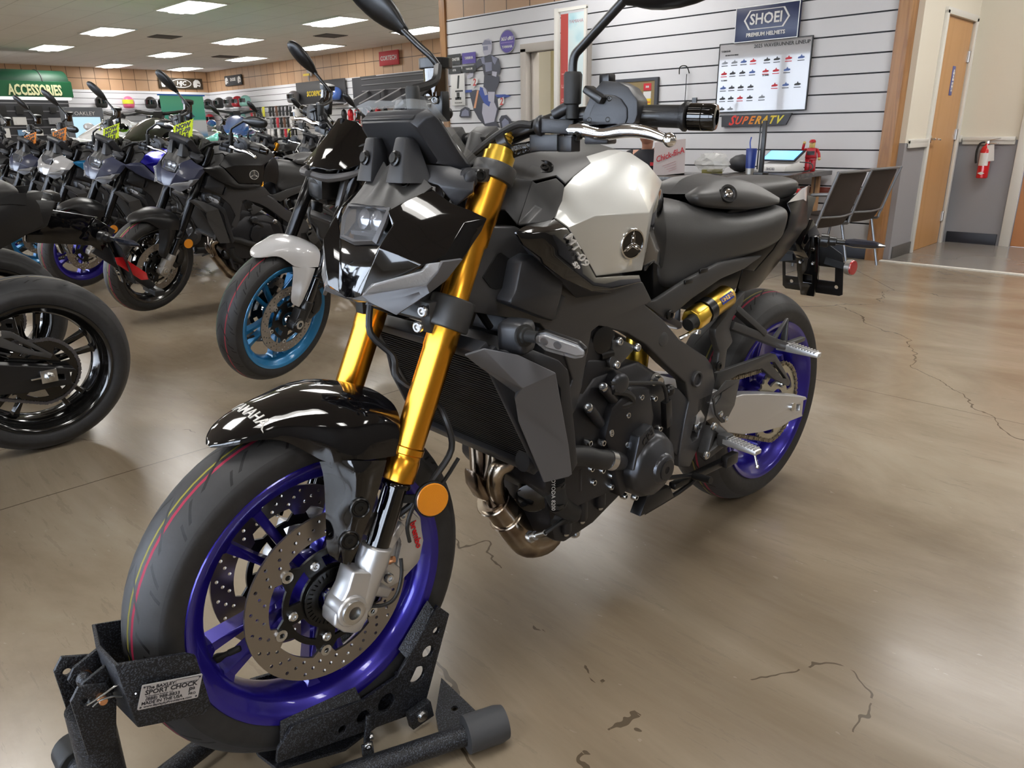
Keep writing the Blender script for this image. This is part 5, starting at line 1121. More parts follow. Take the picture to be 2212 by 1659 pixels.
# ---------------------------------------------------------------- wheel chock carrying the front wheel (own frame = motorcycle frame)
n = NT('hammertone_black', rough=.38, metal=.2)
vo = n.t.nodes.new('ShaderNodeTexVoronoi'); vo.inputs['Scale'].default_value = 400; n.t.links.new(n.tc.outputs['Object'], vo.inputs['Vector'])
ns = n.n('TexNoise', {'Vector': n.tc.outputs['Object'], 'Scale': 420., 'Detail': 2.})
n.out('Base Color', n.mix(n.math('MULTIPLY', n.math('GREATER_THAN', ns, .56), .5), (.012, .013, .016), (.10, .115, .15)))
n.bump(ns, .9, .0015); HAM = n.m
CLIP = [(1.798, .060, .346), (1.788, .060, .348), (1.775, .060, .351), (1.760, .060, .355), (1.749, .060, .351), (1.745, .060, .340), (1.751, .060, .333), (1.766, .060, .341), (1.782, .060, .344), (1.792, .060, .340)]
def build_chock(root):
    M = Matrix(((1, 0, 0), (0, 0, -1), (0, 1, 0)))
    for s in (1, -1):
        b = MB()
        b.prism([(1.225, .228), (1.199, .197), (1.272, .016), (1.565, .095), (1.56, .12), (1.53, .148), (1.40, .118), (1.325, .125)], .072 * s, .080 * s,
                holes=[circ(1.232, .176, .0075), circ(1.254, .140, .0125, 16), circ(1.281, .104, .017, 18), circ(1.352, .084, .018, 20), circ(1.402, .084, .0125, 16), circ(1.444, .084, .008)])
        pl = obj('cradle_side_plate', b, HAM, root, bevel=.0015)
        b = MB(); b.bar((1.322, .0705 * s, .128), (1.275, .0815 * s, .02), .006, .006); obj('plate_fold', b, HAM, pl)
    b = MB()   # sloping floor of the cradle, front and rear wings
    b.grid([[(1.232, y, .222) for y in (-.074, 0, .074)], [(1.275, y, .12 - .0 * abs(y)) for y in (-.074, 0, .074)], [(1.33, y, .045) for y in (-.074, 0, .074)]])
    b.grid([[(1.33, y, .045) for y in (-.074, 0, .074)], [(1.44, y, .030) for y in (-.074, 0, .074)], [(1.565, y, .075 if y else .052) for y in (-.074, 0, .074)]])
    obj('cradle_tray', b, HAM, root, thick=.005)
    for s in (1, -1):
        b = MB(); b.grid([[(1.235, .060 * s, .235), (1.228, .076 * s, .215)], [(1.306, .060 * s, .165), (1.30, .076 * s, .15)]]); obj('rear_wing', b, HAM, root, thick=.004)
        b = MB(); b.grid([[(1.40, .058 * s, .135), (1.40, .078 * s, .115)], [(1.54, .056 * s, .150), (1.555, .078 * s, .125)]]); obj('front_wing', b, HAM, root, thick=.004)
    # front cup around the tyre
    c0 = V((1.759, .036, .403)); tl, tr, br, bl = V((1.758, .080, .402)), V((1.664, .084, .372)), V((1.651, .084, .261)), V((1.747, .080, .291))
    def cup(q): return V(q)
    for s in (1, -1):
        f = lambda q: V((q.x - (.012 if s < 0 else 0), q.y * s, q.z - (.028 if s < 0 else 0)))
        b = MB(); b.vf([f(tl), f(tr + V((.008, 0, .002))), f(tr + V((-.004, 0, -.008))), f(br + V((.0, 0, .010))), f(br + V((.012, 0, 0))), f(bl)], [(0, 1, 2, 3, 4, 5)])
        b.vf([f(tl), f(bl), V((1.752, .0, .282)), V((1.760, .0, .388))], [(0, 1, 2, 3)])
        cp = obj('cup_side_plate', b, HAM, root, thick=.006, off=0, bevel=.0015)
        if s > 0:
            x = (V((1.669,0.09,0.339)) - V((1.74,0.09,0.363))).normalized(); y = (V((1.74,0.09,0.363)) - V((1.736,0.089,0.328))); y = y - x * y.dot(x); Mx = axes(x, y); cc = V((1.702, .0915, .330))
            Mx = Mx @ Matrix.Scale(1.12, 3); b = MB(); b.plate([(-.036, -.0165), (.036, -.0165), (.037, -.0155), (.037, .0155), (.036, .0165), (-.036, .0165), (-.037, .0155), (-.037, -.0155)], [], .0012, cc, Mx)
            lb = obj('maker_plate', b, mat('label_silver', (.62, .62, .66), .35, metal=.3), cp)
            K = mat('label_ink', (.03, .03, .04), .5); o2 = lambda x_, y_: cc + Mx @ V((x_, y_, .0008))
            for s_, sz, x_, y_, bo in (('The BAXLEY', .0060, -.0145, .0118, .00015), ('SPORT CHOCK', .0086, .0, .0054, .00025), ('by Providence Products, LLC', .0026, -.014, .0004, 0), ('(888) 988-8833', .0062, -.009, -.0036, .0001), ('MADE IN THE USA', .0056, -.009, -.0088, .00015), ('www.BaxleybyProvidence.com', .0044, -.001, -.0134, .00005), ('P²', .009, .0265, -.003, .0002), ('PRO', .0045, .028, -.0085, .0001)):
                text('label_lettering', s_, sz, K, lb, o2(x_, y_), Mx, bold=bo, ext=.0002, xs=1.08)
            b = MB()
            for x_, y_ in ((-.034, .0135), (.034, .0135), (.034, -.0135), (-.034, -.0135)): b.lathe([(0, .0016), (.0008, .001)], o2(x_, y_), Mx.col[2], 8)
            for a_, c_ in (((.004, .0095), (.033, .0095)), ((.004, .0148), (.033, .0148)), ((.004, .0095), (.004, .0148)), ((.033, .0095), (.033, .0148))): b.bar(o2(*a_), o2(*c_), .0005, .0004)
            obj('plate_rivet', b, K, lb)
    # clevis arms, pins and clip
    for y in (-.022, .022):
        b = MB(); b.prism([(1.752, .372), (1.752, .325), (1.775, .312), (1.795, .320), (1.802, .340), (1.792, .356)], y - .003, y + .003); obj('link_arm', b, HAM, root, bevel=.001)
    for y in (-.042, .042):
        b = MB(); b.prism([(1.800, .368), (1.767, .353), (1.760, .322), (1.772, .255), (1.808, .255), (1.813, .350)], y - .003, y + .003, holes=[circ(1.7975, .341, .0058)]); obj('clevis_plate', b, HAM, root, bevel=.001)
    b = MB(); b.lathe([(-.055, .0085), (-.05, .0085), (-.05, .006), (.05, .006), (.058, .006), (.060, .005)], (1.778, 0, .339), (0, 1, 0), 14); pn = obj('hinge_pin', b, COPPER, root)
    b = MB(); b.tube(CLIP, .0014, 6, 5); obj('hitch_clip', b, BOLTM, pn)
    b = MB(); b.tube([(1.756, .066, .362), (1.748, .074, .352), (1.742, .083, .345)], .002, 6, 3); obj('clip_tail', b, BOLTM, pn)
    for y in (-.0, ):
        b = MB(); b.sph((1.785, -.0, .345), .011, n=10); obj('weld_bead', b, HAM, root)
    # upright and base
    b = MB(); b.cyl((1.789, 0, .03), (1.789, 0, .300), .0295, n=28); obj('upright_tube', b, HAM, root)
    b = MB(); b.cyl((1.789, -.24, .034), (1.789, .22, .034), .020, n=20); ct = obj('cross_tube', b, HAM, root)
    for s in (-1, 1):
        b = MB(); b.lathe([(0, .030), (.003, .033), (.05, .033), (.058, .028), (.058, .001)], (1.789, .20 * s - (.02 if s < 0 else 0), .034), (0, s, 0), 24); obj('rubber_foot', b, RUB, ct, bevel=.001)
    for s in (1, -1):
        a = V((1.81, .0 if s > 0 else -.06, .034)); e = V((1.212, .217 * s, .034)); u = (e - a).normalized()
        b = MB(); b.cyl(a, e, .019, n=22); lg = obj('base_tube', b, HAM, root)
        b = MB(); b.lathe([(-.075, .024), (-.072, .034), (-.068, .0335), (-.010, .0335), (.004, .030), (.006, .022), (.006, .001)], e + u * .015, u, 28); obj('rubber_foot', b, mat('grey_rubber', (.055, .058, .065), .55, bump=(60, .3, .002)), lg)
    for s in (1,):
        b = MB(); b.prism([(1.318, .045), (1.268, .048), (1.262, .010), (1.312, .008)], .084 * s, .100 * s); pb = obj('pivot_bracket', b, HAM, root, bevel=.002)
        b = MB(); b.lathe([(0, .012), (.002, .012), (.002, .008), (.006, .008), (.006, .001)], (1.290, .100, .028), (0, 1, 0), 18); obj('pivot_pin', b, BOLTM, pb)
        b = MB(); b.plate([(1.19, .03), (1.26, .10), (1.30, .17), (1.25, .20), (1.20, .15)], [circ(1.225, .115, .007, 10)], .004, (0, 0, .012)); obj('base_gusset', b, HAM, pb)
        b = MB(); b.bar((1.395, .088, .09), (1.410, .098, .045), .006, .012, (1, 0, 0)); b.bar((1.410, .098, .045), (1.416, .112, .012), .006, .022, (1, 0, 0)); lk = obj('tilt_link', b, HAM, root, bevel=.002)
        hexbolt('link_bolt', (1.412, .106, .047), (.5, 1, 0), .007, .006, BOLTM, lk); hexbolt('link_nut', (1.400, .096, .05), (-.8, .6, .2), .006, .005, BOLTM, lk)

# ---------------------------------------------------------------- things on the walls
WX = axes((0, 1, 0), (0, 0, 1))            # lettering on walls facing +X
WY = Matrix(((-1, 0, 0), (0, 0, 1), (0, 1, 0))).transposed()  # lettering on walls facing +Y
NAVY = mat('sign_navy', (.012, .02, .07), .35); INK = mat('print_black', (.02, .02, .02), .5); YEL = mat('print_yellow', (.85, .65, .05), .5)
PRED = mat('print_red', (.55, .02, .03), .45); PWHT = mat('print_white', (.75, .75, .75), .45); CHAR = mat('panel_charcoal', (.035, .036, .042), .5)
def board(name, c, w_, h, m, label, cat, face='x', t=.02, group=None, parent=None, bevel=.003):
    b = MB(); b.box((0, 0, 0), (t, w_, h) if face == 'x' else (w_, t, h))
    o = obj(name, b, m, loc=c, bevel=bevel); return tag(o, label, cat, group)
def decal(name, polys, m, parent, x=None, thick=.002):   # flat printed shapes (given as 3D outlines)
    b = MB()
    for P_ in polys:
        P_ = [V(q) for q in P_]
        nrm = V((1, 0, 0)); k = len(P_)
        b.vf(P_, geometry.tessellate_polygon([P_]))
    o = obj(name, b, m, thick=thick, off=0, flat=True); o.parent = parent
    if parent is not None: o.location = -V(parent.location)
    return o
# helmet maker's sign
t = empty('wall_sign', (-4.575, -2.41, 1.915), label='navy helmet sign with white hexagon logo above the printed chart', cat='sign')
b = MB(); b.box((0, 0, 0), (.03, .585, .28)); obj('sign_board', b, NAVY, t, bevel=.003)
b = MB(); b.plate([(-.29, -.14), (.29, -.14), (.29, .14), (-.29, .14)], [[(-.284, -.134), (.284, -.134), (.284, .134), (-.284, .134)]], .034, (0, 0, 0), WX); obj('sign_frame', b, ALUD, t)
hx = lambda k: [(-.205 * k - .0, 0), (-.155 * k, .075 * k), (.155 * k, .075 * k), (.205 * k, 0), (.155 * k, -.075 * k), (-.155 * k, -.075 * k)]
b = MB(); b.plate(hx(1.02), [hx(.94)], .003, (.016, 0, .03), WX); obj('hexagon_outline', b, PWHT, t)
text('sign_lettering', 'SHOEI', .118, PWHT, t, (.017, -.004, .03), WX, bold=.0025, ext=.001, xs=.92)
text('sign_lettering', 'PREMIUM HELMETS', .042, PWHT, t, (.017, 0, -.088), WX, bold=.0015, ext=.001, xs=1.0)
# printed line-up chart
t = empty('line_up_chart', (-4.58, -2.42, 1.49), label='white framed chart of small watercraft pictures under the navy helmet sign', cat='poster')
b = MB(); b.box((0, 0, 0), (.01, .85, .575)); ch = obj('chart_sheet', b, mat('chart_paper', (.50, .50, .53), .08, coat=.8), t)
b = MB(); b.plate([(-.43, -.29), (.43, -.29), (.43, .29), (-.43, .29)], [[(-.422, -.282), (.422, -.282), (.422, .282), (-.422, .282)]], .016, (0, 0, 0), WX); obj('chart_frame', b, INK, t)
cols = [INK, mat('print_grey', (.25, .27, .3), .4), mat('print_blue', (.05, .1, .3), .4), PRED]
sets = [[], [], [], []]
def craft(cx, cz, k):
    s_ = .030; pr = [(-1, -.35), (-.8, -.05), (-.2, .1), (0, .5), (.15, .5), (.25, .15), (.9, .0), (1, -.3), (.5, -.5), (-.8, -.5)]
    sets[k].append([(.0065, cx + x * s_, cz + z * s_) for x, z in pr]); sets[0 if k != 3 else 3].append([(.0065, cx + x * s_, cz - .030 + z * .003) for x, z in ((-1, -1), (1, -1), (1, 1), (-1, 1))])
rr = random.Random(3)
for r, (z, xs) in enumerate(((.135, (-.365, -.27, -.18, -.09, .04, .13, .235, .345)), (.045, (-.365, -.28, -.185, -.09, .035, .13, .23)), (-.075, (-.365, -.28, -.19, -.095, .13, .23, .335)), (-.165, (-.365, -.28, -.19, -.095, .02)), (-.255, (-.365, -.28)))):
    for x in xs: craft(x, z, rr.choice((0, 0, 1, 2, 3) if r else (0, 1, 2, 3)))
for k in range(4): decal('printed_picture', sets[k], cols[k], None, thick=.001).parent = ch
for s_, sz, y, z in (('YAMAHA', .022, -.36, .225), ('2025 WAVERUNNER LINEUP', .040, .16, .245), ('RECREATION SERIES', .014, -.30, .19), ('VX SERIES', .014, -.36, -.018), ('FX SERIES', .014, .04, .005)):
    text('chart_lettering', s_, sz, INK, ch, (.0065, y, z), WX, bold=.0006, ext=.0005)
# slanted off-road brand board
t = empty('brand_board', (-4.575, -2.44, 1.13), label='dark slanted board with red to yellow lettering under the chart', cat='sign')
b = MB(); b.plate([(-.33, -.055), (.29, -.045), (.335, .05), (-.335, .045)], [], .02, (0, 0, 0), WX); bd = obj('board_panel', b, CHAR, t, bevel=.002)
fc = [(.75, .04, .03), (.75, .08, .03), (.78, .16, .03), (.8, .25, .03), (.82, .38, .04), (.84, .52, .05), (.85, .65, .06), (.8, .72, .08)]
for i, chh in enumerate('SUPERATV'): text('board_letter', chh, .115 if i == 0 else .092, mat('letter_ramp_%d' % i, fc[i], .45), bd, (.0115, -.235 + i * .064, -.004), WX, bold=.003, ext=.001, shear=.45, xs=.95)
# cork board with stickers
t = empty('notice_board', (-4.58, -3.83, 1.395), label='tan notice board in dark frame behind the left switch housing', cat='board')
b = MB(); b.box((0, 0, 0), (.02, .63, .25)); obj('cork_panel', b, mat('cork', (.30, .23, .12), .8, bump=(200, .3, .001)), t)
b = MB(); b.plate([(-.34, -.15), (.34, -.15), (.34, .15), (-.34, .15)], [[(-.305, -.12), (.305, -.12), (.305, .12), (-.305, .12)]], .03, (0, 0, 0), WX); obj('board_frame', b, CHAR, t)
for z, m, s_ in ((.065, PRED, '508'), (-.01, PWHT, ''), (-.075, YEL, 'PIRELLI')):
    b = MB(); b.box((.012, .22, z), (.003, .09, .065)); k = obj('sticker', b, m, t)
    if s_: text('sticker_lettering', s_, .026, PWHT if m is PRED else PRED, k, (.0145, .22, z), WX, bold=.001)
# wire hook
t = empty('wire_hook', (-4.57, -3.2, 1.5), label='bent grey wire hook hanging from a slat left of the chart', cat='hook')
b = MB(); b.tube([(0, -.055, .055), (.02, -.04, .11), (.02, 0, .125), (.02, .04, .11), (0, .055, .055)], .005, 6, 4); b.tube([(.005, .03, .05), (.01, .03, -.18), (.012, .035, -.195), (.012, .12, -.195)], .004, 6, 2); b.box((.01, .135, -.195), (.02, .045, .07)); obj('hook_wire', b, BOLTK, t)
# round sticker
t = empty('round_sticker', (-4.578, -5.55, 2.03), label='round purple wall sticker above the white door casing', cat='sticker')
b = MB(); b.lathe([(0, .125), (.004, .125)], (0, 0, 0), (1, 0, 0), 36); obj('sticker_border', b, mat('sticker_grey', (.3, .3, .34), .5), t)
b = MB(); b.lathe([(.004, .115), (.006, .114)], (0, 0, 0), (1, 0, 0), 36); pb = obj('sticker_disc', b, mat('sticker_purple', (.10, .07, .32), .5), t)
text('sticker_lettering', 'bLU cRU', .05, PWHT, pb, (.007, 0, .03), WX, bold=.002, shear=.2); text('sticker_lettering', 'YAMAHA', .04, PWHT, pb, (.007, 0, -.055), WX, bold=.001)
b = MB(); b.box((.0065, 0, -.01), (.001, .2, .006)); obj('sticker_line', b, mat('sticker_lilac', (.4, .25, .6), .5), pb)
# sponsor stickers and number one plate
t = empty('sponsor_sticker', (-4.578, -6.34, 1.86), label='black and purple sponsor sticker at left end of slat wall', cat='sticker')
for y, z, w_, h, m in ((-.135, .045, .24, .12, INK), (.135, .045, .24, .12, mat('sticker_purple', ()),), (-.135, -.075, .24, .07, INK), (.135, -.075, .24, .07, INK)):
    b = MB(); b.box((0, y, z), (.004, w_, h)); k = obj('sticker_panel', b, m, t)
    text('sticker_lettering', {(-.135, .045): 'MONSTER', (.135, .045): 'YAMAHA', (-.135, -.075): 'GYTR', (.135, -.075): 'YAMALUBE'}[(y, z)], .045 if z > 0 else .03, PWHT, k, (.003, y + (.02 if y < 0 and z > 0 else 0), z), WX, bold=.001, xs=.8)
b = MB(); b.box((.003, -.23, .045), (.002, .012, .07)); b.box((.003, -.215, .05), (.002, .008, .05)); b.box((.003, -.245, .05), (.002, .008, .05)); obj('claw_mark', b, mat('claw_green', (.1, .5, .1), .5), t)
t = empty('number_poster', (-4.578, -6.42, 1.56), label='small white poster with big black number 1 below the sponsor sticker', cat='poster')
b = MB(); b.box((0, 0, 0), (.004, .25, .36)); k = obj('poster_sheet', b, PWHT, t, bevel=.001); text('poster_lettering', '1', .20, INK, k, (.003, 0, .08), WX, bold=.006, shear=.15); b = MB(); b.box((.003, .02, -.015), (.002, .14, .018)); b.box((.003, .0, -.065), (.002, .05, .07)); b.box((.003, 0, -.10), (.002, .11, .03)); obj('poster_print', b, INK, k); text('poster_lettering', 'MOTOCROSS', .022, INK, k, (.003, 0, -.15), WX)
# motocross rider decal: a flat cut-out stuck on the slat wall
t = empty('rider_decal', (-4.585, -5.9, 1.55), label='flat wall decal of a motocross rider on a blue dirt bike', cat='decal')
DB = mat('decal_blue', (.05, .09, .35), .5); DG = mat('decal_dark', (.045, .045, .06), .5); DL = mat('decal_pale', (.5, .5, .6), .5); DM = mat('decal_mid', (.22, .23, .32), .5); DR = mat('decal_red', (.6, .08, .08), .5); DO = mat('decal_orange', (.7, .35, .2), .5)
decal('decal_wheel', [[(-4.585,-6.422,1.257), (-4.585,-6.392,1.331), (-4.585,-6.311,1.362), (-4.585,-6.234,1.343), (-4.585,-6.21,1.293), (-4.585,-6.226,1.236), (-4.585,-6.397,1.24)], [(-4.585,-5.715,1.201), (-4.585,-5.678,1.244), (-4.585,-5.595,1.25), (-4.585,-5.526,1.197), (-4.585,-5.498,1.134), (-4.585,-5.517,1.063), (-4.585,-5.6,1.033), (-4.585,-5.683,1.081)]], DG, t)
decal('decal_rim', [[(-4.583,-6.387,1.256), (-4.583,-6.364,1.31), (-4.583,-6.304,1.337), (-4.583,-6.246,1.311), (-4.583,-6.243,1.253)], [(-4.583,-5.672,1.176), (-4.583,-5.617,1.215), (-4.583,-5.559,1.182), (-4.583,-5.543,1.127), (-4.583,-5.597,1.08), (-4.583,-5.656,1.105)]], DM, t)
decal('decal_frame', [[(-4.584,-6.224,1.529), (-4.584,-6.108,1.548), (-4.584,-5.898,1.515), (-4.584,-5.743,1.461), (-4.584,-5.71,1.335), (-4.584,-5.775,1.194), (-4.584,-5.705,1.113), (-4.584,-5.962,1.133), (-4.584,-6.072,1.217), (-4.584,-6.156,1.324)]], DG, t)
decal('decal_engine', [[(-4.582,-5.988,1.391), (-4.582,-5.791,1.4), (-4.583,-5.745,1.32), (-4.582,-5.798,1.179), (-4.582,-5.959,1.158), (-4.582,-6.005,1.28)]], DL, t)
decal('decal_bodywork', [[(-4.582,-6.365,1.519), (-4.582,-6.285,1.552), (-4.582,-6.169,1.551), (-4.582,-6.183,1.523)], [(-4.582,-6.029,1.576), (-4.582,-5.932,1.548), (-4.582,-5.851,1.403), (-4.582,-5.878,1.348), (-4.582,-5.962,1.391), (-4.582,-6.045,1.505)], [(-4.582,-5.776,1.478), (-4.582,-5.61,1.475), (-4.582,-5.505,1.452), (-4.582,-5.611,1.437), (-4.582,-5.741,1.449)]], DB, t)
decal('decal_number_plate', [[(-4.581,-6.175,1.67), (-4.581,-6.074,1.681), (-4.581,-6.063,1.633), (-4.581,-6.129,1.573), (-4.581,-6.191,1.6)], [(-4.581,-5.728,1.429), (-4.581,-5.627,1.449), (-4.581,-5.623,1.379), (-4.581,-5.719,1.335)]], PWHT, t)
for q in ((-4.58,-6.125,1.628), (-4.58,-5.669,1.396)): k = text('decal_number', '2', .11, DR, t, V(q) - V(t.location), WX, bold=.003, shear=.15, ext=.0005)
decal('decal_fork', [[(-4.582,-6.081,1.539), (-4.581,-6.049,1.537), (-4.582,-6.115,1.339), (-4.582,-6.153,1.34)]], DO, t)
decal('decal_trousers', [[(-4.581,-5.949,1.705), (-4.581,-5.78,1.688), (-4.581,-5.697,1.675), (-4.581,-5.693,1.614), (-4.581,-5.762,1.517), (-4.581,-5.788,1.447), (-4.581,-5.884,1.467), (-4.581,-5.894,1.53), (-4.581,-5.967,1.573)]], DG, t)
decal('decal_boot', [[(-4.58,-5.894,1.515), (-4.58,-5.773,1.509), (-4.58,-5.789,1.385), (-4.58,-5.886,1.412)], [(-4.58,-5.979,1.558), (-4.581,-5.93,1.548), (-4.58,-5.896,1.483), (-4.58,-5.945,1.477)]], DL, t)
decal('decal_shirt', [[(-4.581,-5.966,1.892), (-4.58,-5.82,1.912), (-4.581,-5.703,1.865), (-4.58,-5.665,1.749), (-4.58,-5.696,1.69), (-4.58,-5.767,1.71), (-4.58,-5.949,1.697), (-4.58,-5.981,1.816)], [(-4.58,-5.966,1.884), (-4.581,-6.027,1.888), (-4.58,-6.143,1.81), (-4.58,-6.197,1.735), (-4.58,-6.147,1.724), (-4.58,-6.069,1.782), (-4.58,-5.975,1.815)]], DG, t)
decal('decal_shoulder', [[(-4.58,-6.001,1.894), (-4.58,-5.94,1.905), (-4.58,-5.931,1.812), (-4.58,-5.979,1.831)], [(-4.58,-5.819,1.904), (-4.58,-5.714,1.866), (-4.58,-5.763,1.801), (-4.58,-5.798,1.834)], [(-4.58,-5.93,1.835), (-4.579,-5.81,1.835), (-4.579,-5.813,1.743), (-4.58,-5.922,1.734)]], DM, t)
decal('decal_glove', [[(-4.579,-6.195,1.735), (-4.579,-6.132,1.731), (-4.579,-6.147,1.693), (-4.579,-6.237,1.674), (-4.579,-6.248,1.698)], [(-4.579,-5.812,1.735), (-4.579,-5.729,1.723), (-4.579,-5.743,1.67), (-4.579,-5.814,1.689)]], DL, t)
decal('decal_helmet', [[(-4.579,-5.977,2.03), (-4.579,-5.932,2.08), (-4.579,-5.86,2.088), (-4.579,-5.808,2.054), (-4.579,-5.804,1.978), (-4.579,-5.83,1.92), (-4.579,-5.927,1.904), (-4.579,-5.961,1.96), (-4.579,-5.953,2.013)]], DL, t)
decal('decal_visor', [[(-4.578,-5.976,2.03), (-4.578,-5.919,2.075), (-4.578,-5.836,2.064), (-4.578,-5.813,2.024), (-4.578,-5.921,2.026)], [(-4.578,-5.958,2.01), (-4.578,-5.874,2.01), (-4.578,-5.875,1.969), (-4.578,-5.948,1.967)]], DM, t)
# tall banner in front of the doorway
t = empty('banner_stand', (-4.35, -4.46, 0), label='tall white banner frame with red strip and pale blue print by the doorway', cat='banner')
b = MB(); b.box((0, -.14, 1.12), (.04, .05, 2.24)); b.box((0, 0, .01), (.3, .5, .02)); b.box((0, .235, 1.12), (.02, .03, 2.20)); b.box((0, .05, 2.22), (.03, .40, .03)); obj('banner_frame', b, TRIMW, t)
b = MB(); b.box((.005, -.035, 1.12), (.004, .10, 2.12)); k = obj('banner_strip', b, mat('banner_red', (.42, .05, .04), .5), t); 
for i, chh in enumerate('APPAREL'): text('banner_letter', chh, .085, mat('banner_letter_pink', (.7, .3, .28), .5), k, (.0085, -.035, .85 + i * .13), axes((0, 0, 1), (0, -1, 0)), ext=.001)
n = NT('banner_sky_print', rough=.5); X, Y, Z = n.xyz('Object'); ns = n.n('TexNoise', {'Vector': n.tc.outputs['Object'], 'Scale': 4., 'Detail': 3.})
n.out('Base Color', n.ramp(n.math('ADD', n.math('MULTIPLY', ns, .5), n.math('MULTIPLY', Z, .12)), [(.30, (.75, .78, .78)), (.5, (.6, .76, .8)), (.62, (.35, .6, .68))]))
b = MB(); b.box((.005, .12, 1.12), (.004, .21, 2.12)); k = obj('banner_print', b, n.m, t); text('banner_lettering', 'YAMAHA', .045, mat('banner_text', (.5, .25, .3), .5), k, (.0085, .12, 2.10), WX)
# ---------------------------------------------------------------- counter and what stands on it
t = empty('service_counter', (-3.7, -2.7, 0), label='wood-panelled service counter with dark laminate top in front of the slat wall', cat='counter')
LAM = mat('dark_laminate', (.05, .046, .042), .22, noise=(30, (.09, .08, .07), .45, .6))
b = MB(); b.plate([(.55, -2.2), (.55, .55), (.32, 1.02), (-.87, 1.0), (-.87, .45), (-.10, .40), (-.10, -2.2)], [], .035, (0, 0, .697)); obj('counter_top', b, LAM, t, bevel=.003)
b = MB(); b.box((.46, -.95, .34), (.05, 2.4, .68)); b.box((.20, .25, .34), (.5, .05, .68)); obj('counter_front', b, PAND, t)
b = MB(); b.box((-.80, .90, .34), (.04, .06, .68)); obj('counter_leg', b, PAND, t)
n = NT('paper_bag_white', rough=.6)
t = empty('paper_bag', (-3.42, -2.56, .718), R(33), 'white paper takeaway bag with red script standing on the counter', 'bag')
b = MB(); b.rings([[(x * .085, y * .125 * (1 - .04 * h), h * .26 + .012 * (x * y)) for x, y in ((-1, -1), (1, -1), (1.15, 0), (1, 1), (-1, 1), (-.7, 0))] for h in (0, .3, .7, 1)], cap=True); k = obj('bag_paper', b, mat('bag_white', (.66, .60, .62), .6), t)
text('bag_lettering', 'Chick-fil-A', .062, PRED, k, (.104, 0, .15), axes((0, 1, .35), (0, -.35, 1)), bold=.001, shear=.35, xs=.85)
b = MB(); 
for i in range(4): b.box((.098, .0 + .01 * i, .085 - i * .016), (.002, .11 - .015 * i, .003), Matrix.Rotation(.35, 3, 'X'))
obj('bag_print', b, mat('bag_pink', (.55, .3, .32), .6), k)
t = empty('plastic_bag', (-3.62, -2.28, .716), 0, 'crumpled clear plastic bag lying on the counter beside the paper bag', 'bag')
b = MB(); rq = random.Random(5); rows = []
for j in range(9):
    ph = pi * (j + .2) / 9.2; rows.append([(.10 * sin(ph) * cos(a) * rq.uniform(.7, 1.15), .15 * sin(ph) * sin(a) * rq.uniform(.75, 1.1), .085 - .085 * cos(ph) * (1 if j < 5 else rq.uniform(.7, 1.1))) for a in [i * 2 * pi / 14 for i in range(14)]])
b.rings(rows); obj('bag_film', b, mat('bag_film', (.8, .82, .82), .15, alpha=.38), t, flat=True)
b = MB(); b.box((.0, .0, .02), (.10, .16, .03), Matrix.Rotation(.5, 3, 'Z')); obj('bag_contents', b, mat('olive_box', (.20, .18, .05), .6), t, bevel=.004)
t = empty('tumbler', (-3.75, -2.02, .716), 0, 'blue insulated tumbler with steel base and blue straw on the counter', 'tumbler')
b = MB(); b.lathe([(.045, .036), (.19, .042), (.195, .040)], (0, 0, 0), n=20); obj('cup_sleeve', b, mat('tumbler_blue', (.02, .05, .30), .3), t)
b = MB(); b.lathe([(0, .032), (.05, .035)], (0, 0, 0), n=20); obj('cup_base', b, ALUD, t)
b = MB(); b.tube([(0, -.01, .19), (.0, -.018, .24), (0, -.01, .28)], .005, 8, 3); obj('straw', b, mat('straw_blue', (.03, .09, .5), .3), t)
t = empty('display_pole', (-3.70, -1.90, .716), 0, 'thin black display pole standing on the counter beside the blue tumbler', 'pole')
b = MB(); b.box((0, 0, .20), (.028, .032, .40)); b.box((.0, .0, .01), (.10, .08, .02)); b.box((0, -.035, .22), (.01, .01, .36)); obj('pole_body', b, SATIN, t, bevel=.004)
t = empty('black_bag', (-3.98, -2.22, .716), 0, 'small black zipped bag on the counter behind the tumbler', 'bag')
b = MB(); b.sph((0, 0, .07), .08, (1.1, 1.4, .9), 12); obj('bag_body', b, CHAR, t)
t = empty('tablet_terminal', (-4.2, -1.98, .716), R(-12), 'white payment terminal with tilted blue lit screen on the counter', 'terminal')
b = MB(); b.prism([(-.12, 0), (.14, 0), (.12, .05), (-.10, .09)], -.14, .14); k = obj('terminal_base', b, PWHT, t, bevel=.008)
b = MB(); b.box((-.01, 0, .125), (.012, .34, .15), Matrix.Rotation(R(-58), 3, 'Y')); k = obj('tablet', b, INK, t, bevel=.004)
b = MB(); b.box((.0, 0, .131), (.002, .31, .125), Matrix.Rotation(R(-58), 3, 'Y')); obj('tablet_screen', b, mat('screen_blue', (.02, .06, .2), .2, emit=(.10, .30, .75), es=1.1), k)
text('terminal_lettering', 'SHOEI', .03, NAVY, t, (.135, .0, .025), WX)
t = empty('cable', (-4.2, -1.96, .716), 0, 'black cable looping out beside the payment terminal', 'cable')
b = MB(); b.tube([(.05, .16, .08), (.06, .26, .07), (.10, .27, .02), (.2, .1, .006), (.24, -.1, .006)], .005, 6, 5); obj('cable_loop', b, HOSE, t)
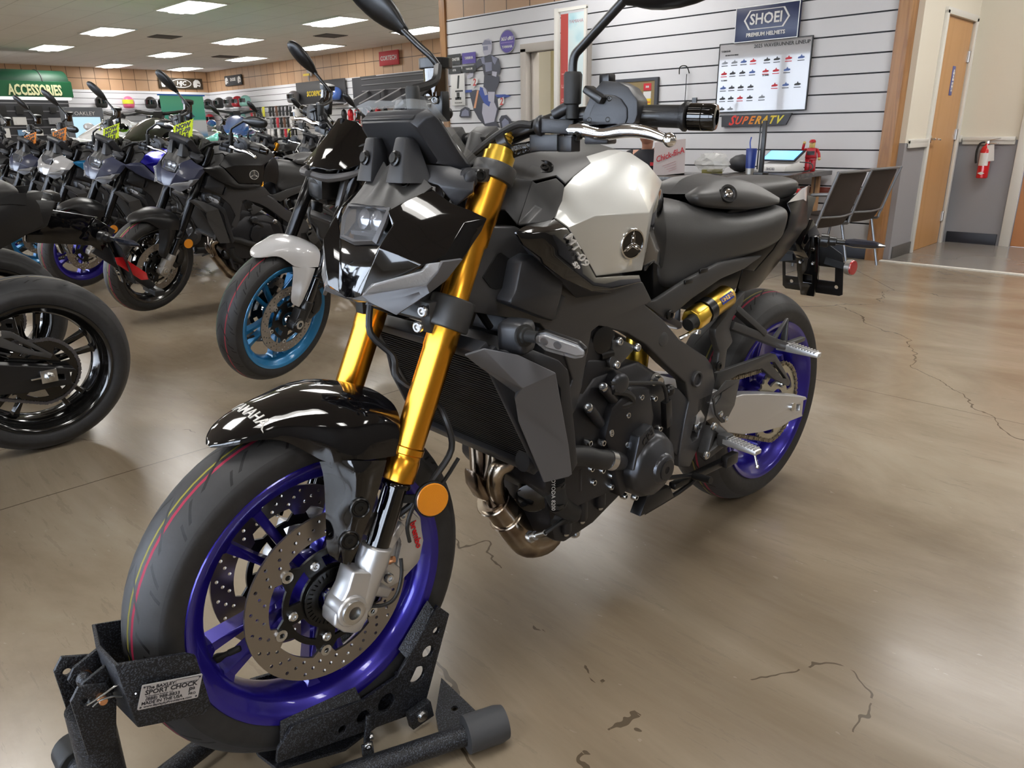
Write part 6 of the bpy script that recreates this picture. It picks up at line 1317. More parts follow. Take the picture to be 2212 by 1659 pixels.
# red toy figure: generic block-style mechanic
t = empty('toy_figure', (-4.35, -1.80, .716), R(10), 'red toy block figure with cap standing on the counter against slats', 'toy')
TR = mat('toy_red', (.5, .01, .02), .3); TY = mat('toy_yellow', (.75, .55, .2), .35)
b = MB(); b.box((0, -.022, .045), (.035, .036, .09)); b.box((0, .022, .045), (.035, .036, .09)); b.box((0, 0, .095), (.036, .085, .02)); obj('toy_legs', b, TR, t, bevel=.004)
b = MB(); b.rings([[(x * .022, y * w2, z) for x, y in ((-1, -1), (1, -1), (1, 1), (-1, 1))] for z, w2 in ((.105, .045), (.185, .034))]); k = obj('toy_torso', b, TR, t, bevel=.003); b = MB(); b.box((.023, 0, .145), (.003, .06, .03)); obj('toy_shirt_print', b, INK, k)
b = MB(); b.tube([(0, .040, .175), (.01, .062, .14), (.025, .07, .11)], .011, 8, 3); b.tube([(0, -.040, .175), (.01, -.068, .17), (.015, -.062, .215)], .011, 8, 3); obj('toy_arms', b, TR, t)
b = MB(); b.sph((.028, .072, .10), .013, n=8); b.sph((.016, -.060, .225), .013, n=8); obj('toy_hands', b, TY, t)
b = MB(); b.cyl((0, 0, .185), (0, 0, .235), .023); obj('toy_head', b, TY, t, bevel=.004)
b = MB(); b.lathe([(0, .026), (.012, .025), (.022, .016), (.024, .001)], (0, 0, .228), n=14); b.box((.03, 0, .230), (.03, .035, .005)); obj('toy_cap', b, TR, t)
# waiting chairs
BRN = mat('chair_brown_mesh', (.035, .026, .022), .6, bump=(500, .4, .001)); CHM = mat('chair_metal_grey', (.22, .23, .25), .35, metal=.6)
def mk_chair():
    t = empty('office_chair', (0, 0, 0))
    rows = []
    for j, (y, z) in enumerate(((.14, .36), (.17, .39), (.20, .45), (.235, .56), (.27, .68), (.30, .76))):
        rows.append([(x, y + .03 * (1 - (x / .2) ** 2), z) for x in (-.2, -.12, 0, .12, .2)])
    b = MB(); b.grid(rows); obj('backrest', b, BRN, t, thick=.012, sub=1)
    b = MB(); b.box((0, -.05, .395), (.42, .40, .035)); obj('seat', b, BRN, t, bevel=.012)
    for s in (-1, 1):
        b = MB(); b.tube([(s * .215, .31, .77), (s * .215, .24, .57), (s * .215, .19, .42), (s * .215, .14, .37), (s * .215, -.22, .375)], .011, 8, 4); obj('side_frame', b, CHM, t)
        b = MB(); b.tube([(s * .215, .13, .37), (s * .225, .22, .0)], .010, 8, 1); obj('leg', b, CHM, t)
        b = MB(); b.tube([(s * .215, -.2, .37), (s * .225, -.25, .0)], .010, 8, 1); obj('leg', b, CHM, t)
        b = MB(); b.tube([(s * .215, .10, .38), (s * .215, .10, .56), (s * .215, -.15, .56)], .010, 8, 3); obj('armrest', b, CHM, t)
    b = MB(); b.tube([(-.215, .2, .45), (0, .235, .445), (.215, .2, .45)], .008, 8, 3); obj('cross_rail', b, CHM, t); b = MB(); b.tube([(-.215, .30, .762), (0, .335, .765), (.215, .30, .762)], .010, 8, 3); obj('top_rail', b, CHM, t)
    return t
c1 = mk_chair(); c1.location = (-3.66, -1.45, 0); c1.rotation_euler = (0, 0, R(-8)); tag(c1, 'dark brown metal-framed chair nearer the motorcycle tail, facing the counter', 'chair', 'chairs at the counter')
c2 = copy_tree(c1); c2.location = (-4.17, -1.42, 0); tag(c2, 'dark brown metal-framed chair beside the oak post, farther from the motorcycle', 'chair', 'chairs at the counter')
# red-brown rail of furniture behind the chairs
t = empty('wall_rail', (-4.575, -1.68, .55), label='short red-brown wooden rail fixed to the slat wall behind the chairs', cat='rail')
b = MB(); b.box((0, 0, 0), (.05, .56, .05)); obj('rail_bar', b, mat('red_brown_wood', (.20, .045, .03), .4), t, bevel=.004)
# fire extinguisher
t = empty('fire_extinguisher', (-6.03, -.94, .60), label='red fire extinguisher with white tag hanging on the grey corridor wall', cat='fire extinguisher')
b = MB(); b.lathe([(0, .040), (.006, .046), (.24, .046), (.27, .036), (.285, .018), (.30, .017)], (0, 0, 0), n=24); k = obj('cylinder', b, mat('extinguisher_red', (.62, .01, .015), .25, coat=.5), t)
b = MB(); b.rings([[(.0468 * cos(a), .0468 * sin(a), z) for a in [-.9 + 1.8 * i / 12 for i in range(13)] + [.9 - 1.8 * i / 12 for i in range(13)]] for z in (.11, .22)], cap=False); obj('label_panel', b, PWHT, k)
b = MB(); b.plate([(-.028, 0), (0, .014), (.028, 0), (0, -.014)], [], .001, (.047, 0, .045), WX); obj('diamond_label', b, PWHT, k)
b = MB(); b.box((.0, 0, .31), (.03, .03, .03)); b.bar((0, 0, .325), (.02, .10, .345), .016, .006); b.bar((0, 0, .305), (.02, .09, .30), .016, .006); obj('valve_handle', b, BOLTM, t, bevel=.002)
b = MB(); b.tube([(0, -.02, .31), (.01, -.055, .30), (.012, -.072, .24), (.012, -.068, .16), (.012, -.062, .13)], .009, 8, 4); obj('hose', b, RUB, t)
b = MB(); b.box((.035, .045, .22), (.002, .055, .14), Matrix.Rotation(.15, 3, 'X')); obj('inspection_tag', b, PWHT, t); b = MB(); b.box((-.05, 0, .2), (.05, .04, .16)); obj('wall_bracket', b, BOLTK, t)
# ---------------------------------------------------------------- person behind the counter
SKIN = mat('skin', (.52, .27, .19), .5); POLO = mat('black_polo_cloth', (.012, .012, .016), .8)
def skinned(name, pts, edges, rad, m, parent, sub=2, root=0):
    me = bpy.data.meshes.new(name); me.from_pydata([V(q) for q in pts], edges, []); o = bpy.data.objects.new(name, me); C.objects.link(o)
    q = o.modifiers.new('k', 'SKIN'); q.use_smooth_shade = True
    for i, r in enumerate(rad): me.skin_vertices[0].data[i].radius = (r if isinstance(r, tuple) else (r, r))
    me.skin_vertices[0].data[root].use_root = True
    s_ = o.modifiers.new('u', 'SUBSURF'); s_.levels = s_.render_levels = sub
    bpy.context.view_layer.update(); m2 = bpy.data.meshes.new_from_object(o.evaluated_get(bpy.context.evaluated_depsgraph_get())); o.modifiers.clear(); o.data = m2; m2.materials.clear(); m2.materials.append(m); o.parent = parent; m2.name = name
    return o
t = empty('person', (-3.98, -3.16, 0), R(24), 'person in black polo shirt seated behind the counter reading by paper bag', 'person')
pts = [(0, 0, .44), (0, 0, .62), (.02, 0, .80), (.03, 0, .885), (.045, 0, .95), (.06, 0, 1.01), (.06, 0, 1.08),
       (.02, .16, .84), (.10, .22, .66), (.26, .20, .75), (.31, .19, .79), (.02, -.16, .84), (.10, -.22, .66), (.26, -.14, .73), (.31, -.12, .735),
       (.05, .09, .43), (.40, .12, .44), (.42, .12, .06), (.05, -.09, .43), (.40, -.12, .44), (.42, -.12, .06)]
ed = [(0, 1), (1, 2), (2, 3), (3, 4), (4, 5), (5, 6), (2, 7), (7, 8), (8, 9), (9, 10), (2, 11), (11, 12), (12, 13), (13, 14), (0, 15), (15, 16), (16, 17), (0, 18), (18, 19), (19, 20)]
rd_ = [.13, .12, .12, .05, .052, .075, .06, .055, .042, .03, .026, .055, .042, .03, .026, .07, .055, .04, .07, .055, .04]
bd = skinned('person_body', pts, ed, rd_, SKIN, t)
b = MB(); b.rings([[(.0 + dx + rx * cos(a), ry * sin(a), z) for a in [i * 2 * pi / 20 for i in range(20)]] for z, rx, ry, dx in ((.40, .135, .16, 0), (.55, .135, .165, 0), (.72, .135, .175, .01), (.82, .12, .19, .015), (.865, .085, .13, .02), (.895, .06, .07, .03))], cap=False)
for s in (-1, 1): b.tube([(.02, .12 * s, .83), (.03, .185 * s, .81), (.085, .222 * s, .70)], .062, 12, 3, radii=[.07, .068, .06])
sh = obj('polo_shirt', b, POLO, bd, sub=1)
b = MB(); b.box((.145, .075, .77), (.004, .05, .03)); obj('shirt_logo', b, PRED, sh)
b = MB(); b.tube([(.02, -.09, .43), (.40, -.12, .44), (.42, -.12, .08)], .08, 12, 4, radii=[.10, .07, .055]); b.tube([(.02, .09, .43), (.40, .12, .44), (.42, .12, .08)], .08, 12, 4, radii=[.10, .07, .055]); obj('trousers', b, CHAR, bd)
b = MB(); b.sph((.06, 0, 1.035), .088, (1.05, .85, 1.2), 20); b.sph((.155, 0, 1.02), .016, (1, .8, 1.3), 10)
for s in (-1, 1): b.sph((.055, .078 * s, 1.03), .02, (.6, .4, 1.1), 8)
hd = obj('head', b, SKIN, bd); b = MB(); b.sph((.045, 0, 1.06), .093, (1.05, .92, 1.1), 18); obj('hair', b, mat('brown_hair', (.06, .035, .02), .8), bd)
b = MB()
for s in (-1, 1): b.sph((.142, .030 * s, 1.045), .009, n=8)
obj('eyes', b, PWHT, hd); b = MB(); b.sph((.146, 0, .985), .02, (.4, 1, .3), 8); obj('mouth', b, mat('lips', (.4, .12, .1), .5), hd)
for s, w0 in ((1, V((.31, .19, .79))), (-1, V((.31, -.12, .735)))):
    u = V((.5, -.2 * s, .75)).normalized() if s > 0 else V((1, .1, -.1)).normalized(); sd = V((0, 1, 0)).cross(u).normalized(); ac = u.cross(sd)
    hp = [w0, w0 + u * .045, w0 + u * .085]; e_ = [(0, 1), (1, 2)]; rr_ = [.026, (.034, .018), (.036, .016)]
    for i, (o_, l) in enumerate(((-.030, .062), (-.010, .075), (.011, .07), (.030, .055))):
        k = len(hp); hp += [w0 + u * .092 + ac * o_, w0 + u * (.092 + l * .5) + ac * o_ * 1.1 - sd * .006, w0 + u * (.092 + l) + ac * o_ * 1.15 - sd * .022]; e_ += [(2, k), (k, k + 1), (k + 1, k + 2)]; rr_ += [.0095, .0088, .0075]
    k = len(hp); hp += [w0 + u * .05 + ac * .045 - sd * .01, w0 + u * .085 + ac * .065 - sd * .02]; e_ += [(1, k), (k, k + 1)]; rr_ += [.0105, .0085]
    skinned('hand', hp, e_, rr_, SKIN, bd, 1)
# ---------------------------------------------------------------- far signs and displays
def sign(nm, c, w_, h, m, face, label, words=(), frame_=None, rot=0.):
    t = empty('wall_sign', c, label=label, cat='sign'); M = WX if face == 'x' else WY
    b = MB(); b.plate([(-w_ / 2, -h / 2), (w_ / 2, -h / 2), (w_ / 2, h / 2), (-w_ / 2, h / 2)], [], .03, (0, 0, 0), M); k = obj('sign_board', b, m, t, bevel=.004)
    for s_, sz, x, y, mm, shr in words: text('sign_lettering', s_, sz, mm, k, M @ V((x, y, .017)), M, bold=sz * .03, shear=shr, ext=.002)
    return t, k, M
OVAL = [(cos(i * 2 * pi / 30), sin(i * 2 * pi / 30)) for i in range(30)]
def helmet_print(k, M, x, y, s, m): 
    b = MB(); b.plate([(x + s * q[0], y + s * q[1]) for q in ((-.9, -.9), (-.2, -.95), (.1, -.5), (.75, -.75), (.95, -.2), (.85, .45), (.4, .9), (-.3, .95), (-.85, .5), (-1, -.2))], [[(x + s * q[0], y + s * q[1]) for q in ((.0, .05), (.75, .0), (.78, -.35), (.1, -.2))]], .003, M @ V((0, 0, .017)), M); obj('helmet_print', b, m, k)
BRZ = mat('sign_bronze', (.06, .045, .03), .5)
t, k, M = sign('', (-8.34, -23.36, 2.60), 1.32, .30, BRZ, 'y', 'long dark sign with oval logo between two helmet prints on far wall', [('HJC', .17, 0, 0, PWHT, .2)])
b = MB(); b.plate([(x * .31, y * .125) for x, y in OVAL], [[(x * .285, y * .105) for x, y in OVAL]], .003, M @ V((0, 0, .017)), M); obj('oval_outline', b, PWHT, k)
helmet_print(k, M, -.48, 0, .12, PWHT); helmet_print(k, M, .48, 0, .12, PWHT)
t, k, M = sign('', (-9.16, -21.6, 2.62), 1.05, .28, CHAR, 'x', 'small black sign with helmet prints beside the far corner', [('SHOEI', .12, 0, .02, PWHT, 0)]); helmet_print(k, M, -.40, 0, .10, PWHT); helmet_print(k, M, .40, 0, .10, PWHT)
sign('', (-9.14, -13.9, 2.68), .72, .30, mat('flag_red', (.40, .03, .04), .6), 'x', 'red cloth banner with grey lettering on the wood band, right of centre', [('CORTECH', .13, 0, 0, mat('flag_grey', (.5, .45, .45), .6), 0)])
sign('', (-4.2, -21.2, 2.35), .5, .36, PRED, 'y', 'red banner with white script beside the green awning', [('Leatt', .16, 0.03, 0, PWHT, .3)])
t, k, M = sign('', (-9.12, -16.85, 2.06), 2.3, .60, mat('scorpion_panel', (.05, .05, .055), .55), 'x', 'large charcoal panel with yellow and white helmet brand lettering', [('SCORPION', .17, -.22, .0, YEL, .15), ('EXO', .17, .52, .02, PWHT, .15)])
t, k, M = sign('', (-9.13, -14.75, 2.24), .62, .22, INK, 'x', 'small black and white brand sign above the clear shelf arms', [('TOURMASTER', .07, 0, -.04, PWHT, 0)]); b = MB(); b.plate([(-.25, .02), (-.1, .08), (.0, .05), (.12, .09), (.25, .03), (.1, .03), (-.1, .0)], [], .003, M @ V((0, 0, .017)), M); obj('sign_print', b, PWHT, k)
t = empty('wall_emblem', (-9.12, -17.3, 2.58), label='small scorpion-like emblem with yellow bar on the wood band', cat='sign')
b = MB(); b.plate([(-.02, .20), (.06, .18), (.02, .05), (.14, -.02), (.10, -.10), (-.02, -.06), (-.02, -.20), (-.08, -.18), (-.06, -.02), (-.12, .0)], [], .02, (0, 0, 0), WX); obj('emblem_shape', b, mat('emblem_grey', (.3, .28, .28), .4), t); b = MB(); b.box((.02, -.12, -.05), (.01, .3, .05)); obj('emblem_bar', b, YEL, t)
# green awning kiosk
GRN = mat('awning_green', (.005, .10, .035), .45); GRN2 = mat('awning_green_dark', (.004, .045, .02), .5)
t = empty('accessories_kiosk', (-2.0, -19.4, 0), label='kiosk with rounded green awning lettered ACCESSORIES at far left', cat='kiosk')
prof = [(0, 1.98), (0, 2.22)] + [(-.05 - .9 * (1 - cos(a)), 2.24 + .34 * sin(a)) for a in [i * pi / 2 / 6 for i in range(7)]] + [(-1.0, 1.98)]
for nm, p0, p1, m in (('awning_fascia', 0, 2, GRN), ):
    b = MB(); b.rings([[(x, .45 + y, z) for y, z in ((0, 1.95), (0, 2.27), (-.1, 2.30), (-.1, 1.95))] for x in (-1.97, 4.0)]); fa = obj('awning_fascia', b, GRN, t)
b = MB(); b.rings([[(x, .43 - .55 * (1 - cos(a)), 2.27 + .27 * sin(a)) for a in [i * pi / 2 / 7 for i in range(8)]] + [(x, -.5, 2.27)] for x in (-1.93, 4.0)]); obj('awning_roof', b, GRN2, t)
b = MB()
for x in (-1.4, -.5, .4, 1.3): b.tube([(x, .435 - .55 * (1 - cos(a)), 2.275 + .27 * sin(a)) for a in [i * pi / 2 / 7 for i in range(8)]], .012, 6, 1)
obj('awning_rib', b, INK, t)
text('awning_lettering', 'ACCESSORIES', .30, mat('letter_cream', (.75, .75, .45), .5), fa, (-1.22, .46, 2.08), WY, bold=.010, ext=.01, xs=.57)
b = MB(); b.box((1.0, -.1, 1.925), (5.9, .9, .05)); obj('kiosk_shelf_light', b, mat('kiosk_white', (.8, .8, .8), .5, emit=(1, 1, .95), es=.6), t)
b = MB(); b.box((1.0, .0, .95), (5.9, .12, 1.9)); kb = obj('kiosk_back', b, CHAR, t)
b = MB()
for z in range(10): b.box((1.0, .065, .3 + z * .17), (5.9, .01, .02))
obj('kiosk_slat', b, mat('slat_grey', (.25, .25, .27), .4), kb)
rq = random.Random(11)
ORD = ['first', 'second', 'third', 'fourth', 'fifth', 'sixth', 'seventh', 'eighth', 'ninth', 'tenth', 'eleventh', 'twelfth', 'thirteenth']
for i in range(32):
    x = .75 - (i % 8) * .33 + rq.uniform(-.03, .03); zi = i // 8; z = (.95, 1.2, 1.45, 1.68)[zi]; w_ = rq.uniform(.12, .26); h = rq.uniform(.12, .2)
    mc, m = rq.choice((('white', PWHT), ('white', PWHT), ('grey', mat('pack_grey', (.35, .36, .38), .5)), ('pale blue', mat('pack_blue', (.2, .35, .55), .5)), ('black', INK)))
    b = MB(); b.box((x, .10, z), (w_, .05, h)); b.box((x, .128, z - .02), (w_ * .6, .006, h * .5)); 
    b = b; o_ = obj('blister_pack', b, m, loc=t.location); tag(o_, '%s accessory pack on the kiosk, %s from left in the %s row' % (mc, ORD[i % 8], ('bottom', 'second', 'third', 'top')[zi]), 'accessory pack', 'accessory packs on the kiosk')
t = empty('glasses_cabinet', (-3.75, -17.9, 0), label='grey eyewear cabinet with pale blue lit shelves below the awning', cat='display cabinet')
b = MB(); b.box((0, 0, .85), (.75, .4, 1.7)); obj('cabinet_body', b, mat('cabinet_grey', (.12, .13, .15), .5), t, bevel=.01); b = MB(); b.box((-.02, .205, 1.25), (.55, .01, .5)); obj('cabinet_window', b, mat('cabinet_blue', (.3, .45, .6), .3, emit=(.4, .6, .8), es=.4), t); text('cabinet_lettering', 'OAKLEY', .11, PWHT, t, (0, .21, 1.57), WY, ext=.002)
# hanging watercraft banner
n = NT('banner_watercraft_print', rough=.6); X, Y, Z = n.xyz('Object')
ns = n.n('TexNoise', {'Vector': n.tc.outputs['Object'], 'Scale': 3., 'Detail': 4.}); f = n.math('MULTIPLY', Z, .5)
n.out('Base Color', n.ramp(f, [(.0, (.05, .12, .3)), (.45, (.10, .25, .45)), (.5, (.2, .25, .1)), (.55, (.10, .25, .45)), (.62, (.5, .52, .55)), (.74, (.5, .54, .55)), (.76, (.04, .30, .24)), (1.12, (.10, .42, .26))]))
t = empty('promotional_banner', (-7.3, -21.0, 0), label='green and blue standing banner picturing a watercraft before the helmet wall', cat='banner')
b = MB(); b.box((0, 0, 1.08), (1.2, .01, 2.1)); k = obj('banner_sheet', b, n.m, t); b = MB(); b.box((0, 0, 2.15), (1.3, .04, .04)); b.box((0, 0, .02), (1.0, .3, .04)); obj('banner_rail', b, mat('rail_blue', (.03, .15, .5), .4), t)
b = MB(); b.plate([(-.25, 0), (-.1, .12), (.0, .12), (.22, .05), (.3, -.03), (.1, -.08), (-.2, -.06)], [], .004, (0, .008, 1.62), WY); obj('banner_print', b, mat('print_navy', (.03, .07, .1), .5), k)
# helmets on the far walls
def mk_helmet():
    t = empty('helmet', (0, 0, 0))
    b = MB(); b.rings([[(r * cos(a) * 1.12 + ox, r * sin(a), z) for a in [i * 2 * pi / 16 for i in range(16)]] for z, r, ox in ((-.12, .085, .02), (-.10, .11, .025), (-.03, .125, .015), (.04, .122, 0), (.10, .085, -.01), (.13, .03, -.015))]); obj('helmet_shell', b, INK, t, sub=1)
    b = MB(); b.grid([[((.125 + .028) * cos(a), .124 * sin(a), z) for a in [-1.1 + .22 * i for i in range(11)]] for z in (-.03, .055)]); obj('helmet_visor', b, GLOSS, t, thick=.006)
    b = MB(); b.bar((-.12, 0, -.16), (.10, 0, -.15), .14, .012, (0, 0, 1)); obj('helmet_stand', b, LENS, t)
    return t
hm0 = mk_helmet(); used = False
HC = {'black': INK, 'grey': mat('helmet_grey', (.2, .2, .22), .3, coat=1), 'red': mat('helmet_red', (.55, .02, .04), .3, coat=1), 'teal': mat('helmet_teal', (.25, .55, .5), .3, coat=1), 'white': PWHT, 'pink': mat('helmet_pink', (.75, .12, .25), .3, coat=1), 'yellow': mat('helmet_yellow', (.75, .75, .05), .3, coat=1), 'blue': mat('helmet_blue', (.05, .12, .4), .3, coat=1)}
HL = [((-5.911,-23.15,1.936), 'black', 0, 'behind the round mirror left of the banner'), ((-6.644,-23.15,1.96), 'pink', 1, 'left on the far wall'), ((-7.273,-23.15,1.968), 'black', 0, 'left of the standing banner'), ((-7.649,-23.15,1.973), 'black', 0, 'half hidden by the banner'),
      ((-9.014,-23.15,1.989), 'black', 0, 'just right of the standing banner'), ((-8.95,-22.283,1.976), 'black', 1, 'on the helmet wall nearest the corner'), ((-8.95,-21.587,1.969), 'grey', 1, 'second from the corner'), ((-8.95,-21.079,1.968), 'red', 1, 'on the upper shelf'), ((-8.95,-20.593,1.967), 'teal', 1, 'on the upper shelf'),
      ((-7.245,-23.15,1.593), 'white', 1, 'low behind the green watercraft'), ((-7.622,-23.15,1.593), 'black', 0, 'low left of the banner'), ((-8.998,-23.15,1.629), 'red', 0, 'low right of the banner'), ((-8.95,-21.599,1.544), 'black', 0, 'on the lower shelf'), ((-8.95,-21.031,1.564), 'teal', 0, 'on the lower shelf'), 
      ((-8.95,-17.896,1.888), 'grey', 1, 'in front of the charcoal panel'), ((-8.95,-15.913,1.872), 'blue', 0, 'at the right foot of the charcoal panel'), ((-8.95,-17.816,1.552), 'white', 0, 'below the charcoal panel'), ((-8.95,-17.013,1.49), 'yellow', 0, 'below the charcoal panel beside the gloves')]
for i, (q, c_, v_, wh) in enumerate(HL):
    t = hm0 if i == 0 else copy_tree(hm0)
    k = 1.25 if q[0] < -8.8 else 1.35; up_ = q[2] > 1.76; t.location = (q[0], q[1], (1.80 if up_ else 1.36) + .166 * k); t.scale = (k, k, k); t.rotation_euler = (0, 0, R(60) if q[1] < -23 else R(-20 + 25 * v_))
    for ch in t.children:
        if ch.name.startswith('helmet_shell'): ch.material_slots[0].link = 'OBJECT'; ch.material_slots[0].material = HC[c_]
        if ch.name.startswith('helmet_visor') and v_ and c_ == 'pink': ch.material_slots[0].link = 'OBJECT'; ch.material_slots[0].material = HC['yellow']
    tag(t, '%s motorcycle helmet on the wall shelf, %s' % (c_, wh), 'helmet', 'helmets on the walls')
# gloves hanging in rows
def mk_glove():
    b = MB(); b.box((0, 0, -.06), (.03, .085, .12)); b.box((.0, 0, -.13), (.035, .095, .04))
    for i in range(4): b.box((0, -.032 + .0215 * i, .035 + (.012 if i in (1, 2) else 0)), (.024, .018, .09))
    b.box((0, .055, -.03), (.024, .02, .07), Matrix.Rotation(-.5, 3, 'X')); return obj('glove', b, INK, bevel=.004)
g0 = mk_glove(); rq = random.Random(21); k = 0
GCOL = [INK, INK, INK, CHAR, HC['red'], HC['grey'], HC['yellow'], PWHT, mat('glove_brown', (.12, .06, .04), .7)]; GN = ['black', 'black', 'black', 'charcoal', 'red', 'grey', 'yellow', 'white', 'brown']
for nm, c_, s_ in (('upper helmet shelf on the far wall', (-7.4, -23.2, 1.790), (3.3, .38, .02)), ('lower helmet shelf on the far wall', (-7.9, -23.2, 1.350), (2.3, .38, .02)), ('upper helmet shelf on the helmet wall', (-9.02, -21.9, 1.790), (.36, 2.2, .02)), ('lower helmet shelf on the helmet wall', (-9.02, -21.6, 1.350), (.36, 1.9, .02)), ('long helmet shelf below the charcoal panel', (-9.02, -16.9, 1.350), (.36, 2.3, .02)), ('helmet shelf across the charcoal panel', (-9.02, -16.9, 1.790), (.36, 2.3, .02))):
    b = MB(); b.box((0, 0, 0), s_); tag(obj('helmet_shelf', b, mat('shelf_clear', (.6, .6, .62), .2, alpha=.5), loc=c_), 'clear ' + nm, 'shelf', 'helmet shelves')
t = empty('glove_rack', (-9.06, -19.33, 0), label='grey wire rack holding the rows of riding gloves', cat='rack'); b = MB()
for z in (1.66, 1.36, 1.06, .76): b.box((.01, 0, z + .15), (.02, 2.4, .02))
for y in (-1.2, 1.2): b.box((0, y, .92), (.03, .03, 1.84))
obj('rack_frame', b, BOLTK, t)
for zi, z in enumerate((1.66, 1.36, 1.06, .76)):
    for i in range(13):
        if rq.random() < .1: continue
        y = -20.45 + i * .183 + rq.uniform(-.015, .015); c_ = rq.randrange(9)
        o_ = g0 if k == 0 else g0.copy()
        if k: C.objects.link(o_)
        k += 1; o_.location = (-9.015, y, z); o_.rotation_euler = (rq.uniform(-.08, .08) + pi, 0, 0); o_.scale = (1.05, 1.1, 1.1)
        o_.material_slots[0].link = 'OBJECT'; o_.material_slots[0].material = GCOL[c_]
        tag(o_, '%s riding glove on the rack, %s from left in the %s row' % (GN[c_], ORD[i], ('top', 'second', 'third', 'bottom')[zi]), 'glove', 'gloves on the rack')
# black shelf bays with clear slanting arms and red gear
t = empty('shelf_unit', (-9.08, -13.4, 0), label='black shelf bays with clear slanting shelves near the shop corner', cat='shelf')
b = MB(); b.box((0, .3, 2.0), (.06, 4.4, .66)); b.box((0, -1.3, 1.85), (.08, 1.0, .30)); obj('shelf_back', b, CHAR, t)
b = MB()
for z in (2.28, 2.15, 2.02): b.box((.035, .5, z), (.02, 4.0, .02))
obj('shelf_rail', b, mat('shelf_rail_grey', (.15, .15, .16), .4), t)
for i in range(6):
    y = -1.5 + i * .62; b = MB(); b.bar((.05, y + .3, 2.02), (.5, y - .1, 1.72), .16, .02, (0, 0, 1)); obj('clear_shelf', b, mat('clear_shelf_plastic', (.5, .5, .5), .2, alpha=.6), t)
b = MB(); b.box((-8.955, -14.76, 1.66), (.18, 2.1, .02)); tag(obj('gear_shelf', b, CHAR), 'thin black shelf above the hanging red riding gear', 'shelf')
for i in range(7):
    b = MB(); b.sph((0, 0, 0), .10, (.8, .7, 1.3), 8); b.box((0, 0, -.14), (.08, .1, .16)); o_ = obj('riding_boot_cover', b, PRED if i % 3 else INK, loc=(-8.95, -15.6 + i * .28, 1.519)); tag(o_, '%s riding gear below the clear shelves, %s from left' % ('red' if i % 3 else 'black', ORD[i]), 'riding gear', 'red riding gear')
t = empty('red_jacket_display', (-8.4, -13.6, 0), label='red and black motocross jacket on a low display behind the handlebars', cat='jacket')
b = MB(); b.rings([[(.14 * w2 * cos(a), .26 * w2 * sin(a), z) for a in [i * 2 * pi / 14 for i in range(14)]] for z, w2 in ((.9, .9), (1.1, .95), (1.35, 1.1), (1.45, .7))]); b.tube([(0, .24, 1.36), (.05, .36, 1.15), (.1, .38, .95)], .07, 8, 3); b.tube([(0, -.24, 1.36), (.05, -.36, 1.15), (.1, -.38, .95)], .07, 8, 3); obj('jacket', b, mat('jacket_red', (.6, .02, .02), .6), t); b = MB(); b.cyl((0, 0, 0), (0, 0, .92), .03); obj('display_post', b, INK, t)
# black column beside the oak trim
b = MB(); b.box((-9.0, -13.0 + 1.7, 2.65), (.3, .5, .6)); tag(obj('speaker', b, INK, bevel=.01), 'black wall speaker high beside the oak post', 'speaker')

# ---------------------------------------------------------------- assemble
HR = -.0301
hero = empty('motorcycle', (0, 0, 0), HR, 'black and silver motorcycle with gold forks, blue wheels, front wheel held in the chock', 'motorcycle')
P = build_bike(hero); P = build_bike2(hero, P)
chock = empty('wheel_chock', (0, 0, 0), HR, 'black hammer-finish wheel chock with rubber feet holding up the front wheel', 'wheel chock')
build_chock(chock)

# ---------------------------------------------------------------- the other motorcycles on show: copies of the same model in other colours
TINY = ('bolt', 'nut', 'screw', 'lettering', 'weld', 'clip', 'sensor', 'wire', 'button', 'ribs', 'studs', 'emblem', 'slot', 'label', 'ring', 'banjo', 'knurl', 'film', 'pin', 'clamp', 'marking', 'plug', 'tab', 'loom', 'strap', 'feeler', 'rib', 'fins')
AX0 = L(.4, 0, -.075)
def base(nm): return nm.split('.')[0]
def place_bike(src, x, y, rz, lean, steer, label, over, group, detail=1, skip=(), z=0.):
    o = src.copy(); C.objects.link(o); o.location = (x, y, z); o.rotation_euler = (R(lean), 0, rz)
    MS = Matrix.Translation(AX0) @ Matrix.Rotation(R(steer), 4, FD) @ Matrix.Translation(-AX0)
    def rec(s_, par, depth):
        for ch in CH[s_.name]:
            nb = base(ch.name)
            if nb in skip or (any(k in nb for k in TINY) and (detail == 0 or (detail == 1 and not any(k in nb for k in ('button', 'ribs', 'emblem', 'screw'))))): continue
            if detail == 0 and depth > 0 and nb not in ('fork_slider', 'fork_foot', 'disc_carrier', 'badge_ground', 'mirror_stem', 'mirror_housing', 'signal_lens', 'headlight_lens', 'bar_end_weight', 'reservoir_cap', 'reservoir_hose'): continue
            c = ch.copy(); C.objects.link(c); c.parent = par
            if depth == 0 and ch.name in STEER: c.matrix_basis = MS @ ch.matrix_basis
            if nb in over:
                for sl in c.material_slots: sl.link = 'OBJECT'; sl.material = over[nb]
            rec(ch, c, depth + 1)
    rec(src, o, 0)
    tag(o, label, 'motorcycle', group)
    return o
bpy.context.view_layer.update()
CH = {}
for o_ in list(bpy.data.objects):
    CH.setdefault(o_.name, [])
for o_ in list(bpy.data.objects):
    if o_.parent: CH.setdefault(o_.parent.name, []).append(o_)
FB = mat('fork_black', (.012, .012, .013), .22, metal=.5)
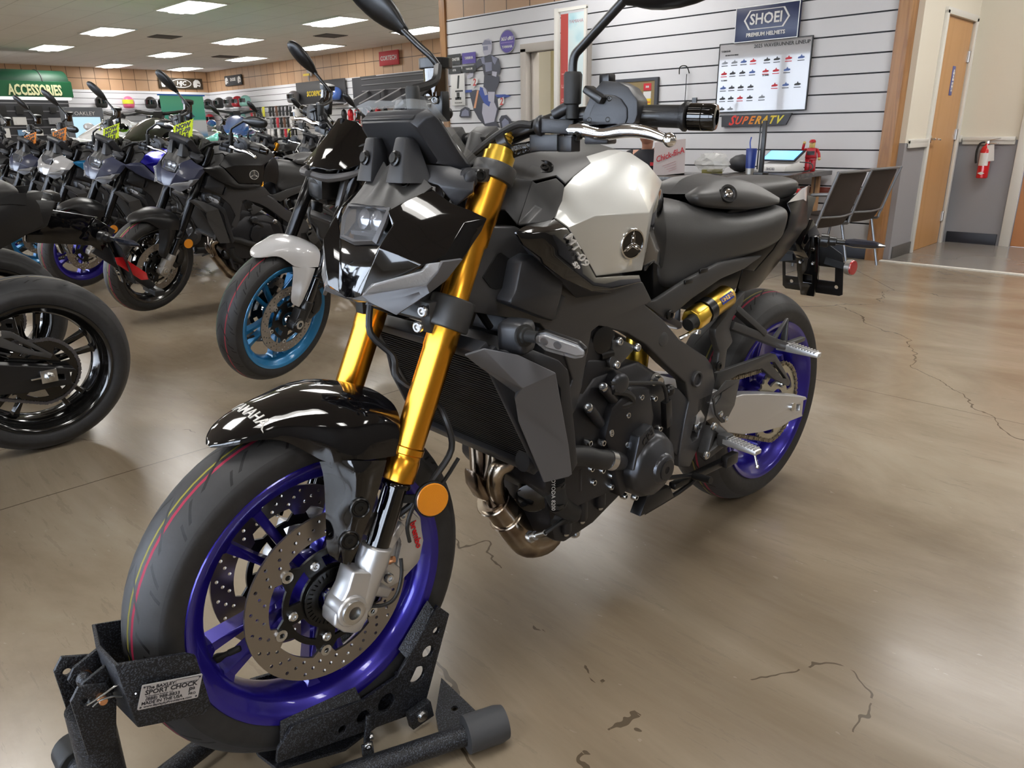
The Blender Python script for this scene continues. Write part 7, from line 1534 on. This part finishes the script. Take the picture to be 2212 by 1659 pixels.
def style(wheel, body, tank, tyre_=TYRE, **k):
    d = dict(front_wheel_rim=wheel, rear_wheel_rim=wheel, headlight_cowl=body, tail_cowl=body, side_cover=body, fuel_tank=tank, tank_rear_panel=body, front_mudguard=MATBLK, mudguard_stay=MATBLK,
             fork_tube=FB, fork_cap=FB, swingarm=SATIN, swingarm_right_arm=SATIN, shock_reservoir=SATIN, reservoir_head=SATIN, rear_shock=SATIN, front_tyre=tyre_, fork_foot=ALUD, radiator_shroud=PLGREY, brake_caliper=SATIN, tail_stripe=body, tail_light=SATIN)
    d.update(k); return d
GR = 'motorcycles parked in rows'
mb1 = place_bike(hero, -1.13, -3.83, HR * .5, -7, 20, 'matt black naked motorcycle with black wheels, second in the row behind the display bike', style(BLKW, MATBLK, MATBLK, headlight_cowl=SLATE), GR)
mb2 = place_bike(hero, -1.10, -5.02, HR * .5, -7, 18, 'blue-tank naked motorcycle with deep blue wheels, left of the matt black one', style(BLUE, SLATE, BLUEP), GR)
mb3 = place_bike(hero, -1.10, -6.15, HR * .5, -7, 18, 'white-nosed naked motorcycle with bright blue wheels, beyond the blue one', style(CYAN, WHITE, WHITE, side_cover=CYAN), GR, 0)
mb4 = place_bike(hero, -1.15, -7.25, HR * .5, -7, 18, 'dark slate naked motorcycle with an orange price tag, beyond the white-nosed one', style(BLUE, SLATE, MATBLK), GR, 0)
mb5 = place_bike(hero, -1.15, -8.35, HR * .5, -7, 18, 'black naked motorcycle at the far left end of the row', style(BLKW, MATBLK, MATBLK), GR, 0)
mb6 = place_bike(hero, -.975, -1.98, HR, -7, 18, 'black motorcycle with white mudguard and bright blue wheels behind the gold forks', style(CYAN, GLOSS, GLOSS, TYRE3, front_mudguard=WHITE, mudguard_stay=WHITE, fork_foot=SATIN, maker_lettering=INK), GR, 1, skip=('headlight_cowl', 'headlight', 'running_lamp', 'running_lamp_guide', 'lower_cowl', 'headlight_top_cover', 'display_housing', 'display_post', 'cowl_bracket', 'protective_film', 'radiator_shroud'))
# its dark flyscreen, grey blade and round lamp
b = MB(); g = [(1.215, 0, .945), (1.20, .10, .945), (1.14, .15, .955), (1.02, .155, .985), (1.00, .13, 1.075), (1.04, .075, 1.13), (1.07, 0, 1.14), (1.15, .06, 1.02)]
b.vf(g, [(0, 1, 7), (1, 2, 7), (2, 3, 4, 7), (4, 5, 7), (5, 6, 7), (6, 0, 7)]); q = obj('flyscreen', b, GLOSS, mb6, mirror=True, thick=.006, bevel=.004)
b = MB()
for s in (1, -1): b.tube([(1.225, .02 * s, .915), (1.20, .10 * s, .912), (1.12, .15 * s, .93), (1.02, .165 * s, .965)], .014, 8, 4, radii=[.014, .018, .014, .004])
obj('lamp_blade', b, SHROUD, mb6)
b = MB(); b.lathe([(-.07, .03), (-.04, .045), (0, .048), (.006, .044), (.006, .001)], (1.20, 0, .85), (1, 0, -.15), 20); obj('round_headlight', b, SATIN, mb6)
b = MB(); b.box((1.15, 0, .87), (.12, .12, .12)); obj('lamp_bracket', b, SATIN, mb6, bevel=.02)
# bikes in the rows farther back
rowb = [(-3.6, -5.7, 'black motorcycle in the second row behind the matt black one', style(BLKW, MATBLK, MATBLK)), (-3.6, -6.7, 'dark motorcycle with silver tank in the second row', style(BLKW, GLOSS, SILV)), (-3.6, -7.7, 'black motorcycle with gold forks in the second row', style(BLKW, GLOSS, MATBLK, fork_tube=GOLD)),
        (-3.6, -8.7, 'black motorcycle in the second row, fourth from the slat wall', style(BLKW, MATBLK, GLOSS)), (-5.9, -7.4, 'black motorcycle in the third row beside the office wall', style(BLKW, GLOSS, GLOSS)), (-5.9, -8.6, 'silver-tank motorcycle in the third row', style(BLKW, GLOSS, SILV)), (-5.9, -9.8, 'black motorcycle in the third row under the charcoal panel', style(BLKW, MATBLK, GLOSS))]
for x, y, lb, stl in rowb: place_bike(hero, x, y, .1, -7, 18, lb, stl, GR, 0, skip=('crankcase', 'oil_pan', 'rear_shock'))
# near left pair, seen from behind
nb = style(BLKW, MATBLK, MATBLK, rear_tyre=TYRE4, rear_sprocket=BLKW, drive_chain=mat('oiled_chain', (.16, .16, .18), .35, metal=.8))
n1 = place_bike(hero, 1.37, -2.02, 0, -5, 18, 'black motorcycle cut off by the left edge, rear wheel and chain nearest the camera', nb, GR, 1, skip=('passenger_footrest_bracket', 'rear_side_reflector'))
n2 = place_bike(hero, 1.30, -3.02, 0, -5, 18, 'black motorcycle behind the nearest left one, only rear tyre and tail showing', nb, GR, 1)
b = MB(); b.box((-.005, .152, .315), (.05, .006, .045)); b.lathe([(0, .016), (.008, .016), (.010, .010), (.022, .009), (.022, .001)], (-.005, .155, .315), (0, 1, 0), 8); b.bar((.02, .155, .315), (.05, .155, .315), .006, .006); obj('axle_adjuster', b, BOLTM, n1, bevel=.001)
for n_ in (n1,):
    b = MB(); b.bar((-.26, 0, .70), (-.43, .02, .53), .05, .018, (0, 1, 0), .03, .012); b.bar((-.43, -.04, .52), (-.43, .08, .52), .035, .02); k = obj('long_plate_bracket', b, SATIN, n_, bevel=.003)
    ub = V((-.50, 0, .48)) - V((-.26, 0, .70)); ub.normalize(); Mr = axes(ub, (0.6, 0, .8)) ; Mr = Matrix((ub, V((0, 1, 0)).cross(ub), V((0, 1, 0)))).transposed()
    b = MB(); b.plate([(-.05, -.016), (.05, -.016), (.07, 0), (.05, .016), (-.05, .016), (-.07, 0)], [], .008, (-.345, .075, .625), Mr); obj('side_reflector_strip', b, RED, k, bevel=.001)
# price tags with notched edges hanging on the row
TAGY = mat('tag_yellow', (.75, .95, .02), .6); TAGO = mat('tag_orange', (.95, .30, .03), .6)

tags = [((0.012,-3.7,1.097), TAGY, 'yellow', 'on the matt black motorcycle'), ((0.018,-4.9,1.095), TAGY, 'yellow', 'on the blue-tank motorcycle'), ((-1.197,-8.8,1.197), TAGY, 'small yellow', 'behind the blue-tank motorcycle'), ((0.045,-6,1.084), TAGO, 'red-orange', 'on the white-nosed motorcycle'), ((-0.014,-7.1,1.059), TAGO, 'orange', 'on the slate motorcycle')]
for i, (c_, m, nm, wh) in enumerate(tags):
    t = empty('price_tag', c_, label='%s notched price card hanging %s' % (nm, wh), cat='price tag', group='price cards', rot=(0, 0, R(28)))
    out = []; W_, H_ = .115, .085
    for (ax, ay), (bx, by) in (((-W_, -H_), (W_, -H_)), ((W_, -H_), (W_, H_)), ((W_, H_), (-W_, H_)), ((-W_, H_), (-W_, -H_))):
        for k in range(14):
            f = k / 14; q = .93 if k % 2 else 1.04; out.append(((ax + (bx - ax) * f) * q, (ay + (by - ay) * f) * q + .28 * (ax + (bx - ax) * f)))
    sc_ = .60 if i != 2 else .45
    Mw = axes((0, 1, 0), (-.3, 0, 1)); b = MB(); b.plate([(x * sc_, y * sc_) for x, y in out], [], .002, (0, 0, 0), Mw); k = obj('card', b, m, t, flat=True)
    for s_, z in (('NOW', .028), ('MT-09', -.004), ('SALE', -.036)): text('card_lettering', s_, .042 * sc_ / .72, INK, k, Mw @ V((0, z, .0015)), Mw @ Matrix(((1, 0, 0), (.28, 1, 0), (0, 0, 1))), bold=.002, xs=1.1)
# ---------------------------------------------------------------- watercraft beyond the row
def watercraft(x, y, rz, hull, hood, label, z=.35):
    t = empty('watercraft', (x, y, 0), rz, label, 'watercraft', 'watercraft on stands')
    b = MB(); b.rings([[(xx, w_ * yy, z + zz) for yy, zz in ((0, 0 + lift), (.7, .08 + lift * .7), (1, .30 + lift * .35), (.96, .36 + lift * .3), (.6, .42 + .25 * lift), (0, .45 + .25 * lift), (-.6, .42 + .25 * lift), (-.96, .36 + lift * .3), (-1, .30 + lift * .35), (-.7, .08 + lift * .7))] for xx, w_, lift in ((-1.5, .50, 0), (-.5, .58, 0), (.5, .58, .02), (1.1, .46, .10), (1.5, .25, .22), (1.68, .06, .34))]); obj('hull', b, hull, t, sub=1)
    b = MB(); b.rings([[(xx, w_ * cos(a), z + .40 + h * sin(a)) for a in [i * pi / 8 for i in range(9)]] for xx, w_, h in ((-.1, .28, .30), (.15, .32, .44), (.5, .33, .38), (.95, .26, .22), (1.35, .12, .10))]); obj('hood', b, hood, t, sub=1)
    b = MB(); b.rings([[(xx, w_ * cos(a), z + .38 + h * sin(a)) for a in [i * pi / 8 for i in range(9)]] for xx, w_, h in ((-1.35, .20, .26), (-.8, .18, .30), (-.3, .15, .26), (0, .14, .3))]); obj('saddle', b, SATIN, t, sub=1)
    b = MB(); b.tube([(.0, -.35, z + .88), (.12, -.12, z + .84), (.12, .12, z + .84), (.0, .35, z + .88)], .022, 8, 3); b.bar((.12, 0, z + .84), (.25, 0, z + .68), .12, .08); obj('handlebar', b, SATIN, t)
    for s in (1, -1):
        b = MB(); b.sph((.45, .38 * s, z + .66), .10, (1, .8, .6), 10); obj('mirror', b, hood, t)
    b = MB(); b.box((-.8, 0, z / 2), (.1, .9, z)); b.box((.6, 0, z / 2), (.1, .9, z)); b.box((-.1, 0, .05), (2.2, .1, .1)); obj('stand', b, GREYW, t)
    return t
LIME = mat('lime_paint', (.35, .85, .03), .25, coat=1); TEAL = mat('teal_paint', (.18, .68, .66), .25, coat=1); NVY = mat('navy_paint', (.02, .07, .22), .2, coat=1)
watercraft(-2.45, -10.2, R(48), LIME, GLOSS, 'lime green watercraft with black hood behind the parked motorcycles', .53)
watercraft(-2.9, -12.9, R(40), WHITE, mat('white_hood', (.62, .62, .64), .2, coat=1), 'white watercraft left of the lime green one', .58)
watercraft(-4.75, -12.6, R(52), TEAL, NVY, 'pale teal watercraft with navy hood beyond the matt black motorcycle', .62)
